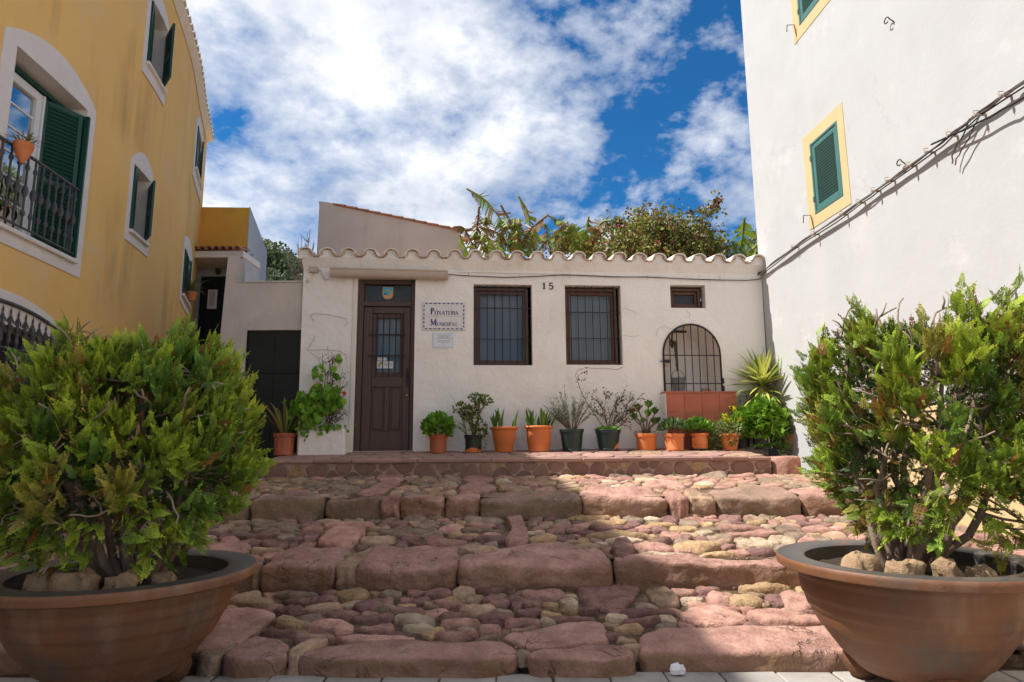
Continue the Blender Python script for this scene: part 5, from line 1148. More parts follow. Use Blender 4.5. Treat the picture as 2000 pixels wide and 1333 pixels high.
# lower arched grille with spear heads
(s0, s1, z0, z1), _ = OP['grille']
ag = lambda s: 2.10 + (2.185 - 2.10) * (1 - ((s - 4.41) / .64) ** 2)
gr = MB(); gr.tube([Y(5.035, .95, .03)] + [Y(5.035 - 1.25 * k / 16, ag(5.035 - 1.25 * k / 16) - .01, .03) for k in range(17)] + [Y(3.785, .95, .03)], .022, 8); grl = gr.build('window_grille', M['iron_grey'], yh, smooth=True)
for z in (1.86, 1.3): b = MB(); b.tube([Y(3.8 + 1.22 * k / 8, z, .03) for k in range(9)], .013, 6); b.build('cross_bar', M['iron_grey'], grl)
for k in range(15):
    s = 3.85 + k * .082; zt = ag(s) - .028; H = (zt - .95) * SC; p = Y(s, .95, .03)
    b = MB(); b.lathe([(.013, 0), (.013, H - .40), (.022, H - .385), (.026, H - .36), (.018, H - .33), (.016, H - .24), (.028, H - .225), (.03, H - .205), (.014, H - .19), (.012, H - .14), (.020, H - .12), (.008, H - .09), (.010, H - .05), (0, H)], 8, p)
    t_ = tang(s)
    for sg in (-1, 1): b.tube([p + Vector((0, 0, H - .185)), p + t_ * sg * .024 + Vector((0, 0, H - .125)), p + t_ * sg * .042 + Vector((0, 0, H - .14)), p + t_ * sg * .044 + Vector((0, 0, H - .175))], .007, 5)
    b.build('spear_bar', M['iron_grey'], grl, smooth=True, auto=40)
b = MB(); b.quad(Y(s0, z0, -.30), Y(s1, z0, -.30), Y(s1, z1, -.30), Y(s0, z1, -.30)); b.build('window_pane', M['dark_room'], yh)

# =================================================================== OCHRE HOUSE WITH PORCH, behind
oc = thing('ochre_house', 'small ochre house with white flank wall and tiled porch behind the yellow house', 'building', (-7.2, 15.5, 1.9))
ya = 15.45; x1, zt = on_y(487, 407, ya).x, on_y(487, 406, ya).z; zb = on_y(450, 484, ya).z
b = MB(); b.hexa([(-9.5, ya, zb), (x1 - .004, ya, zb), (x1 - 1.15, 19.0, zb), (-11, 19.0, zb), (-9.5, ya, zt + .06), (x1 - .004, ya, zt), (x1 - 1.15, 19.0, zt), (-11, 19.0, zt + .06)]); b.build('upper_wall', M['plaster_ochre'], oc)
xb = on_y(513, 492, 18.9).x
b = MB(); b.hexa([(x1 - .002, ya - .01, 1.0), (x1 + .02, ya - .01, 1.0), (xb + .02, 19.2, 1.0), (xb, 19.2, 1.0), (x1 - .002, ya - .01, zt + .02), (x1 + .02, ya - .01, zt + .02), (xb + .02, 19.2, zt + .02), (xb, 19.2, zt + .02)]); b.build('flank_wall', M['plaster_white'], oc)
pc = on_y(470, 520, ya); b = MB(); b.box(-9.2, x1 - .03, ya + .5, ya + .7, 1.2, zb - .004); b.build('porch_wall', M['plaster_white'], oc)
yp = 14.9; xa, xe = on_y(386, 490, yp).x, on_y(476, 490, yp).x; zp0, zp1 = on_y(430, 503, yp).z, on_y(430, 490, yp).z
b = MB(); b.bbox(xa - .6, xe, yp, ya + .498, zp0, zp1, .01); b.build('porch_slab', M['plaster_cream'], oc)
b = MB(); xq = on_y(444, 520, yp).x; b.bbox(xq + .25, xe - .02, yp + .05, ya + .49, 1.2, zp0 - .004, .01); b.build('porch_pier', M['plaster_white'], oc)
for k in range(9):
    xx = xa - .3 + k * .165 + .1
    if xx > xe: break
    b = MB(); V = []
    for yy, zz, rr in ((yp - .08, zp1 + .01, .085), (ya - .006, zp1 + .14, .07)):
        for j in range(8): a = math.pi * j / 7; V.append((xx + rr * math.cos(a), yy, zz + rr * math.sin(a)))
    for yy, zz, rr in ((yp - .08, zp1 + .01, .068), (ya - .006, zp1 + .14, .055)):
        for j in range(8): a = math.pi * j / 7; V.append((xx + rr * math.cos(a), yy, zz + rr * math.sin(a)))
    b.add(V, [(j, j + 1, j + 9, j + 8) for j in range(7)] + [(j + 16, j + 24, j + 25, j + 17) for j in range(7)] + [(j, j + 16, j + 17, j + 1) for j in range(7)]); b.build('porch_tile', M['terracotta_tile'], oc, smooth=True, auto=40)
yd = ya + .47; dx0, dx1 = on_y(394, 600, yd).x, on_y(436, 600, yd).x; dzt = on_y(415, 541, yd).z
b = MB(); b.bbox(dx0 - .05, dx1 + .3, yd - .03, yd + .02, 1.6, dzt, .006); pd = b.build('porch_door', M['gate_dark'], oc)
w = (dx1 - dx0) / 3
for k in range(4): b = MB(); b.bbox(dx0 + k * w - .03, dx0 + (k + 1) * w - .04, yd - .042, yd - .031, 1.65, dzt - .08, .004); b.build('door_board', M['gate_dark'], pd)
pa, pb_ = on_y(404, 604, yd - .06), on_y(425, 566, yd - .06)
b = MB(); b.bbox(pa.x, pb_.x, yd - .07, yd - .045, pa.z, pb_.z, .01); b.build('notice_frame', M['plaster_cream'], pd)
b = MB(); b.bbox(pa.x + .05, pb_.x - .05, yd - .074, yd - .0705, pa.z + .07, pb_.z - .05, .002); b.build('notice_glass', M['plaster_mauve'], pd)
lt = on_y(427, 520, ya + .42); ln = thing('wall_lantern', 'black iron lantern hanging on the porch wall above the dark door', 'lantern', tuple(lt))
b = MB(); b.lathe([(.0, .22), (.03, .20), (.035, .18), (.11, .11), (.12, .10), (.10, .10)], 6, lt); b.lathe([(.06, -.17), (.05, -.20), (.0, -.23)], 6, lt); b.tube([lt + Vector((0, 0, .2)), lt + Vector((0, .03, .28)), lt + Vector((0, .08, .3))], .012, 6); b.build('cap', M['iron'], ln)
b = MB()
for k in range(6): a = k * math.pi / 3; b.tube([lt + Vector((.1 * math.cos(a), .1 * math.sin(a), .1)), lt + Vector((.055 * math.cos(a), .055 * math.sin(a), -.18))], .008, 5)
b.build('cage', M['iron'], ln)
b = MB(); b.lathe([(.09, .10), (.05, -.17)], 6, lt); b.build('pane', M['lantern_glass'], ln)

# =================================================================== GARDEN WALL WITH DARK GATE
gy = 8.95
gw = thing('garden_wall', 'weathered grey plaster wall with a dark gate left of the shop', 'wall', (-3.5, gy, .9))
gxl = on_y(425, 660, gy).x; gxr = U0 * math.cos(SA) + .004; gzt = on_y(520, 553, gy).z; g0, g1, gzb, gzh = on_y(483, 644, gy).x, gxr - .012, 1.0, on_y(540, 645, gy).z
b = MB(); yq = gy
lp = [(gxl - .03, .6), (gxr, .6), (gxr, gzt), (gxl + .10, gzt), (gxl + .065, gzt)]
def Gp(x, z, d=0): return Vector((x, gy - d, z))
b.poly([lp, rect(g0, g1, .62, gzh)[::-1]], lambda x, z: Gp(x, z)); b.poly([lp[::-1]], lambda x, z: Gp(x, z, -.22))
for p, q in zip(lp, lp[1:] + lp[:1]): b.quad(Gp(*p), Gp(*p, -.22), Gp(*q, -.22), Gp(*q))
for p, q in zip(rect(g0, g1, .62, gzh), rect(g0, g1, .62, gzh)[1:]): b.quad(Gp(*q), Gp(*q, -.1), Gp(*p, -.1), Gp(*p))
b.build('wall', M['plaster_grey'], gw)
b = MB(); zpt = on_y(442, 500, gy).z; b.hexa([(gxl - .035, gy - .004, .6), (gxl + .19, gy - .004, .6), (gxl + .19, gy + .3, .6), (gxl - .035, gy + .3, .6), (gxl + .075, gy - .004, zpt), (gxl + .20, gy - .004, zpt), (gxl + .20, gy + .3, zpt), (gxl + .075, gy + .3, zpt)]); b.build('end_pier', M['plaster_grey'], gw)
b = MB(); b.bbox(on_y(475, 553, gy).x, gxr, gy - .012, gy + .23, gzt + .002, gzt + .03, .006); b.build('coping', M['plaster_grey'], gw)
b = MB(); b.bbox(g0 + .005, g1 - .003, gy + .04, gy + .075, .9, gzh - .005, .004); gt = b.build('gate', M['gate_dark'], gw)
hh = (gzh - .95) / 3
for k in range(3):
    for j in range(2):
        w = (g1 - g0 - .02) / 2; b = MB(); b.bbox(g0 + .01 + j * w + .002, g0 + .01 + (j + 1) * w - .002, gy + .030, gy + .0405, .95 + k * hh + .002, .95 + (k + 1) * hh - .004, .003); b.build('gate_panel', M['gate_dark'], gt)
p, q = on_y(478, 748, gy), on_y(498, 733, gy); b = MB(); b.bbox(p.x, q.x, gy - .012, gy + .029, p.z, q.z, .006); b.build('letter_flap', M['gate_patch'], gt)

# =================================================================== GABLE HOUSE BEHIND THE SHOP
by = 12.6
P = [on_y(624, 395, by), on_y(899, 452, by)]
gb = thing('gable_house', 'old mauve grey gable wall with orange tile edge rising behind the shop', 'building', (-2.4, by, 2.0))
xl, zl, xr, zr = P[0].x, P[0].z, P[1].x, P[1].z
b = MB(); b.hexa([(xl - .05, by, 1.5), (xr, by, 1.5), (xr, by + 5, 1.5), (xl - .05, by + 5, 1.5), (xl, by, zl), (xr, by, zr), (xr, by + 5, zr), (xl, by + 5, zl)]); b.build('wall', M['plaster_mauve'], gb)
n = 11
for k in range(n):
    f0, f1 = .10 + .9 * k / n, .10 + .9 * (k + 1) / n
    x0, x1_ = xl + (xr - xl) * f0, xl + (xr - xl) * f1 + .03; z0_, z1_ = zl + (zr - zl) * f0, zl + (zr - zl) * f1
    b = MB(); b.hexa([(x0, by - .05, z0_ + .002), (x1_, by - .05, z1_ + .002), (x1_, by + .2, z1_ + .002), (x0, by + .2, z0_ + .002), (x0, by - .05, z0_ + .024), (x1_, by - .05, z1_ + .036), (x1_, by + .2, z1_ + .036), (x0, by + .2, z0_ + .024)]); b.build('roof_tile', M['terracotta_tile'], gb)
b = MB(); b.hexa([(xl - .01, by - .004, zl - .06), (xl + .30, by - .004, zl - .10), (xl + .30, by + 5, zl - .10), (xl - .01, by + 5, zl - .06), (xl - .01, by - .004, zl + .02), (xl + .30, by - .004, zl - .03), (xl + .30, by + 5, zl - .03), (xl - .01, by + 5, zl + .02)]); b.build('verge', M['plaster_mauve'], gb)
# =================================================================== PLANTS: helpers
def unit(a): return a / np.maximum(np.linalg.norm(a, axis=-1, keepdims=True), 1e-9)
def T_oval(w=.5, fold=.12): return np.array([(0, 0, 0), (1, 0, 0), (.66, w * .42, fold * w), (.28, w * .5, fold * w), (.28, -w * .5, fold * w), (.66, -w * .42, fold * w)]), np.array([(0, 1, 2, 3), (0, 4, 5, 1)])
def T_round(): 
    V = [(0, 0, .06)] + [(.5 * math.cos(a), .5 * math.sin(a), .0 + .04 * math.sin(3 * a)) for a in [2 * math.pi * k / 10 for k in range(10)]]
    return np.array(V), np.array([(0, 1 + k, 2 + k, 1 + (k + 2) % 10) for k in range(0, 10, 2)])
def T_lobed(): # parsley / geranium like leaf
    V = [(0, 0, 0)]; n = 14
    for k in range(n): a = -2.5 + 5.0 * k / (n - 1); r = .5 * (1 + .28 * math.cos(a * 5)) ; V.append((.35 + r * math.cos(a), r * math.sin(a), .05 * math.cos(a * 5)))
    return np.array(V), np.array([(0, 1 + k, 2 + k, 3 + k) for k in range(0, n - 2, 2)])
def T_needle(w=.12): return np.array([(0, -w * .3, 0), (.5, -w * .5, 0), (1, 0, 0), (.5, w * .5, 0)]), np.array([(0, 1, 2, 3)])
def foliage(name, P, A, tmpl, size, colr, mat, parent, up=None, jitter=.5, rng=None, tipcol=None):
    """instanced leaves joined in one mesh: P points, A leaf axes, size (n,), colr (n,3)"""
    rng = rng or RNG; n = len(P); V0, F0 = tmpl
    X = unit(np.asarray(A, float)); r = rng.normal(size=(n, 3)); u = np.array([0, 0, 1.0]) if up is None else up
    Z = unit(u * (1 - jitter) + r * jitter); Yx = unit(np.cross(Z, X)); Z = np.cross(X, Yx)
    s = np.asarray(size).reshape(-1, 1, 1)
    V = np.asarray(P)[:, None, :] + s * (V0[None, :, 0:1] * X[:, None, :] + V0[None, :, 1:2] * Yx[:, None, :] + V0[None, :, 2:3] * Z[:, None, :])
    k = len(V0); Fq = (F0[None] + (np.arange(n) * k)[:, None, None]).reshape(-1, F0.shape[1])
    C = np.repeat(np.asarray(colr)[:, None, :], k, axis=1)
    if tipcol is not None:
        t = np.clip((V0[:, 0] - .35) / .65, 0, 1)[None, :, None]; C = C * (1 - t * .6) + np.asarray(tipcol)[:, None, :] * t * .6
    o = fast_mesh(name, V.reshape(-1, 3), Fq, mat, parent, tint=C.reshape(-1, 3)); o['kind'] = 'stuff'; return o
def cmix(cols, n, rng=None, j=.18):
    rng = rng or RNG; c = np.array(cols)[rng.integers(0, len(cols), n)]; return np.clip(c * (1 + rng.normal(0, j, (n, 1))), .003, .95)
G_BRIGHT = [(.17, .36, .03), (.12, .28, .026), (.23, .42, .04)]; G_MID = [(.09, .19, .03), (.12, .23, .035), (.065, .15, .025)]; G_YEL = [(.25, .33, .05), (.19, .28, .04)]; G_GREY = [(.13, .19, .10), (.17, .22, .13), (.10, .15, .08)]
BROWN = [(.22, .10, .04), (.28, .14, .06), (.16, .08, .035)]
def ball_pts(n, c, r, lo=.35, rng=None, zmin=-1):
    rng = rng or RNG; d = unit(rng.normal(size=(n * 2, 3))); d = d[d[:, 2] > zmin][:n]; k = rng.uniform(lo ** 3, 1, (len(d), 1)) ** (1 / 3)
    return np.array(c) + d * k * np.array(r), d
def leafball(name, parent, c, r, n, size, cols, tmpl, mat=None, lo=.4, zmin=-.6, up=.5, jitter=.5, tip=None):
    P, d = ball_pts(n, c, r, lo, zmin=zmin); A = d + np.array([0, 0, up]) + RNG.normal(0, .35, d.shape)
    return foliage(name, P, A, tmpl, size * RNG.uniform(.65, 1.25, len(P)), cmix(cols, len(P)), mat or M['leaf'], parent, jitter=jitter, tipcol=None if tip is None else cmix([tip], len(P)))
def blades(name, parent, specs, mat=None, seg=7, fold=.25):
    """strap leaves: (base, dir, length, width, droop, colour, tip colour)"""
    if name in ('strap_leaves', 'shoots', 'leaves'):      # large leaves: one object each
        for sp in specs: _blades('leaf', parent, [sp], mat, seg, fold)
        return
    o = _blades(name, parent, specs, mat, seg, fold); o['kind'] = 'stuff'; return o
def _blades(name, parent, specs, mat=None, seg=7, fold=.25):
    V = []; Fs = []; C = []
    for b0, d, L, w, droop, c0, c1 in specs:
        b0 = np.array(b0, float); d = unit(np.array(d, float)); side = np.cross(d, (0, 0, 1.0)); side = unit(side) if np.linalg.norm(side) > .05 else np.array([1.0, 0, 0])
        p = b0.copy(); base = len(V)
        for k in range(seg + 1):
            t = k / seg; ww = w * (.55 + .45 * math.sin(min(1, t * 1.7) * math.pi / 2)) * (1 - max(0, (t - .55) / .45) ** 1.6)
            dd = unit(d + np.array([0, 0, -droop * t * t * 2])); nrm = np.cross(side, dd)
            V += [p - side * ww / 2 + nrm * ww * fold, p - nrm * 0, p + side * ww / 2 + nrm * ww * fold]; cc = np.array(c0) * (1 - t) + np.array(c1) * t; C += [cc, cc * .85, cc]
            p = p + dd * L / seg
        for k in range(seg):
            for q in (0, 1): a = base + k * 3 + q; Fs.append((a, a + 1, a + 4, a + 3))
    return fast_mesh(name, np.array(V), np.array(Fs), mat or M['leaf'], parent, tint=np.array(C), smooth=True)
def PP(px, py, d=.26): p = on_plane(px, py, S(0, 0, d), EN); return p
def potplan(px, rimpx, basepx, rimpy, d=.26):
    c = PP(px, 870, d); zb = tz(4, c.y) + .004; rr = (PP(rimpx[1], 870, d) - PP(rimpx[0], 870, d)).length / 2; rb = (PP(basepx[1], 870, d) - PP(basepx[0], 870, d)).length / 2
    cx = (PP(rimpx[1], 870, d) + PP(rimpx[0], 870, d)) / 2; h = on_plane(px, rimpy, S(0, 0, d - rr), EN).z - zb
    return Vector((cx.x, cx.y, zb)), rr, rb, max(h, .1)
def pot_part(parent, c, rr, rb, h, mat, style='lip'):
    b = MB(); t = .012; lip = min(.05, h * .2)
    if style == 'lip': prof_ = [(0, .004), (rb - .01, .004), (rb, 0), (rb + (rr - rb) * .8 - .012, h - lip), (rr - .012 + .0, h - lip), (rr - .002, h - lip + .004), (rr, h - .006), (rr - .006, h), (rr - .018, h), (rr - .024, h - .02), (rr - .03, h - .06)]
    elif style == 'roll': prof_ = [(0, .004), (rb - .01, .004), (rb, 0), (rb + .35 * (rr - rb) - .01, h * .34), (rb + .35 * (rr - rb) - .004, h * .36), (rr - .03, h - lip * .8), (rr - .012, h - lip * .75), (rr, h - lip * .4), (rr - .004, h - .006), (rr - .016, h), (rr - .03, h - .006), (rr - .036, h - .05)]
    else: prof_ = [(0, .004), (rb - .008, .004), (rb, 0), (rb + .002, .02), (rb - .003, .028), (rr - .014, h - lip), (rr - .004, h - lip + .004), (rr, h - .004), (rr - .004, h), (rr - .014, h), (rr - .02, h - .05)]
    b.lathe(prof_, 28, c); o = b.build('pot', mat, parent, smooth=True, auto=38)
    s_ = MB(); rs = rr - .026; s_.lathe([(rs, h - .035), (rs * .6, h - .026), (rs * .25, h - .02), (0.001, h - .018)], 20, c); s_.build('soil', M['soil'], parent, smooth=True)
    return o
def stems(parent, name, lines, r0, r1, mat, n=6):
    b = MB()
    for L_ in lines: b.tube(L_, r0, n, r1=r1)
    o = b.build(name, mat, parent, smooth=True)
    if len(lines) > 1: o['kind'] = 'stuff'
    return o
GRP = 'potted plants lined up along the shop wall'
def potted(label, px, rim, base, rimpy, mat, style, d=.26, name='potted_plant'):
    c, rr, rb, h = potplan(px, rim, base, rimpy, d); t = thing(name, label, 'potted plant', tuple(c), GRP); pot_part(t, c, rr, rb, h, M[mat], style); return t, c, rr, rb, h

# ---- the row from left to right
t, c, rr, rb, h = potted('brick red plastic pot with long strap leaves beside the white planter box', 555, (533, 577), (537, 575), 847, 'pot_brick', 'plastic', .30)
sp_ = []
for k in range(26):
    a = RNG.uniform(0, 2 * math.pi); l_ = RNG.uniform(.34, .62); o = RNG.uniform(.25, .85)
    yel = RNG.random() < .22; sp_.append(((c.x + .05 * math.cos(a), c.y + .05 * math.sin(a), c.z + h - .03), (math.cos(a) * o, math.sin(a) * o * .8, 1), l_, .045, RNG.uniform(.1, .7), (.07, .13, .02) if not yel else (.30, .27, .06), (.20, .23, .05) if not yel else (.42, .33, .12)))
blades('strap_leaves', t, sp_)
t, c, rr, rb, h = potted('brick red plastic pot of bright green leafy herb, first right of the door', 855, (837, 875), (839, 872), 850, 'pot_brick', 'plastic')
leafball('foliage', t, (c.x, c.y, c.z + h + .11), (.20, .17, .17), 420, .062, G_BRIGHT, T_lobed(), lo=.3, zmin=-.7, up=.6)
stems(t, 'stems', [[(c.x + math.cos(k) * .04, c.y + math.sin(k) * .04, c.z + h - .03), (c.x + math.cos(k) * .1, c.y + math.sin(k) * .09, c.z + h + .12)] for k in range(12)], .004, .002, M['bark'])
t, c, rr, rb, h = potted('black pot with an orange base holding a branching jade plant', 924, (906, 943), (908, 939), 850, 'pot_black', 'plastic')
b = MB(); b.lathe([(rb * 1.01 + .003, .001), (rb * 1.03 + .004, .035), (rb * 1.02 + .003, .05)], 24, c, fn=lambda p, a: (p[0], p[1], p[2] + (.014 * math.sin(3 * a) if p[2] > c.z + .04 else 0))); b.build('bare_base', M['pot_terra'], t, smooth=True)
br = [[(c.x, c.y, c.z + h - .03), (c.x - .03, c.y, c.z + h + .12), (c.x - .10, c.y, c.z + h + .26), (c.x - .17, c.y - .03, c.z + h + .33)], [(c.x + .01, c.y, c.z + h - .03), (c.x + .06, c.y, c.z + h + .2), (c.x + .08, c.y + .01, c.z + h + .40), (c.x + .09, c.y, c.z + h + .46)], [(c.x + .01, c.y + .02, c.z + h), (c.x - .02, c.y + .04, c.z + h + .2), (c.x - .03, c.y + .05, c.z + h + .3)], [(c.x + .06, c.y, c.z + h + .25), (c.x + .15, c.y, c.z + h + .40)]]
stems(t, 'stems', br, .016, .009, M['bark'])
P = []; A = []
for cc, r_ in (((-.17, -.03, .36), .085), ((-.09, 0, .33), .08), ((.05, 0, .49), .08), ((.14, 0, .46), .09), ((.10, -.02, .41), .07), ((-.02, .04, .32), .08), ((.0, -.02, .2), .09), ((.06, -.05, .10), .10), ((.1, 0, .02), .08), ((-.08, .0, .25), .06)):
    p_, d_ = ball_pts(70, (c.x + cc[0], c.y + cc[1], c.z + h + cc[2]), (r_ * 1.25, r_ * 1.1, r_ * .75), .3); P.append(p_); A.append(d_ + np.array([0, 0, .5]))
P = np.vstack(P); A = np.vstack(A); foliage('foliage', P, A, T_oval(.75, .2), RNG.uniform(.030, .048, len(P)), cmix([(.13, .20, .03), (.09, .16, .03), (.20, .22, .05)], len(P)), M['leaf'], t)
blades('grass_blades', t, [((c.x - .08, c.y - .05, c.z + h - .02), (-RNG.uniform(.2, 1), RNG.uniform(-.6, .1), 1), RNG.uniform(.25, .42), .014, RNG.uniform(.4, 1.3), (.12, .2, .04), (.2, .28, .06)) for k in range(12)])
stems(t, 'flower_stalk', [[(c.x - .03, c.y, c.z + h), (c.x - .14, c.y, c.z + h + .2), (c.x - .26, c.y, c.z + h + .46), (c.x - .34, c.y, c.z + h + .58)]], .003, .002, M['bark_light'])
P, d_ = ball_pts(90, (c.x + .10, c.y - .12, c.z + h - .10), (.10, .05, .14), .2); foliage('trailing_leaves', P, d_ + np.array([0, 0, -.6]), T_oval(.7), RNG.uniform(.016, .026, len(P)), cmix(G_MID, len(P)), M['leaf'], t)
for px, rim, base, ry, lab, shoots in ((985, (956, 1013), (969, 1002), 835, 'bright terracotta pot with a rolled rim and three clusters of broad upright shoots', [(-.12, 7), (-.03, 5), (.14, 4)]), (1052, (1024, 1081), (1032, 1073), 833, 'bright terracotta pot with a rolled rim packed with many upright pointed shoots', [(-.13, 5), (-.06, 6), (.03, 7), (.10, 7), (.15, 4)])):
    t, c, rr, rb, h = potted(lab, px, rim, base, ry, 'pot_terra', 'roll')
    sp_ = []
    for dx, n in shoots:
        for k in range(n):
            a = RNG.uniform(-1, 1); sp_.append(((c.x + dx + RNG.normal(0, .018), c.y + RNG.normal(0, .05), c.z + h - .04), (a * .30 + dx * 1.2, RNG.normal(0, .2), 1), RNG.uniform(.16, .33), RNG.uniform(.032, .055), RNG.uniform(0, .25), (.16, .22, .04), (.11, .24, .035)))
    blades('shoots', t, sp_, fold=.35)
# lavender
t, c, rr, rb, h = potted('dark green pot with a grey green lavender bush', 1117, (1093, 1141), (1098, 1136), 839, 'pot_green', 'plastic')
P = []; A = []; L_ = []
for k in range(64):
    a = RNG.uniform(0, 2 * math.pi); o = RNG.uniform(.05, .75); ln_ = RNG.uniform(.28, .62) * (1.0 - .35 * o); d0 = np.array([math.cos(a) * o, math.sin(a) * o * .7, 1.0]); p0 = np.array([c.x + .05 * math.cos(a), c.y + .05 * math.sin(a), c.z + h - .02])
    pts = []
    for q in range(6): tq = q / 5; pts.append(p0 + unit(d0) * ln_ * tq + np.array([math.cos(a) * .06 * tq * tq, math.sin(a) * .05 * tq * tq, -.03 * tq * tq * o]))
    L_.append([tuple(x) for x in pts])
    for q in range(26): tq = RNG.uniform(.4, 1); pp_ = p0 + unit(d0) * ln_ * tq + np.array([math.cos(a), math.sin(a), -.5 * o]) * .06 * tq * tq; P.append(pp_); A.append(unit(d0) * .8 + RNG.normal(0, .45, 3))
stems(t, 'stems', L_, .0035, .0015, M['bark'], 5); P = np.array(P); foliage('foliage', P, np.array(A), T_needle(.16), RNG.uniform(.03, .055, len(P)), cmix(G_GREY, len(P)), M['leaf'], t)
# straggling rose
t, c, rr, rb, h = potted('dark green chipped pot with a straggling brown rose and green ground cover', 1190, (1163, 1213), (1171, 1209), 840, 'pot_green', 'plastic')
b = MB(); b.sheet_prism([(c.x + .055, .015), (c.x + .125, .03), (c.x + .135, .12), (c.x + .115, .10), (c.x + .10, .075), (c.x + .075, .06)], lambda x, z: (x, c.y - math.sqrt(max(.0001, (rb + (rr - rb) * z / h - .004) ** 2 - (x - c.x) ** 2)), c.z + z), lambda x, z: (x, c.y - math.sqrt(max(.0001, (rb + (rr - rb) * z / h) ** 2 - (x - c.x) ** 2)) - .003, c.z + z)); b.build('chipped_patch', M['pot_terra'], t)
def twiggy(c0, tips, n_sub, rg, r0=.007):
    L_ = []; tipsout = []
    for tp__ in tips:
        p0 = np.array(c0) + rg.normal(0, .02, 3) * (1, 1, 0); p3 = np.array(tp__); m = (p0 + p3) / 2 + rg.normal(0, .05, 3)
        pts = [p0 * (1 - s_) ** 2 + 2 * m * s_ * (1 - s_) + p3 * s_ * s_ + rg.normal(0, .008, 3) for s_ in np.linspace(0, 1, 7)]; L_.append([tuple(x) for x in pts])
        for k in range(n_sub):
            s_ = rg.integers(2, 6); q0 = pts[s_]; d = unit(pts[s_] - pts[s_ - 1]) + rg.normal(0, .7, 3); d[1] *= .5; q1 = q0 + unit(d) * rg.uniform(.06, .18); L_.append([tuple(q0), tuple((q0 + q1) / 2 + rg.normal(0, .01, 3)), tuple(q1)]); tipsout.append(q1); tipsout.append((q0 + q1) / 2)
        tipsout.append(p3)
    return L_, np.array(tipsout)
rg = np.random.default_rng(4); z0 = c.z + h - .02
def qp(px, py, d=.22): return tuple(PP(px, py, d))
tips = [qp(*p) for p in ((1255, 768), (1237, 775), (1243, 800), (1220, 770), (1205, 775), (1184, 765), (1165, 775), (1156, 795), (1205, 800), (1230, 812))]
L_, tp2 = twiggy((c.x + .0, c.y, z0), tips, 6, rg)
L2 = [[(c.x - .02, c.y, z0), qp(1165, 815), qp(1148, 790), qp(1135, 765), qp(1128, 745), qp(1130, 733), qp(1142, 727)]]
stems(t, 'stems', L_ + L2, .006, .0025, M['bark_dark'], 5)
P = np.repeat(tp2, 4, axis=0) + rg.normal(0, .022, (len(tp2) * 4, 3)); P = np.vstack([P, np.array([qp(1142, 727)]) + rg.normal(0, .03, (14, 3)), np.array([qp(1133, 745)]) + rg.normal(0, .03, (14, 3)), np.array([qp(1160, 770)]) + rg.normal(0, .04, (20, 3))])
foliage('foliage', P, rg.normal(size=P.shape), T_oval(.6), rg.uniform(.02, .036, len(P)), cmix([(.13, .12, .04), (.10, .13, .04), (.26, .13, .04), (.16, .09, .04)], len(P)), M['leaf'], t)
P, d_ = ball_pts(160, (c.x, c.y, c.z + h + .005), (rr * 1.05, rr * 1.0, .035), .2, zmin=-.2); foliage('ground_cover', P, d_ + np.array([0, 0, .3]), T_round(), rg.uniform(.022, .036, len(P)), cmix(G_BRIGHT, len(P)), M['leaf'], t)
# succulent rosettes (aeonium)
t, c, rr, rb, h = potted('plain terracotta pot with a bushy rosette succulent on short stems, just left of the well', 1262, (1241, 1284), (1244, 1279), 848, 'pot_terra', 'lip')
P = []; A = []; U = []; L_ = []
for cc, r_ in (((-.16, -.03, .20), .10), ((-.09, .02, .33), .10), ((.04, -.04, .36), .11), ((.13, -.02, .27), .11), ((.02, -.10, .24), .11), ((.17, .02, .16), .09), ((-.05, -.08, .16), .08), ((.09, -.1, .14), .08), ((-.18, .02, .29), .08)):
    q = np.array([c.x + cc[0], c.y + cc[1], c.z + h + cc[2]]); L_.append([(c.x + cc[0] * .15, c.y, c.z + h - .03), (c.x + cc[0] * .4, c.y + cc[1] * .4, c.z + h + cc[2] * .55), tuple(q)])
    for ring_, n in ((.3, 8), (.75, 10), (1.25, 12)):
        for k in range(n): a = 2 * math.pi * k / n + ring_ * 2; d = np.array([math.cos(a) * ring_, math.sin(a) * ring_ - .25, 1.0]); P.append(q + RNG.normal(0, .006, 3)); A.append(d); U.append(r_ * RNG.uniform(.75, 1.05))
stems(t, 'stems', L_, .012, .009, M['bark']); P = np.array(P); foliage('rosettes', P, np.array(A), T_oval(.42, .1), np.array(U), cmix([(.10, .19, .03), (.15, .25, .05), (.07, .14, .025)], len(P)), M['leaf'], t, jitter=.2)
P, d_ = ball_pts(60, (c.x, c.y, c.z + h + .01), (rr * 1.05, rr, .03), .3, zmin=-.2); foliage('ground_cover', P, d_, T_oval(.7), RNG.uniform(.02, .03, len(P)), cmix(BROWN + G_MID, len(P)), M['leaf'], t)
# in front of the well
t, c, rr, rb, h = potted('square shouldered orange plastic pot with grey green daisy leaves in front of the well tiles', 1317, (1297, 1337), (1299, 1334), 848, 'pot_terra', 'plastic', .40)
leafball('foliage', t, (c.x, c.y, c.z + h + .07), (.20, .16, .12), 330, .062, [(.09, .16, .06), (.12, .2, .08), (.07, .13, .04)], T_oval(.4), zmin=-.3, up=.9)
P, d_ = ball_pts(5, (c.x + .08, c.y - .02, c.z + h + .17), (.07, .05, .04), .3); foliage('flowers', P, d_, T_round(), np.full(len(P), .03), cmix([(.6, .55, .6)], len(P)), M['leaf'], t)
t, c, rr, rb, h = potted('round terracotta pot standing in a saucer with low bright green leaves', 1367, (1349, 1386), (1353, 1383), 847, 'pot_terra', 'roll', .40)
b = MB(); b.lathe([(0, .001), (rb + .02, .001), (rb + .04, .02), (rb + .032, .02), (rb + .02, .008)], 24, c); b.build('saucer', M['pot_grey'], t, smooth=True, auto=40)
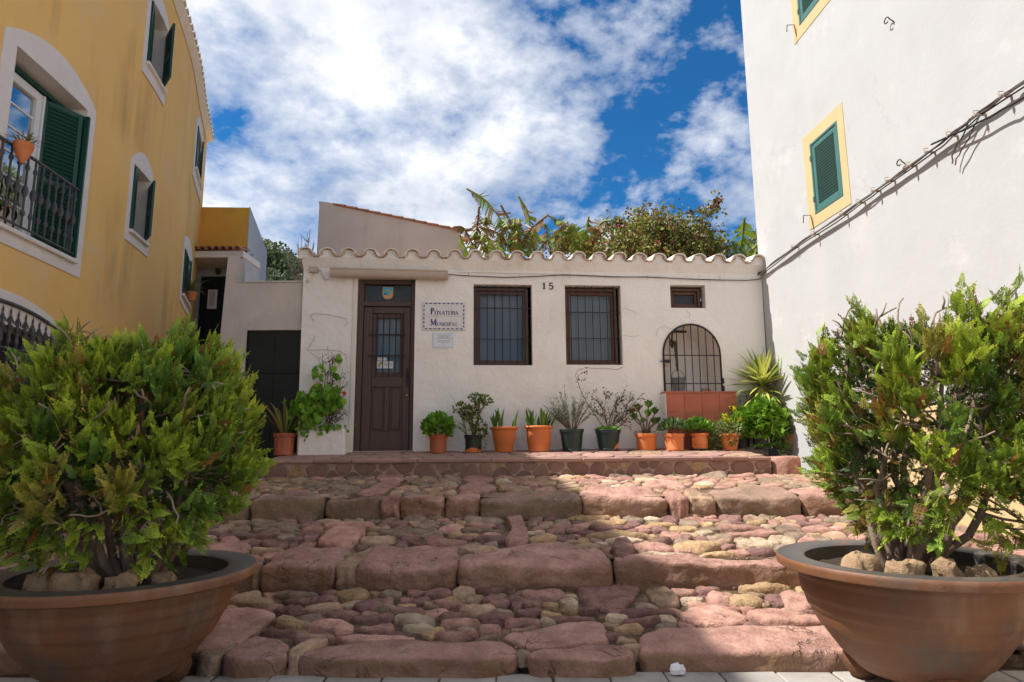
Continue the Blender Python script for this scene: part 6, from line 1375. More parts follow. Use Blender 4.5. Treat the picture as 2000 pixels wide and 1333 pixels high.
leafball('foliage', t, (c.x - .01, c.y, c.z + h + .07), (.17, .15, .12), 300, .055, G_BRIGHT + G_MID, T_lobed(), zmin=-.3, up=.8)
t, c, rr, rb, h = potted('terracotta pot overrun by trailing pale vine with yellow flowering succulents on top', 1423, (1401, 1447), (1409, 1437), 848, 'pot_terra', 'roll', .46)
P, d_ = ball_pts(420, (c.x - .03, c.y - .03, c.z + h + .05), (.25, .18, .13), .4, zmin=-.8); Q, e_ = ball_pts(380, (c.x - .20, c.y - .02, c.z + h - .11), (.10, .10, .22), .2); Q2, e2_ = ball_pts(60, (c.x + .0, c.y - .15, c.z + h - .05), (.14, .04, .12), .2); P = np.vstack([P, Q, Q2]); d_ = np.vstack([d_, e_, e2_])
foliage('trailing_vine', P, d_ + np.array([0, -.4, .1]), T_round(), RNG.uniform(.020, .036, len(P)), cmix([(.22, .28, .10), (.16, .22, .06), (.28, .32, .14)], len(P)), M['leaf'], t)
P, d_ = ball_pts(260, (c.x + .02, c.y, c.z + h + .16), (.22, .15, .11), .2); foliage('foliage', P, d_ + np.array([0, 0, 1.0]), T_needle(.3), RNG.uniform(.035, .06, len(P)), cmix(G_YEL + G_BRIGHT, len(P)), M['leaf'], t)
P = np.vstack([np.array([c.x + a, c.y - .1, c.z + h + z]) + RNG.normal(0, .02, (26, 3)) for a, z in ((-.07, .22), (-.02, .18), (.06, .34), (.14, .19))]); foliage('yellow_flowers', P, RNG.normal(size=P.shape) + np.array([0, -.6, .6]), T_round(), RNG.uniform(.014, .026, len(P)), cmix([(.72, .60, .02), (.62, .54, .03)], len(P), j=.1), M['leaf'], t)
# rosemary behind, between the vine and the well
t, c, rr, rb, h = potted('tall feathery rosemary in a dark grey block pot behind the vine pot', 1452, (1434, 1466), (1440, 1464), 846, 'pot_grey', 'plastic', .22)
P = []; A = []; L_ = []
for k in range(46):
    a = RNG.uniform(0, 6.28); o = RNG.uniform(0, .7); d0 = unit(np.array([math.cos(a) * o - .25, math.sin(a) * o * .6, 1])); p0 = np.array([c.x + .04 * math.cos(a), c.y, c.z + h - .03]); ln_ = RNG.uniform(.28, .52); L_.append([tuple(p0), tuple(p0 + d0 * ln_)])
    for q in range(34): tq = RNG.uniform(.25, 1.0); P.append(p0 + d0 * ln_ * tq); A.append(d0 * .7 + RNG.normal(0, .5, 3))
stems(t, 'stems', L_, .004, .002, M['bark'], 5); foliage('foliage', np.array(P), np.array(A), T_needle(.18), RNG.uniform(.035, .06, len(P)), cmix([(.10, .24, .03), (.14, .30, .04), (.06, .16, .03)], len(P)), M['leaf'], t)
# bright geranium mass in a dark grey pot
t, c, rr, rb, h = potted('dark grey pot spilling a wide mass of lobed bright green geranium leaves', 1490, (1472, 1511), (1474, 1508), 848, 'pot_grey', 'plastic', .42)
P = []; A = []
for ox, oy, oz, r_, n in ((-.20, -.02, .22, .15, 190), (.02, -.06, .30, .17, 240), (.20, -.03, .20, .15, 190), (-.06, -.10, .10, .16, 200), (.14, -.12, .06, .13, 150), (-.26, -.02, .06, .10, 90), (.0, .02, .40, .10, 90)):
    p_, d_ = ball_pts(n, (c.x + ox, c.y + oy, c.z + h + oz), (r_ * 1.1, r_, r_ * .9), .3); P.append(p_); A.append(d_ + np.array([0, 0, .7]) + RNG.normal(0, .45, d_.shape))
P = np.vstack(P); foliage('foliage', P, np.vstack(A), T_lobed(), RNG.uniform(.045, .095, len(P)), cmix([(.20, .38, .03), (.14, .30, .025), (.28, .44, .05), (.10, .22, .02)], len(P)), M['leaf'], t)
stems(t, 'stems', [[(c.x, c.y, c.z + h - .03), (c.x + math.cos(k) * .12, c.y + math.sin(k) * .1, c.z + h + .22)] for k in range(9)], .007, .004, M['bark'])
b = MB(); b.tube([(c.x + .03, c.y - .13, c.z + h - .02), (c.x + .02, c.y - .145, c.z + h - .1), (c.x + .06, c.y - .14, c.z + .02)], .006, 5); b.build('white_drip', M['cable_white'], t)
P, d_ = ball_pts(200, (c.x + .05, c.y - .14, c.z + .04), (.28, .06, .05), .1, zmin=-.2); foliage('creeping_leaves', P, d_ + np.array([0, 0, .6]), T_round(), RNG.uniform(.02, .035, len(P)), cmix(G_MID + G_BRIGHT, len(P)), M['leaf'], t)
# variegated ivy at the right end, partly behind the big bush
t, c, rr, rb, h = potted('orange pot hung with variegated ivy at the right end of the row', 1543, (1524, 1566), (1530, 1560), 848, 'pot_terra', 'lip', .46)
P, d_ = ball_pts(420, (c.x - .05, c.y - .04, c.z + h + .06), (.23, .18, .13), .3, zmin=-.6); Q, e_ = ball_pts(300, (c.x - .14, c.y - .08, c.z + h - .08), (.10, .10, .20), .2); P = np.vstack([P, Q]); d_ = np.vstack([d_, e_])
foliage('ivy', P, d_ + np.array([0, -.5, 0]), T_lobed(), RNG.uniform(.026, .045, len(P)), cmix([(.28, .36, .16), (.16, .27, .07), (.36, .42, .22)], len(P)), M['leaf'], t)
# yellow daisies behind
t, c, rr, rb, h = potted('small dark pot with tall yellow daisies on thin stems under the yucca', 1528, (1512, 1544), (1516, 1540), 850, 'pot_grey', 'plastic', .20)
tips = [PP(px, py, .30) for px, py in ((1500, 795), (1512, 789), (1516, 796), (1529, 787), (1534, 790), (1544, 791), (1509, 811), (1551, 803), (1496, 800))]
stems(t, 'stems', [[(c.x, c.y, c.z + h - .03), (c.x * .5 + p.x * .5, c.y, (c.z + h + p.z) / 2 + .05), tuple(p)] for p in tips], .003, .002, M['leaf'] if False else M['green_dot'], 5)
P = np.vstack([np.array(p) + RNG.normal(0, .012, (16, 3)) for p in tips]); foliage('yellow_flowers', P, RNG.normal(size=P.shape) + np.array([0, -1.0, .7]), T_round(), RNG.uniform(.02, .032, len(P)), cmix([(.80, .66, .01)], len(P), j=.08), M['leaf'], t)
leafball('foliage', t, (c.x, c.y, c.z + h + .22), (.22, .14, .20), 320, .05, [(.10, .16, .06), (.13, .2, .09)], T_lobed(), zmin=-.8)
# variegated yucca
yc = PP(1489, 880, .16); yp_ = Vector((yc.x, yc.y, tz(4, yc.y))); t = thing('yucca', 'spiky yellow striped yucca rising above the pots against the white wall', 'yucca', tuple(yp_), None)
hd = PP(1489, 742, .20); stems(t, 'trunk', [[tuple(yp_), (yp_.x - .01, yp_.y, yp_.z + .4), tuple(hd - Vector((0, 0, .1)))]], .035, .028, M['bark'])
b = MB(); b.lathe([(0, .005), (.10, .005), (.11, .0), (.135, .22), (.13, .225), (.12, .2)], 20, yp_); b.build('pot', M['pot_grey'], t, smooth=True, auto=40)
sp_ = []
for k in range(150):
    fz = 1 - 1.75 * (k / 150) ** 1.05; a = k * 2.39996; hr = math.sqrt(max(.02, 1 - min(1, abs(fz)) ** 2)); d = np.array([math.cos(a) * hr, math.sin(a) * hr, fz]); d[1] *= .75
    c0, c1 = ((.66, .64, .16), (.55, .57, .12)) if RNG.random() < .65 else (((.22, .32, .05), (.34, .42, .08)) if fz > -.2 else ((.24, .25, .07), (.20, .22, .06)))
    sp_.append(((hd.x, hd.y, hd.z - .05 + RNG.normal(0, .04) - .10 * (fz < 0)), d, RNG.uniform(.40, .58), .042, .05 if fz > 0 else .25, c0, c1))
blades('leaves', t, sp_, seg=5, fold=.2)
stems(t, 'dry_stalks', [[tuple(PP(1512, 790, .35)), tuple(PP(1505, 740, .35)), tuple(PP(1503, 715, .3))], [tuple(PP(1522, 800, .35)), tuple(PP(1528, 750, .36)), tuple(PP(1530, 700, .3))], [tuple(PP(1540, 800, .35)), tuple(PP(1541, 740, .36)), tuple(PP(1540, 700, .3))]], .004, .002, M['bark_light'])

# ---- white masonry planter with nasturtiums
pz = tz(4, 8.9); q0, q1 = PP(581, 870, .34), PP(673, 870, .34); uL = (q0 - SO).dot(EX); uR = (q1 - SO).dot(EX); zt = on_plane(625, 838, S(0, 0, .36), EN).z
t = thing('planter_box', 'white masonry planter box left of the door overflowing with nasturtiums', 'planter', S((uL + uR) / 2, .95, .2))
b = MB()
Sbox(b, uL, uR, .9, zt, .28, .36, .02); Sbox(b, uL, uL + .07, .9, zt - .002, .005, .279, .015); Sbox(b, uR - .07, uR, .9, zt - .002, .005, .279, .015)
b.build('box', M['plaster_shop'], t, smooth=True, auto=30); b = MB(); Sbox(b, uL + .07, uR - .07, .9, zt - .03, .006, .28, .005); b.build('soil', M['soil'], t)
rg = np.random.default_rng(21); P = []; A = []; sz = []
for px, py, n, sx, sy_ in ((598, 803, 110, 24, 22), (622, 792, 110, 26, 18), (645, 778, 50, 16, 14), (590, 780, 30, 14, 12), (620, 770, 30, 14, 12), (618, 760, 14, 9, 10), (625, 725, 9, 8, 10), (615, 733, 5, 5, 6), (655, 735, 7, 10, 9), (663, 702, 5, 5, 5), (650, 765, 20, 14, 14), (585, 795, 22, 9, 14), (600, 832, 110, 18, 10), (645, 836, 60, 24, 6), (590, 845, 30, 10, 8), (625, 850, 3, 4, 4), (575, 790, 9, 4, 6), (575, 805, 6, 4, 5), (663, 790, 8, 5, 8)):
    for k in range(n):
        p = np.array(PP(px + rg.normal(0, sx * .6), py + rg.normal(0, sy_ * .6), rg.uniform(.12, .36) if py < 815 else rg.uniform(.3, .42))); P.append(p); A.append(rg.normal(0, .5, 3) + np.array([0, -.2, .8])); sz.append(rg.uniform(.05, .105) if py < 815 else rg.uniform(.03, .06))
P = np.array(P); A = np.array(A); sz = np.array(sz)
big = np.argsort(-sz)[:260]; small = np.setdiff1d(np.arange(len(P)), big); colr = cmix([(.17, .36, .025), (.22, .42, .035), (.12, .28, .022)], len(P), rg)
for i in big: o = foliage('leaf', P[i:i + 1], A[i:i + 1], T_round(), sz[i:i + 1], colr[i:i + 1], M['leaf'], t, up=np.array([0, -.85, .6]), jitter=.28, rng=rg); del o['kind']
P = P[small]; A = A[small]; sz = sz[small]
foliage('small_leaves', P, np.array(A), T_round(), np.array(sz), cmix([(.17, .34, .03), (.22, .38, .04), (.12, .26, .025)], len(P), rg), M['leaf'], t, up=np.array([0, -.85, .6]), jitter=.28, rng=rg)
L_, tp3 = twiggy(tuple(PP(640, 838, .15)), [tuple(PP(*p, .15)) for p in ((640, 680), (650, 690), (632, 690), (655, 705), (644, 720), (668, 720), (672, 740), (676, 770), (672, 790), (668, 810), (655, 800))], 7, rg)
stems(t, 'rose_stems', L_, .006, .0022, M['bark_dark'], 5); P = np.repeat(tp3, 2, axis=0) + rg.normal(0, .02, (len(tp3) * 2, 3)); foliage('rose_leaves', P, rg.normal(size=P.shape), T_oval(.6), rg.uniform(.018, .03, len(P)), cmix([(.10, .14, .04), (.18, .10, .04), (.08, .13, .03)], len(P), rg), M['leaf'], t, rng=rg)
p = np.array(PP(673, 769, .36)); P = p + rg.normal(0, .012, (10, 3)); foliage('orange_flower', P, rg.normal(size=P.shape) + np.array([0, -1, 0]), T_round(), np.full(10, .035), cmix([(.75, .10, .01)], 10, rg), M['leaf'], t)
# pot hung on the balcony rail
pp = Y(4.335, 3.285, .13); t = thing('hanging_pot', 'pointed terracotta pot with spiky grass hung on the balcony rail', 'potted plant', tuple(pp))
b = MB(); b.lathe([(r_ * .66, z_ * .66) for r_, z_ in [(0, -.30), (.03, -.29), (.09, -.18), (.135, -.05), (.145, .03), (.135, .05), (.115, .04), (.10, 0)]], 20, pp); b.build('pot', M['pot_terra'], t, smooth=True, auto=40)
blades('grass', t, [((pp.x + RNG.normal(0, .03), pp.y + RNG.normal(0, .03), pp.z + .02), (RNG.normal(0, .9), RNG.normal(0, .9), .9), RNG.uniform(.10, .22), .011, RNG.uniform(.3, 1.2), (.16, .2, .05), (.30, .30, .12)) for k in range(60)])
# spiky plant on the far lower sill
pp = Y(9.4, 3.27, .10); t = thing('sill_plant', 'small spiky plant in an orange pot on the far lower yellow house sill', 'potted plant', tuple(pp))
b = MB(); b.lathe([(0, 0), (.09, 0), (.13, .2), (.11, .2)], 16, pp); b.build('pot', M['pot_terra'], t, smooth=True, auto=40)
blades('leaves', t, [((pp.x, pp.y, pp.z + .18), (RNG.normal(0, .8), RNG.normal(0, .8), 1), RNG.uniform(.3, .6), .03, RNG.uniform(.2, .9), (.12, .18, .04), (.26, .28, .08)) for k in range(34)])

# weeds in the joints of the steps
for i, (ya, yb, n) in {1: (3.75, 4.74, 22), 2: (4.9, 6.28, 20), 3: (6.4, 7.9, 22)}.items():
    sp_ = []
    for k in range(n):
        x, y = RNG.uniform(-2.4, 2.6), (yb - RNG.uniform(0, .12) if RNG.random() < .5 else RNG.uniform(ya, yb))
        for q in range(int(RNG.integers(3, 8))): sp_.append(((x + RNG.normal(0, .01), y + RNG.normal(0, .01), tz(i, y) - .005), (RNG.normal(0, .6), RNG.normal(0, .6), 1), RNG.uniform(.03, .075), .006, RNG.uniform(.1, .8), (.12, .2, .04), (.24, .30, .07) if RNG.random() < .7 else (.36, .30, .14)))
    blades('weeds', step[i], sp_, seg=3)
# =================================================================== VEGETATION BEHIND THE SHOP
def banana(label, loc, leaves, seed, extra=()):
    rg = np.random.default_rng(seed); leaves = list(leaves)
    for bx_, n_, spread in extra:
        for k in range(n_):
            tx = bx_ + rg.uniform(-spread, spread); ty = rg.uniform(436, 478); mx_ = bx_ + (tx - bx_) * rg.uniform(.35, .6); leaves.append(([(tx, ty), ((tx + mx_) / 2, min(ty, 470) - rg.uniform(2, 12)), (mx_, 478), (bx_ + (tx - bx_) * .12, 504)], rg.uniform(.12, .22), rg.uniform(.5, .9), rg.choice([.1, .3, .6, .2]), rg.uniform(-.4, .4)))
    t = thing('banana_plant', label, 'banana plant', loc); Y0 = loc[1]
    stem_pts = []
    for lf in leaves:
        pts, w, tat, dead, dy = lf; P3 = [np.array(on_y(px, py, Y0 + dy + .18 * k)) for k, (px, py) in enumerate(pts)]
        # resample catmull
        cr = crom3([Vector(p) for p in P3], 10); L = len(cr); V = []; Fs = []; C = []
        mid = MB(); mid.tube(cr, .022, 5, r1=.006); m_o = mid.build('leaf', M['leaf'], t, smooth=True)
        at = m_o.data.color_attributes.new('tint', 'FLOAT_COLOR', 'POINT'); cc = (.32, .36, .10) if dead < .6 else (.24, .14, .06); at.data.foreach_set('color', np.tile([*cc, 1.0], len(m_o.data.vertices)).astype(np.float32))
        cum = [0]
        for a, b_ in zip(cr, cr[1:]): cum.append(cum[-1] + (b_ - a).length)
        tot = cum[-1]; n = max(20, int(tot / .03)); Vb = []; 
        for side in (-1, 1):
            k = 0
            while k < n:
                run = 1 if rg.random() < tat else int(rg.integers(1, 4)); drop = rg.uniform(.1, .35) + (rg.uniform(.3, 1.3) if rg.random() < tat else 0); skip = rg.random() < tat * .25
                brown = rg.random() < dead
                for j in range(run):
                    if k >= n: break
                    f0, f1 = .0 + k / n, (k + 1) / n
                    def at_(f):
                        d = f * tot; i = min(L - 2, max(0, next((q for q in range(L - 1) if cum[q + 1] >= d), L - 2))); g_ = (d - cum[i]) / max(cum[i + 1] - cum[i], 1e-6); return cr[i].lerp(cr[i + 1], g_), (cr[i + 1] - cr[i]).normalized()
                    (p0, t0), (p1, t1) = at_(f0), at_(f1)
                    def wid(f): return w * (math.sin(math.pi * min(1, max(0, (f - .06) / .98)) ** .75) ** .6 if f > .06 else 0)
                    sd0 = t0.cross(Vector((0, -1, .35))).normalized() * side; sd1 = t1.cross(Vector((0, -1, .35))).normalized() * side
                    if not skip:
                        dv = Vector((0, 0, -1)) * drop; o0 = (sd0 + dv + t0 * .35).normalized() * wid(f0); o1 = (sd1 + dv + t1 * .35).normalized() * wid(f1)
                        if j == run - 1: o1 = (sd1 + dv + t1 * .25).normalized() * wid(f1) * rg.uniform(.75, 1)
                        b0 = len(V); V += [p0, p1, p1 + o1, p0 + o0]; Fs.append((b0, b0 + 1, b0 + 2, b0 + 3))
                        g = np.array([(.15, .27, .035), (.22, .34, .05), (.11, .21, .03)][int(rg.integers(3))]) if dead < .9 else np.array((.2, .13, .05))
                        if dead < 0: g = np.array([(.24, .34, .04), (.18, .30, .035), (.32, .36, .06)][int(rg.integers(3))])
                        e_ = np.array([(.26, .14, .06), (.20, .10, .04), (.34, .22, .09)][int(rg.integers(3))]); inner = e_ * .8 if brown else g; outer = e_ if (brown or rg.random() < dead + .15) and dead >= 0 else g * 1.1
                        C += [inner, inner, outer, outer]
                    k += 1
        if V: fast_mesh('leaf_blade', np.array([tuple(v) for v in V]), np.array(Fs), M['leaf'], m_o, tint=np.array(C))['kind'] = 'stuff'
        stem_pts.append(cr[-1])
    b = MB(); top = sum((Vector(p) for p in stem_pts), Vector()) / len(stem_pts); b.tube([Vector(loc), Vector((loc[0] * .5 + top.x * .5, Y0, (loc[2] + top.z) / 2)), top], .13, 8, r1=.07); b.build('trunk', M['bark'], t, smooth=True)
YB = 12.2; gz = 1.5
banana('tattered banana plant with long arching half brown fronds, leftmost behind the shop roof', (on_y(1005, 520, YB).x, YB, gz), [
    ([(911, 369), (950, 394), (988, 446), (1007, 490)], .30, .75, .35, 0), ([(1012, 383), (1030, 414), (1034, 446), (1018, 494)], .16, .8, .55, .1), ([(1071, 420), (1050, 436), (1033, 452), (1017, 490)], .22, .8, .8, -.1),
    ([(1045, 446), (1042, 462), (1036, 478), (1028, 500)], .26, .2, .08, -.2), ([(886, 444), (905, 446), (921, 474), (926, 503)], .18, .85, .7, .2), ([(936, 404), (933, 436), (930, 465), (929, 500)], .16, .9, 1.0, .15),
    ([(898, 458), (906, 478), (914, 495), (918, 508)], .22, .5, .2, -.1), ([(935, 444), (966, 453), (988, 470), (1000, 490)], .2, .85, .75, -.15), ([(978, 401), (994, 430), (1006, 456), (1010, 480)], .14, .9, .9, .2), ([(952, 500), (975, 492), (1000, 490), (1012, 500)], .3, .3, .1, -.2), ([(1084, 462), (1068, 470), (1056, 484), (1050, 500)], .2, .7, .4, 0), ([(940, 470), (950, 480), (962, 492), (970, 506)], .2, .6, .4, .1)], 1, [(1008, 7, 60), (965, 5, 45)])
banana('banana plant with a pale green upright leaf, middle of those behind the shop roof', (on_y(1136, 520, YB + .3).x, YB + .3, gz), [
    ([(1150, 423), (1147, 445), (1142, 470), (1136, 500)], .2, .5, .15, 0), ([(1196, 430), (1174, 436), (1156, 466), (1143, 500)], .24, .6, .25, .1), ([(1071, 422), (1097, 436), (1116, 462), (1128, 500)], .24, .75, .5, -.1), ([(1112, 443), (1124, 452), (1131, 470), (1133, 500)], .28, .2, -1, -.15),
    ([(1098, 500), (1105, 470), (1112, 458), (1118, 490)], .2, .8, .8, 0), ([(1172, 452), (1160, 470), (1150, 484), (1144, 500)], .2, .8, .7, -.2), ([(1085, 466), (1100, 474), (1115, 486), (1124, 500)], .22, .6, .4, .1), ([(1122, 440), (1126, 460), (1128, 480), (1130, 500)], .16, .9, 1.0, .2)], 2, [(1136, 7, 60), (1085, 5, 40)])
banana('dying banana plant with a drooping brown and yellow leaf behind the shop roof', (on_y(1416, 530, YB).x, YB, gz), [([(1364, 428), (1382, 452), (1402, 484), (1417, 516)], .26, .6, .75, 0), ([(1375, 438), (1395, 470), (1408, 495), (1416, 520)], .22, .5, -1, -.1)], 3)
banana('young banana plant with bright yellow green leaves at the right end of the shop roof', (on_y(1446, 530, YB - .3).x, YB - .3, gz), [([(1454, 425), (1452, 452), (1448, 480), (1445, 516)], .30, .15, -1, 0), ([(1484, 478), (1466, 490), (1454, 502), (1447, 520)], .30, .2, -1, -.1), ([(1428, 470), (1436, 486), (1442, 500), (1445, 518)], .26, .3, .05, .1), ([(1480, 512), (1468, 512), (1456, 514), (1446, 522)], .26, .2, .1, -.2)], 4)
# bougainvillea thicket
t = thing('bougainvillea', 'straggly half bare bougainvillea thicket with olive and russet leaves behind the shop roof', 'shrub', (on_y(1290, 520, 12.8).x, 12.8, gz))
rg = np.random.default_rng(8); tips = [tuple(on_y(px, py, 12.8 + rg.normal(0, .5))) for px, py in ((1405, 386), (1398, 410), (1380, 418), (1350, 418), (1325, 420), (1300, 425), (1283, 412), (1262, 410), (1243, 408), (1240, 440), (1215, 432), (1200, 440), (1185, 422), (1188, 460), (1350, 450), (1385, 450), (1320, 450), (1275, 450), (1230, 470), (1180, 480), (1410, 470), (1360, 480))]
c0 = np.array(on_y(1290, 545, 12.8)); L_, tp4 = twiggy(tuple(c0 - np.array([0, 0, .6])), tips, 12, rg); L_ += [[tuple(on_y(1300, 430, 12.7)), tuple(on_y(1340, 416, 12.7)), tuple(on_y(1375, 412, 12.7)), tuple(on_y(1396, 404, 12.7)), tuple(on_y(1405, 386, 12.7))]]
stems(t, 'branches', L_, .014, .004, M['bark'], 5)
P = [np.repeat(tp4, 9, axis=0) + rg.normal(0, .09, (len(tp4) * 9, 3))]
CB = [np.ones(len(P[0])) * .9]
for px, py, n, sx, sy_ in ((1290, 470, 60, 80, 30), (1240, 462, 34, 46, 28), (1340, 470, 40, 46, 28), (1190, 492, 26, 50, 16), (1385, 490, 30, 36, 20), (1300, 505, 40, 100, 8), (1256, 432, 12, 18, 16), (1292, 432, 12, 24, 14), (1110, 506, 14, 60, 8)):
    for k in range(n):
        cc = np.array(on_y(px + np.clip(rg.normal(0, .62), -1.15, 1.15) * sx, py + np.clip(rg.normal(0, .62), -1.0, 1.15) * sy_, 12.8 + rg.normal(0, .45))); m_ = int(rg.integers(18, 42)); P.append(cc + rg.normal(0, 1, (m_, 3)) * np.array([.13, .13, .10])); CB.append(np.full(m_, rg.uniform(.45, 1.3)))
for a, b_ in (((1340, 416), (1398, 404)), ((1396, 404), (1405, 388)), ((1200, 430), (1225, 440))):
    q = [on_y(a[0] + (b_[0] - a[0]) * f + rg.normal(0, 2.5), a[1] + (b_[1] - a[1]) * f + rg.normal(0, 3), 12.7) for f in rg.random(70)]; P.append(np.array([tuple(v) for v in q])); CB.append(np.full(70, .9))
P = np.vstack(P); foliage('foliage', P, rg.normal(size=P.shape) + np.array([0, 0, -.3]), T_oval(.65, .25), rg.uniform(.05, .095, len(P)), cmix([(.19, .22, .05), (.25, .25, .06), (.14, .19, .04), (.30, .21, .08), (.26, .13, .06), (.24, .29, .06)], len(P), rg) * np.concatenate(CB)[:, None], M['leaf'], t, rng=rg, jitter=.8)
q = [on_y(px, py, 12.6) for px, py in ((1404, 388), (1402, 394), (1397, 402), (1353, 470), (1360, 430), (1210, 440))]; P = np.vstack([np.array(v) + rg.normal(0, .03, (7, 3)) for v in q]); foliage('purple_bracts', P, rg.normal(size=P.shape), T_oval(.8), np.full(len(P), .06), cmix([(.22, .03, .07)], len(P), rg), M['leaf'], t, rng=rg)
# leafless sapling between garden wall and gable
t = thing('bare_sapling', 'leafless pinkish sapling between the garden wall and the gable wall', 'tree', tuple(on_y(592, 560, 11.0)))
rg = np.random.default_rng(3); tips = [tuple(on_y(px, py, 11.0 + rg.normal(0, .1))) for px, py in ((606, 450), (600, 458), (588, 462), (582, 470), (573, 500), (563, 480), (549, 478), (612, 470), (596, 480), (586, 500), (575, 520))]
L_, _ = twiggy(tuple(np.array(on_y(594, 600, 11.0))), tips, 6, rg); stems(t, 'branches', L_, .014, .004, M['bark_light'], 5)
# wooded hills
hl = MB(); nx, ny = 70, 22
def hill_z(x, y): 
    f = min(1, max(0, (y - 42) / 40)); f = f * f * (3 - 2 * f)
    return 3 + f * (18.5 * math.exp(-((x + 34) / 19) ** 2) + 27 * math.exp(-((x - 42) / 16) ** 2) + 4) + 1.0 * noise.noise(Vector((x * .09, y * .09, 0)))
xs = [-90 + 180 * i / nx for i in range(nx + 1)]; ys_ = [40 + 70 * j / ny for j in range(ny + 1)]
hl.add([(x, y, hill_z(x, y) - .5) for y in ys_ for x in xs], [(j * (nx + 1) + i, j * (nx + 1) + i + 1, (j + 1) * (nx + 1) + i + 1, (j + 1) * (nx + 1) + i) for j in range(ny) for i in range(nx)])
M['hill'] = pmat('hill_ground', (.05, .07, .025), (.035, .05, .018), .6, rough=1)
tag(hl.build('hill', M['hill'], smooth=True), kind='structure')
rg = np.random.default_rng(17); P = []; A = []; C = []; sz = []
for (xa, xb, n) in ((-44, -16, 420), (16, 44, 420), (-16, 16, 120)):
    for k in range(n):
        x = rg.uniform(xa, xb); y = rg.uniform(46, 86); r_ = rg.uniform(.9, 1.9); c = np.array([x, y, hill_z(x, y) + r_ * .5]); base = np.array([(.15, .19, .09), (.20, .23, .13), (.11, .15, .07), (.24, .26, .17)][int(rg.integers(4))]) * rg.uniform(.8, 1.2)
        p, d = ball_pts(110, c, (r_, r_, r_ * .85), .6, rng=rg, zmin=-.3); P.append(p); A.append(d + rg.normal(0, .6, d.shape)); C.append(np.tile(base, (len(p), 1)) * rg.uniform(.7, 1.35, (len(p), 1))); sz.append(rg.uniform(.25, .5, len(p)))
P = np.vstack(P); tag(foliage('woodland', P, np.vstack(A), T_oval(.8, .3), np.concatenate(sz), np.vstack(C), M['far_leaf'], None, rng=rg), kind='stuff')

# =================================================================== FOREGROUND BOWLS AND CONIFER BUSHES
def T_spray(seed):
    rg = np.random.default_rng(seed); V = []; Fs = []
    def kite(p, d, L, w):
        n = np.array([-d[1], d[0]]); b = len(V); q = p + d * L
        for xy, z in ((p, 0), (p + d * L * .5 + n * w / 2, 0), (q, 0), (p + d * L * .5 - n * w / 2, 0)): V.append((xy[0], xy[1], z + .12 * xy[0] ** 2 * curl + rg.normal(0, .008)))
        Fs.append((b, b + 1, b + 2, b + 3))
    curl = rg.uniform(-1, 1); p = np.array([0.0, 0.0]); bend = rg.normal(0, .25)
    N = 9
    for k in range(N):
        a = bend * k / N; d = np.array([math.cos(a), math.sin(a)]); kite(p, d, 1.35 / N, .062); 
        t_ = (k + .6) / N; L = .40 * (1 - t_ * .72) * rg.uniform(.8, 1.15)
        for sg in (-1, 1):
            if rg.random() < .08: continue
            b_ = a + sg * R(rg.uniform(38, 52)); e = np.array([math.cos(b_), math.sin(b_)]); kite(p, e, L, .062)
            for f, l in ((.38, .42), (.66, .34)):
                for s2 in (-1, 1): g = b_ + s2 * R(rg.uniform(30, 45)); kite(p + e * L * f, np.array([math.cos(g), math.sin(g)]), L * l, .052)
        p = p + d / N
    kite(p, np.array([math.cos(bend), math.sin(bend)]), .16, .05)
    return np.array(V), np.array(Fs)
SPR = [T_spray(s) for s in range(5)]
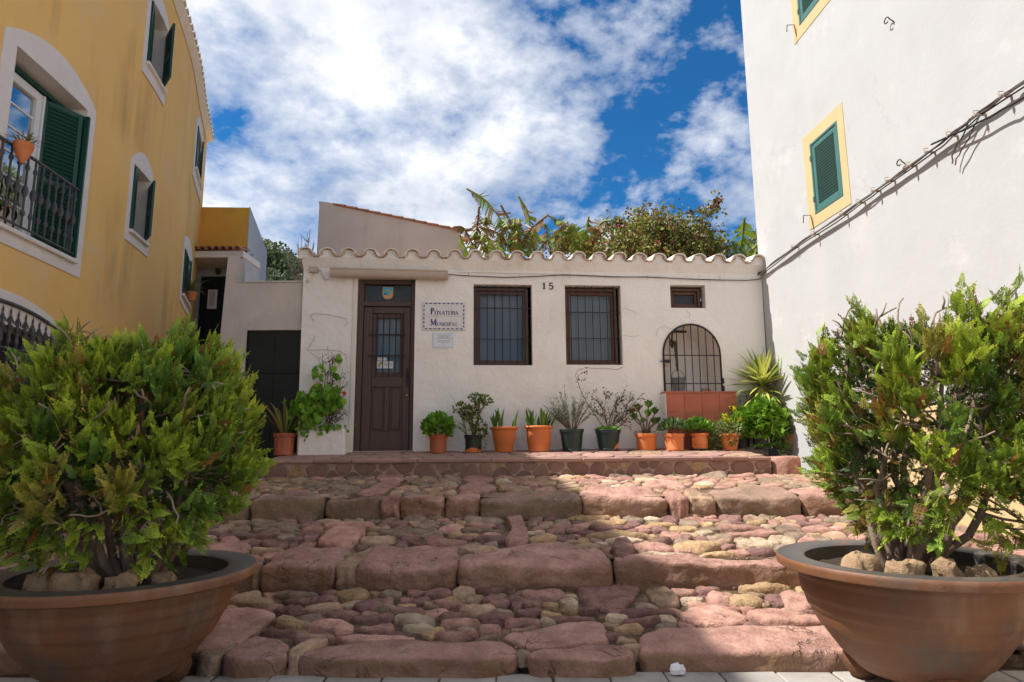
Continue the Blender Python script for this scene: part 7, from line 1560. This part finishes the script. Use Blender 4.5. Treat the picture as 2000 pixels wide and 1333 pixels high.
def bush(label_bush, label_bowl, cx, cy, rim, RB, crown, seed, brown, stones, trunk_dx=0.0, dens=1.0, green=1.0):
    rg = np.random.default_rng(seed)
    bt = thing('bowl_planter', label_bowl, 'planter', (cx, cy, 0.0)); H = rim; Rr = RB
    b = MB(); z0 = .075; hb = H - z0; body = [(0, z0)]
    for k in range(41):
        f = k / 40; r_ = Rr * (.40 + .44 * (math.sin(f * math.pi / 2) ** .85)) ; ff = f * 5.3 + .25 * math.sin(f * 9 + seed); step_ = .014 * Rr * (1 - ff % 1.0); body.append((r_ + step_, z0 + (hb - .05) * f))
    body += [(Rr * .86, H - .048)]
    b.lathe(body, 72, (cx, cy, 0)); b.build('bowl', M['bowl'], bt, smooth=True, auto=60)
    b = MB(); b.lathe([(Rr * .845, H - .049), (Rr * .985, H - .050), (Rr, H - .044), (Rr * 1.004, H - .02), (Rr, H - .006), (Rr * .992, H - .001)], 72, (cx, cy, 0)); b.build('rim_edge', M['bowl'], bt, smooth=True, auto=35)
    b = MB(); b.lathe([(Rr * .992, H - .001), (Rr * .98, H), (Rr * .80, H - .004), (Rr * .775, H - .012), (Rr * .765, H - .06), (Rr * .72, H - .16)], 72, (cx, cy, 0)); b.build('rim', M['bowl_rim'], bt, smooth=True, auto=35)
    b = MB(); b.lathe([(Rr * .755, H - .075), (Rr * .5, H - .06), (Rr * .2, H - .05), (.001, H - .045)], 40, (cx, cy, 0), fn=lambda p, a: (p[0], p[1], p[2] + .012 * noise.noise(Vector((p[0] * 12, p[1] * 12, seed))))); b.build('soil', M['soil'], bt, smooth=True)
    for k in range(3):
        a = R(38 + 120 * k + (20 if cx > 0 else 0)) if cx < 0 else R(142 + 120 * k); fx, fy = cx + Rr * .40 * math.cos(a), cy + Rr * .40 * math.sin(a)
        q = MB(); q.lathe([(.001, -.02), (.05, -.012), (.082, .02), (.092, .065), (.082, .11), (.05, .14), (.001, .148)], 18, (fx, fy, 0.012), fn=lambda p, a: tuple(Vector(p) + noise.noise_vector(Vector(p) * 14) * .006)); q.build('foot', M['coir'], bt, smooth=True)
    for k, (ang, rad, s_, lab) in enumerate(stones):
        a = R(ang); px_, py_ = cx + Rr * rad * math.cos(a), cy + Rr * rad * math.sin(a); pts = [(px_ + s_ * (1 + .3 * rg.normal()) * math.cos(q) * 1.2, py_ + s_ * (1 + .25 * rg.normal()) * math.sin(q) * .8) for q in [2 * math.pi * j / 9 for j in range(9)]]
        o = stone('rock', pts, lambda x, y: H - .065, s_ * 1.25, M['limestone'], None, ROUND, bury=.03, n=24, amp=s_ * .42, freq=13, smooth_it=1); tag(o, lab, 'rock')
    # ---- bush
    C0, RX, RYY, RZ, boxy = crown; C0 = np.array(C0); bx, by_, bz = cx + trunk_dx, cy, H - .09
    t = thing('conifer_bush', label_bush, 'bush', (bx, by_, bz))
    def prof_r(zz):      # zz -1 bottom .. 1 top
        return np.interp(zz, [-1, -.75, -.3, .25, .7, .92, 1.0], [.42, .70, .98, 1.0, .88, .62, .40] if not boxy else [.46, .74, .98, 1.0, .95, .84, .62])
    def crown_pt(a, zz, f): r_ = prof_r(zz) * f * (1 + .10 * noise.noise(Vector((math.cos(a) * 1.6, math.sin(a) * 1.6, zz * 1.6 + seed)))); return C0 + np.array([RX * r_ * math.cos(a), RYY * r_ * math.sin(a), RZ * zz * (.55 + .45 * min(1, f + .15))])
    L_main = []; L_tw = []; anchors = []
    for k in range(15):
        a = 2 * math.pi * k / 15 + rg.normal(0, .2); zz = rg.uniform(-.1, .85); e = crown_pt(a, zz, rg.uniform(.5, .8)); p0 = np.array([bx + .07 * math.cos(a), by_ + .06 * math.sin(a), bz - .03]); m = p0 * .45 + e * .55 + np.array([math.cos(a) * .06, math.sin(a) * .06, -.05]) + rg.normal(0, .05, 3)
        pts = [p0 * (1 - s_) ** 2 + 2 * m * s_ * (1 - s_) + e * s_ * s_ + rg.normal(0, .012, 3) * (s_ > 0) for s_ in np.linspace(0, 1, 10)]; L_main.append([tuple(p) for p in pts]); anchors += pts[3:]
    anchors = np.array(anchors)
    ncl = int(330 * dens); P = []; A = []; C = []; SZ = []; tip = []; OUT = []
    gold = math.pi * (3 - math.sqrt(5))
    for k in range(ncl):
        zz = -0.88 + 1.9 * (k + .5) / ncl; zz = min(.99, zz); a = k * gold + rg.normal(0, .25); f = rg.uniform(.80, 1.03) * (1 if zz < .75 else rg.uniform(.3, 1.0)); zz = min(zz, .90)
        c = crown_pt(a, zz, f)
        if noise.noise(Vector((c[0] * 4.3 + seed * 7, c[1] * 4.3, c[2] * 4.3))) < -.16: continue
        if zz < -.45 and rg.random() < (.18 if boxy else .40): continue
        out = unit((c - C0) / np.array([RX, RYY, RZ])); j = np.argmin(((anchors - c) ** 2).sum(1) + rg.uniform(0, .02, len(anchors))); q0 = anchors[j]; m = (q0 + c) / 2 + rg.normal(0, .05, 3); L_tw.append([tuple(q0 * (1 - s_) ** 2 + 2 * m * s_ * (1 - s_) + c * s_ * s_ + rg.normal(0, .006, 3)) for s_ in np.linspace(0, 1, 7)])
        low = zz < -.55; n = int(rg.integers(16, 32) * (.5 if low else 1)); p = c + rg.normal(0, 1, (n, 3)) * np.array([.030, .030, .042]); P.append(p); ax = out * .6 + np.array([0, 0, .75 if zz > -.4 else .15]); A.append(ax + rg.normal(0, .42, (n, 3)))
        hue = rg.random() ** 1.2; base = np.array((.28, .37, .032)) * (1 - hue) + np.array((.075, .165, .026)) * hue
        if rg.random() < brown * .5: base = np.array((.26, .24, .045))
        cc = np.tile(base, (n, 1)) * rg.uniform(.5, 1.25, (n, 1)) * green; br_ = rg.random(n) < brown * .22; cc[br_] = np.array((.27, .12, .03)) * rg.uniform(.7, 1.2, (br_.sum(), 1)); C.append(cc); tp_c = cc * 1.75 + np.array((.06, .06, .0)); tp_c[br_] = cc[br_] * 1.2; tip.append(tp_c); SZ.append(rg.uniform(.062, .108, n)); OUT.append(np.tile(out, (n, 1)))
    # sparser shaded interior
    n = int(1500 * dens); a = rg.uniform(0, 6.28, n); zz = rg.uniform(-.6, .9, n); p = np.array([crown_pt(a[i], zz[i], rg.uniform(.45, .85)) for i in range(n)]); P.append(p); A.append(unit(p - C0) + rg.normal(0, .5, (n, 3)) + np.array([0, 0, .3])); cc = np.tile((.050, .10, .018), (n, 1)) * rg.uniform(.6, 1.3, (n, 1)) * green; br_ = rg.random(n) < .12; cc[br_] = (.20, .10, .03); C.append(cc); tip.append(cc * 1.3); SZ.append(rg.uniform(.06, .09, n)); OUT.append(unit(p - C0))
    P = np.vstack(P); A = np.vstack(A); C = np.vstack(C); tip = np.vstack(tip); SZ = np.concatenate(SZ); OUT = np.vstack(OUT); V_all = []; F_all = []; T_all = []; off = 0
    which = rg.integers(0, len(SPR), len(P))
    for w_, (V0, F0) in enumerate(SPR):
        sel = which == w_; n = sel.sum(); X = unit(A[sel]); Zr = unit(rg.normal(size=(n, 3)) * np.array([1, 1, .35]) * 1.0 + OUT[sel] * .5); Yx = unit(np.cross(Zr, X)); Z = np.cross(X, Yx); s = SZ[sel].reshape(-1, 1, 1)
        V = P[sel][:, None, :] + s * (V0[None, :, 0:1] * X[:, None] + V0[None, :, 1:2] * Yx[:, None] + V0[None, :, 2:3] * Z[:, None]); k = len(V0); V_all.append(V.reshape(-1, 3)); F_all.append((F0[None] + (np.arange(n) * k)[:, None, None]).reshape(-1, 4) + off); off += n * k
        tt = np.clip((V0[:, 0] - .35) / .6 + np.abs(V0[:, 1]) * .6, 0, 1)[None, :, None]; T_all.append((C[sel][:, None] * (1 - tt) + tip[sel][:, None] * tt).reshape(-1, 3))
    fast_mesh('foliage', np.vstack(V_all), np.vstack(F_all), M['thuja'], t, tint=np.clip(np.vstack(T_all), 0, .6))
    [stems(t, 'trunk', [l_], .024, .009, M['bark'], 8) for l_ in L_main]; stems(t, 'branches', L_tw, .008, .003, M['bark'], 5)
    # bare pruned twigs showing at the surface
    L_b = []
    for k in range(105):
        a = rg.uniform(math.pi * .95, 2.05 * math.pi) if rg.random() < .8 else rg.uniform(0, 6.28); zz = rg.uniform(-.7, .95); p0 = crown_pt(a, zz, rg.uniform(.60, .86)); d = unit(unit(p0 - C0) * .5 + np.array([0, 0, .5]) + rg.normal(0, .55, 3)); pts = [p0]; 
        for q in range(5): d = unit(d + rg.normal(0, .33, 3)); pts.append(pts[-1] + d * rg.uniform(.025, .055))
        L_b.append([tuple(x) for x in pts])
        if rg.random() < .6: d2 = unit(d + rg.normal(0, .8, 3)); L_b.append([tuple(pts[3]), tuple(pts[3] + d2 * .04), tuple(pts[3] + d2 * .07 + rg.normal(0, .01, 3))])
    stems(t, 'bare_twigs', L_b, .0055, .0036, M['bark_light'], 6)
    # pale yellow buds
    n = 420; idx = rg.integers(0, len(P), n); q = P[idx] + unit(P[idx] - C0) * .05 + rg.normal(0, .012, (n, 3)); foliage('buds', q, rg.normal(size=(n, 3)), T_round(), rg.uniform(.008, .014, n), cmix([(.42, .42, .12), (.36, .40, .10)], n, rg), M['leaf'], t, rng=rg)
bush('dense rounded green conifer bush with pale bare twigs in the left bowl', 'wide brown glazed bowl planter on round feet at the left of the steps', -1.93, 3.36, .57, .615, ((-1.98, 3.36, 1.14), .59, .56, .56, False), 31, .12,
     [(265, .50, .085, 'pitted tan rock in front of the trunk in the left bowl'), (300, .52, .07, 'angular pale rock right of the trunk in the left bowl'), (225, .55, .075, 'rounded grey rock at the left inside the left bowl'), (335, .50, .05, 'small pale rock at the right inside the left bowl')], .05)
bush('looser boxy conifer bush with russet tips and many bare twigs in the right bowl', 'wide brown glazed bowl planter on round feet at the right of the steps', 1.95, 3.36, .60, .60, ((2.20, 3.38, 1.22), .59, .56, .59, True), 57, .36,
     [(205, .56, .075, 'orange pitted rock at the left inside the right bowl'), (235, .52, .07, 'split orange rock beside the trunk in the right bowl'), (268, .55, .075, 'smooth cream rock in front of the trunk in the right bowl'), (300, .55, .055, 'small upright grey rock at the right inside the right bowl')], -.02, dens=.92, green=.95)
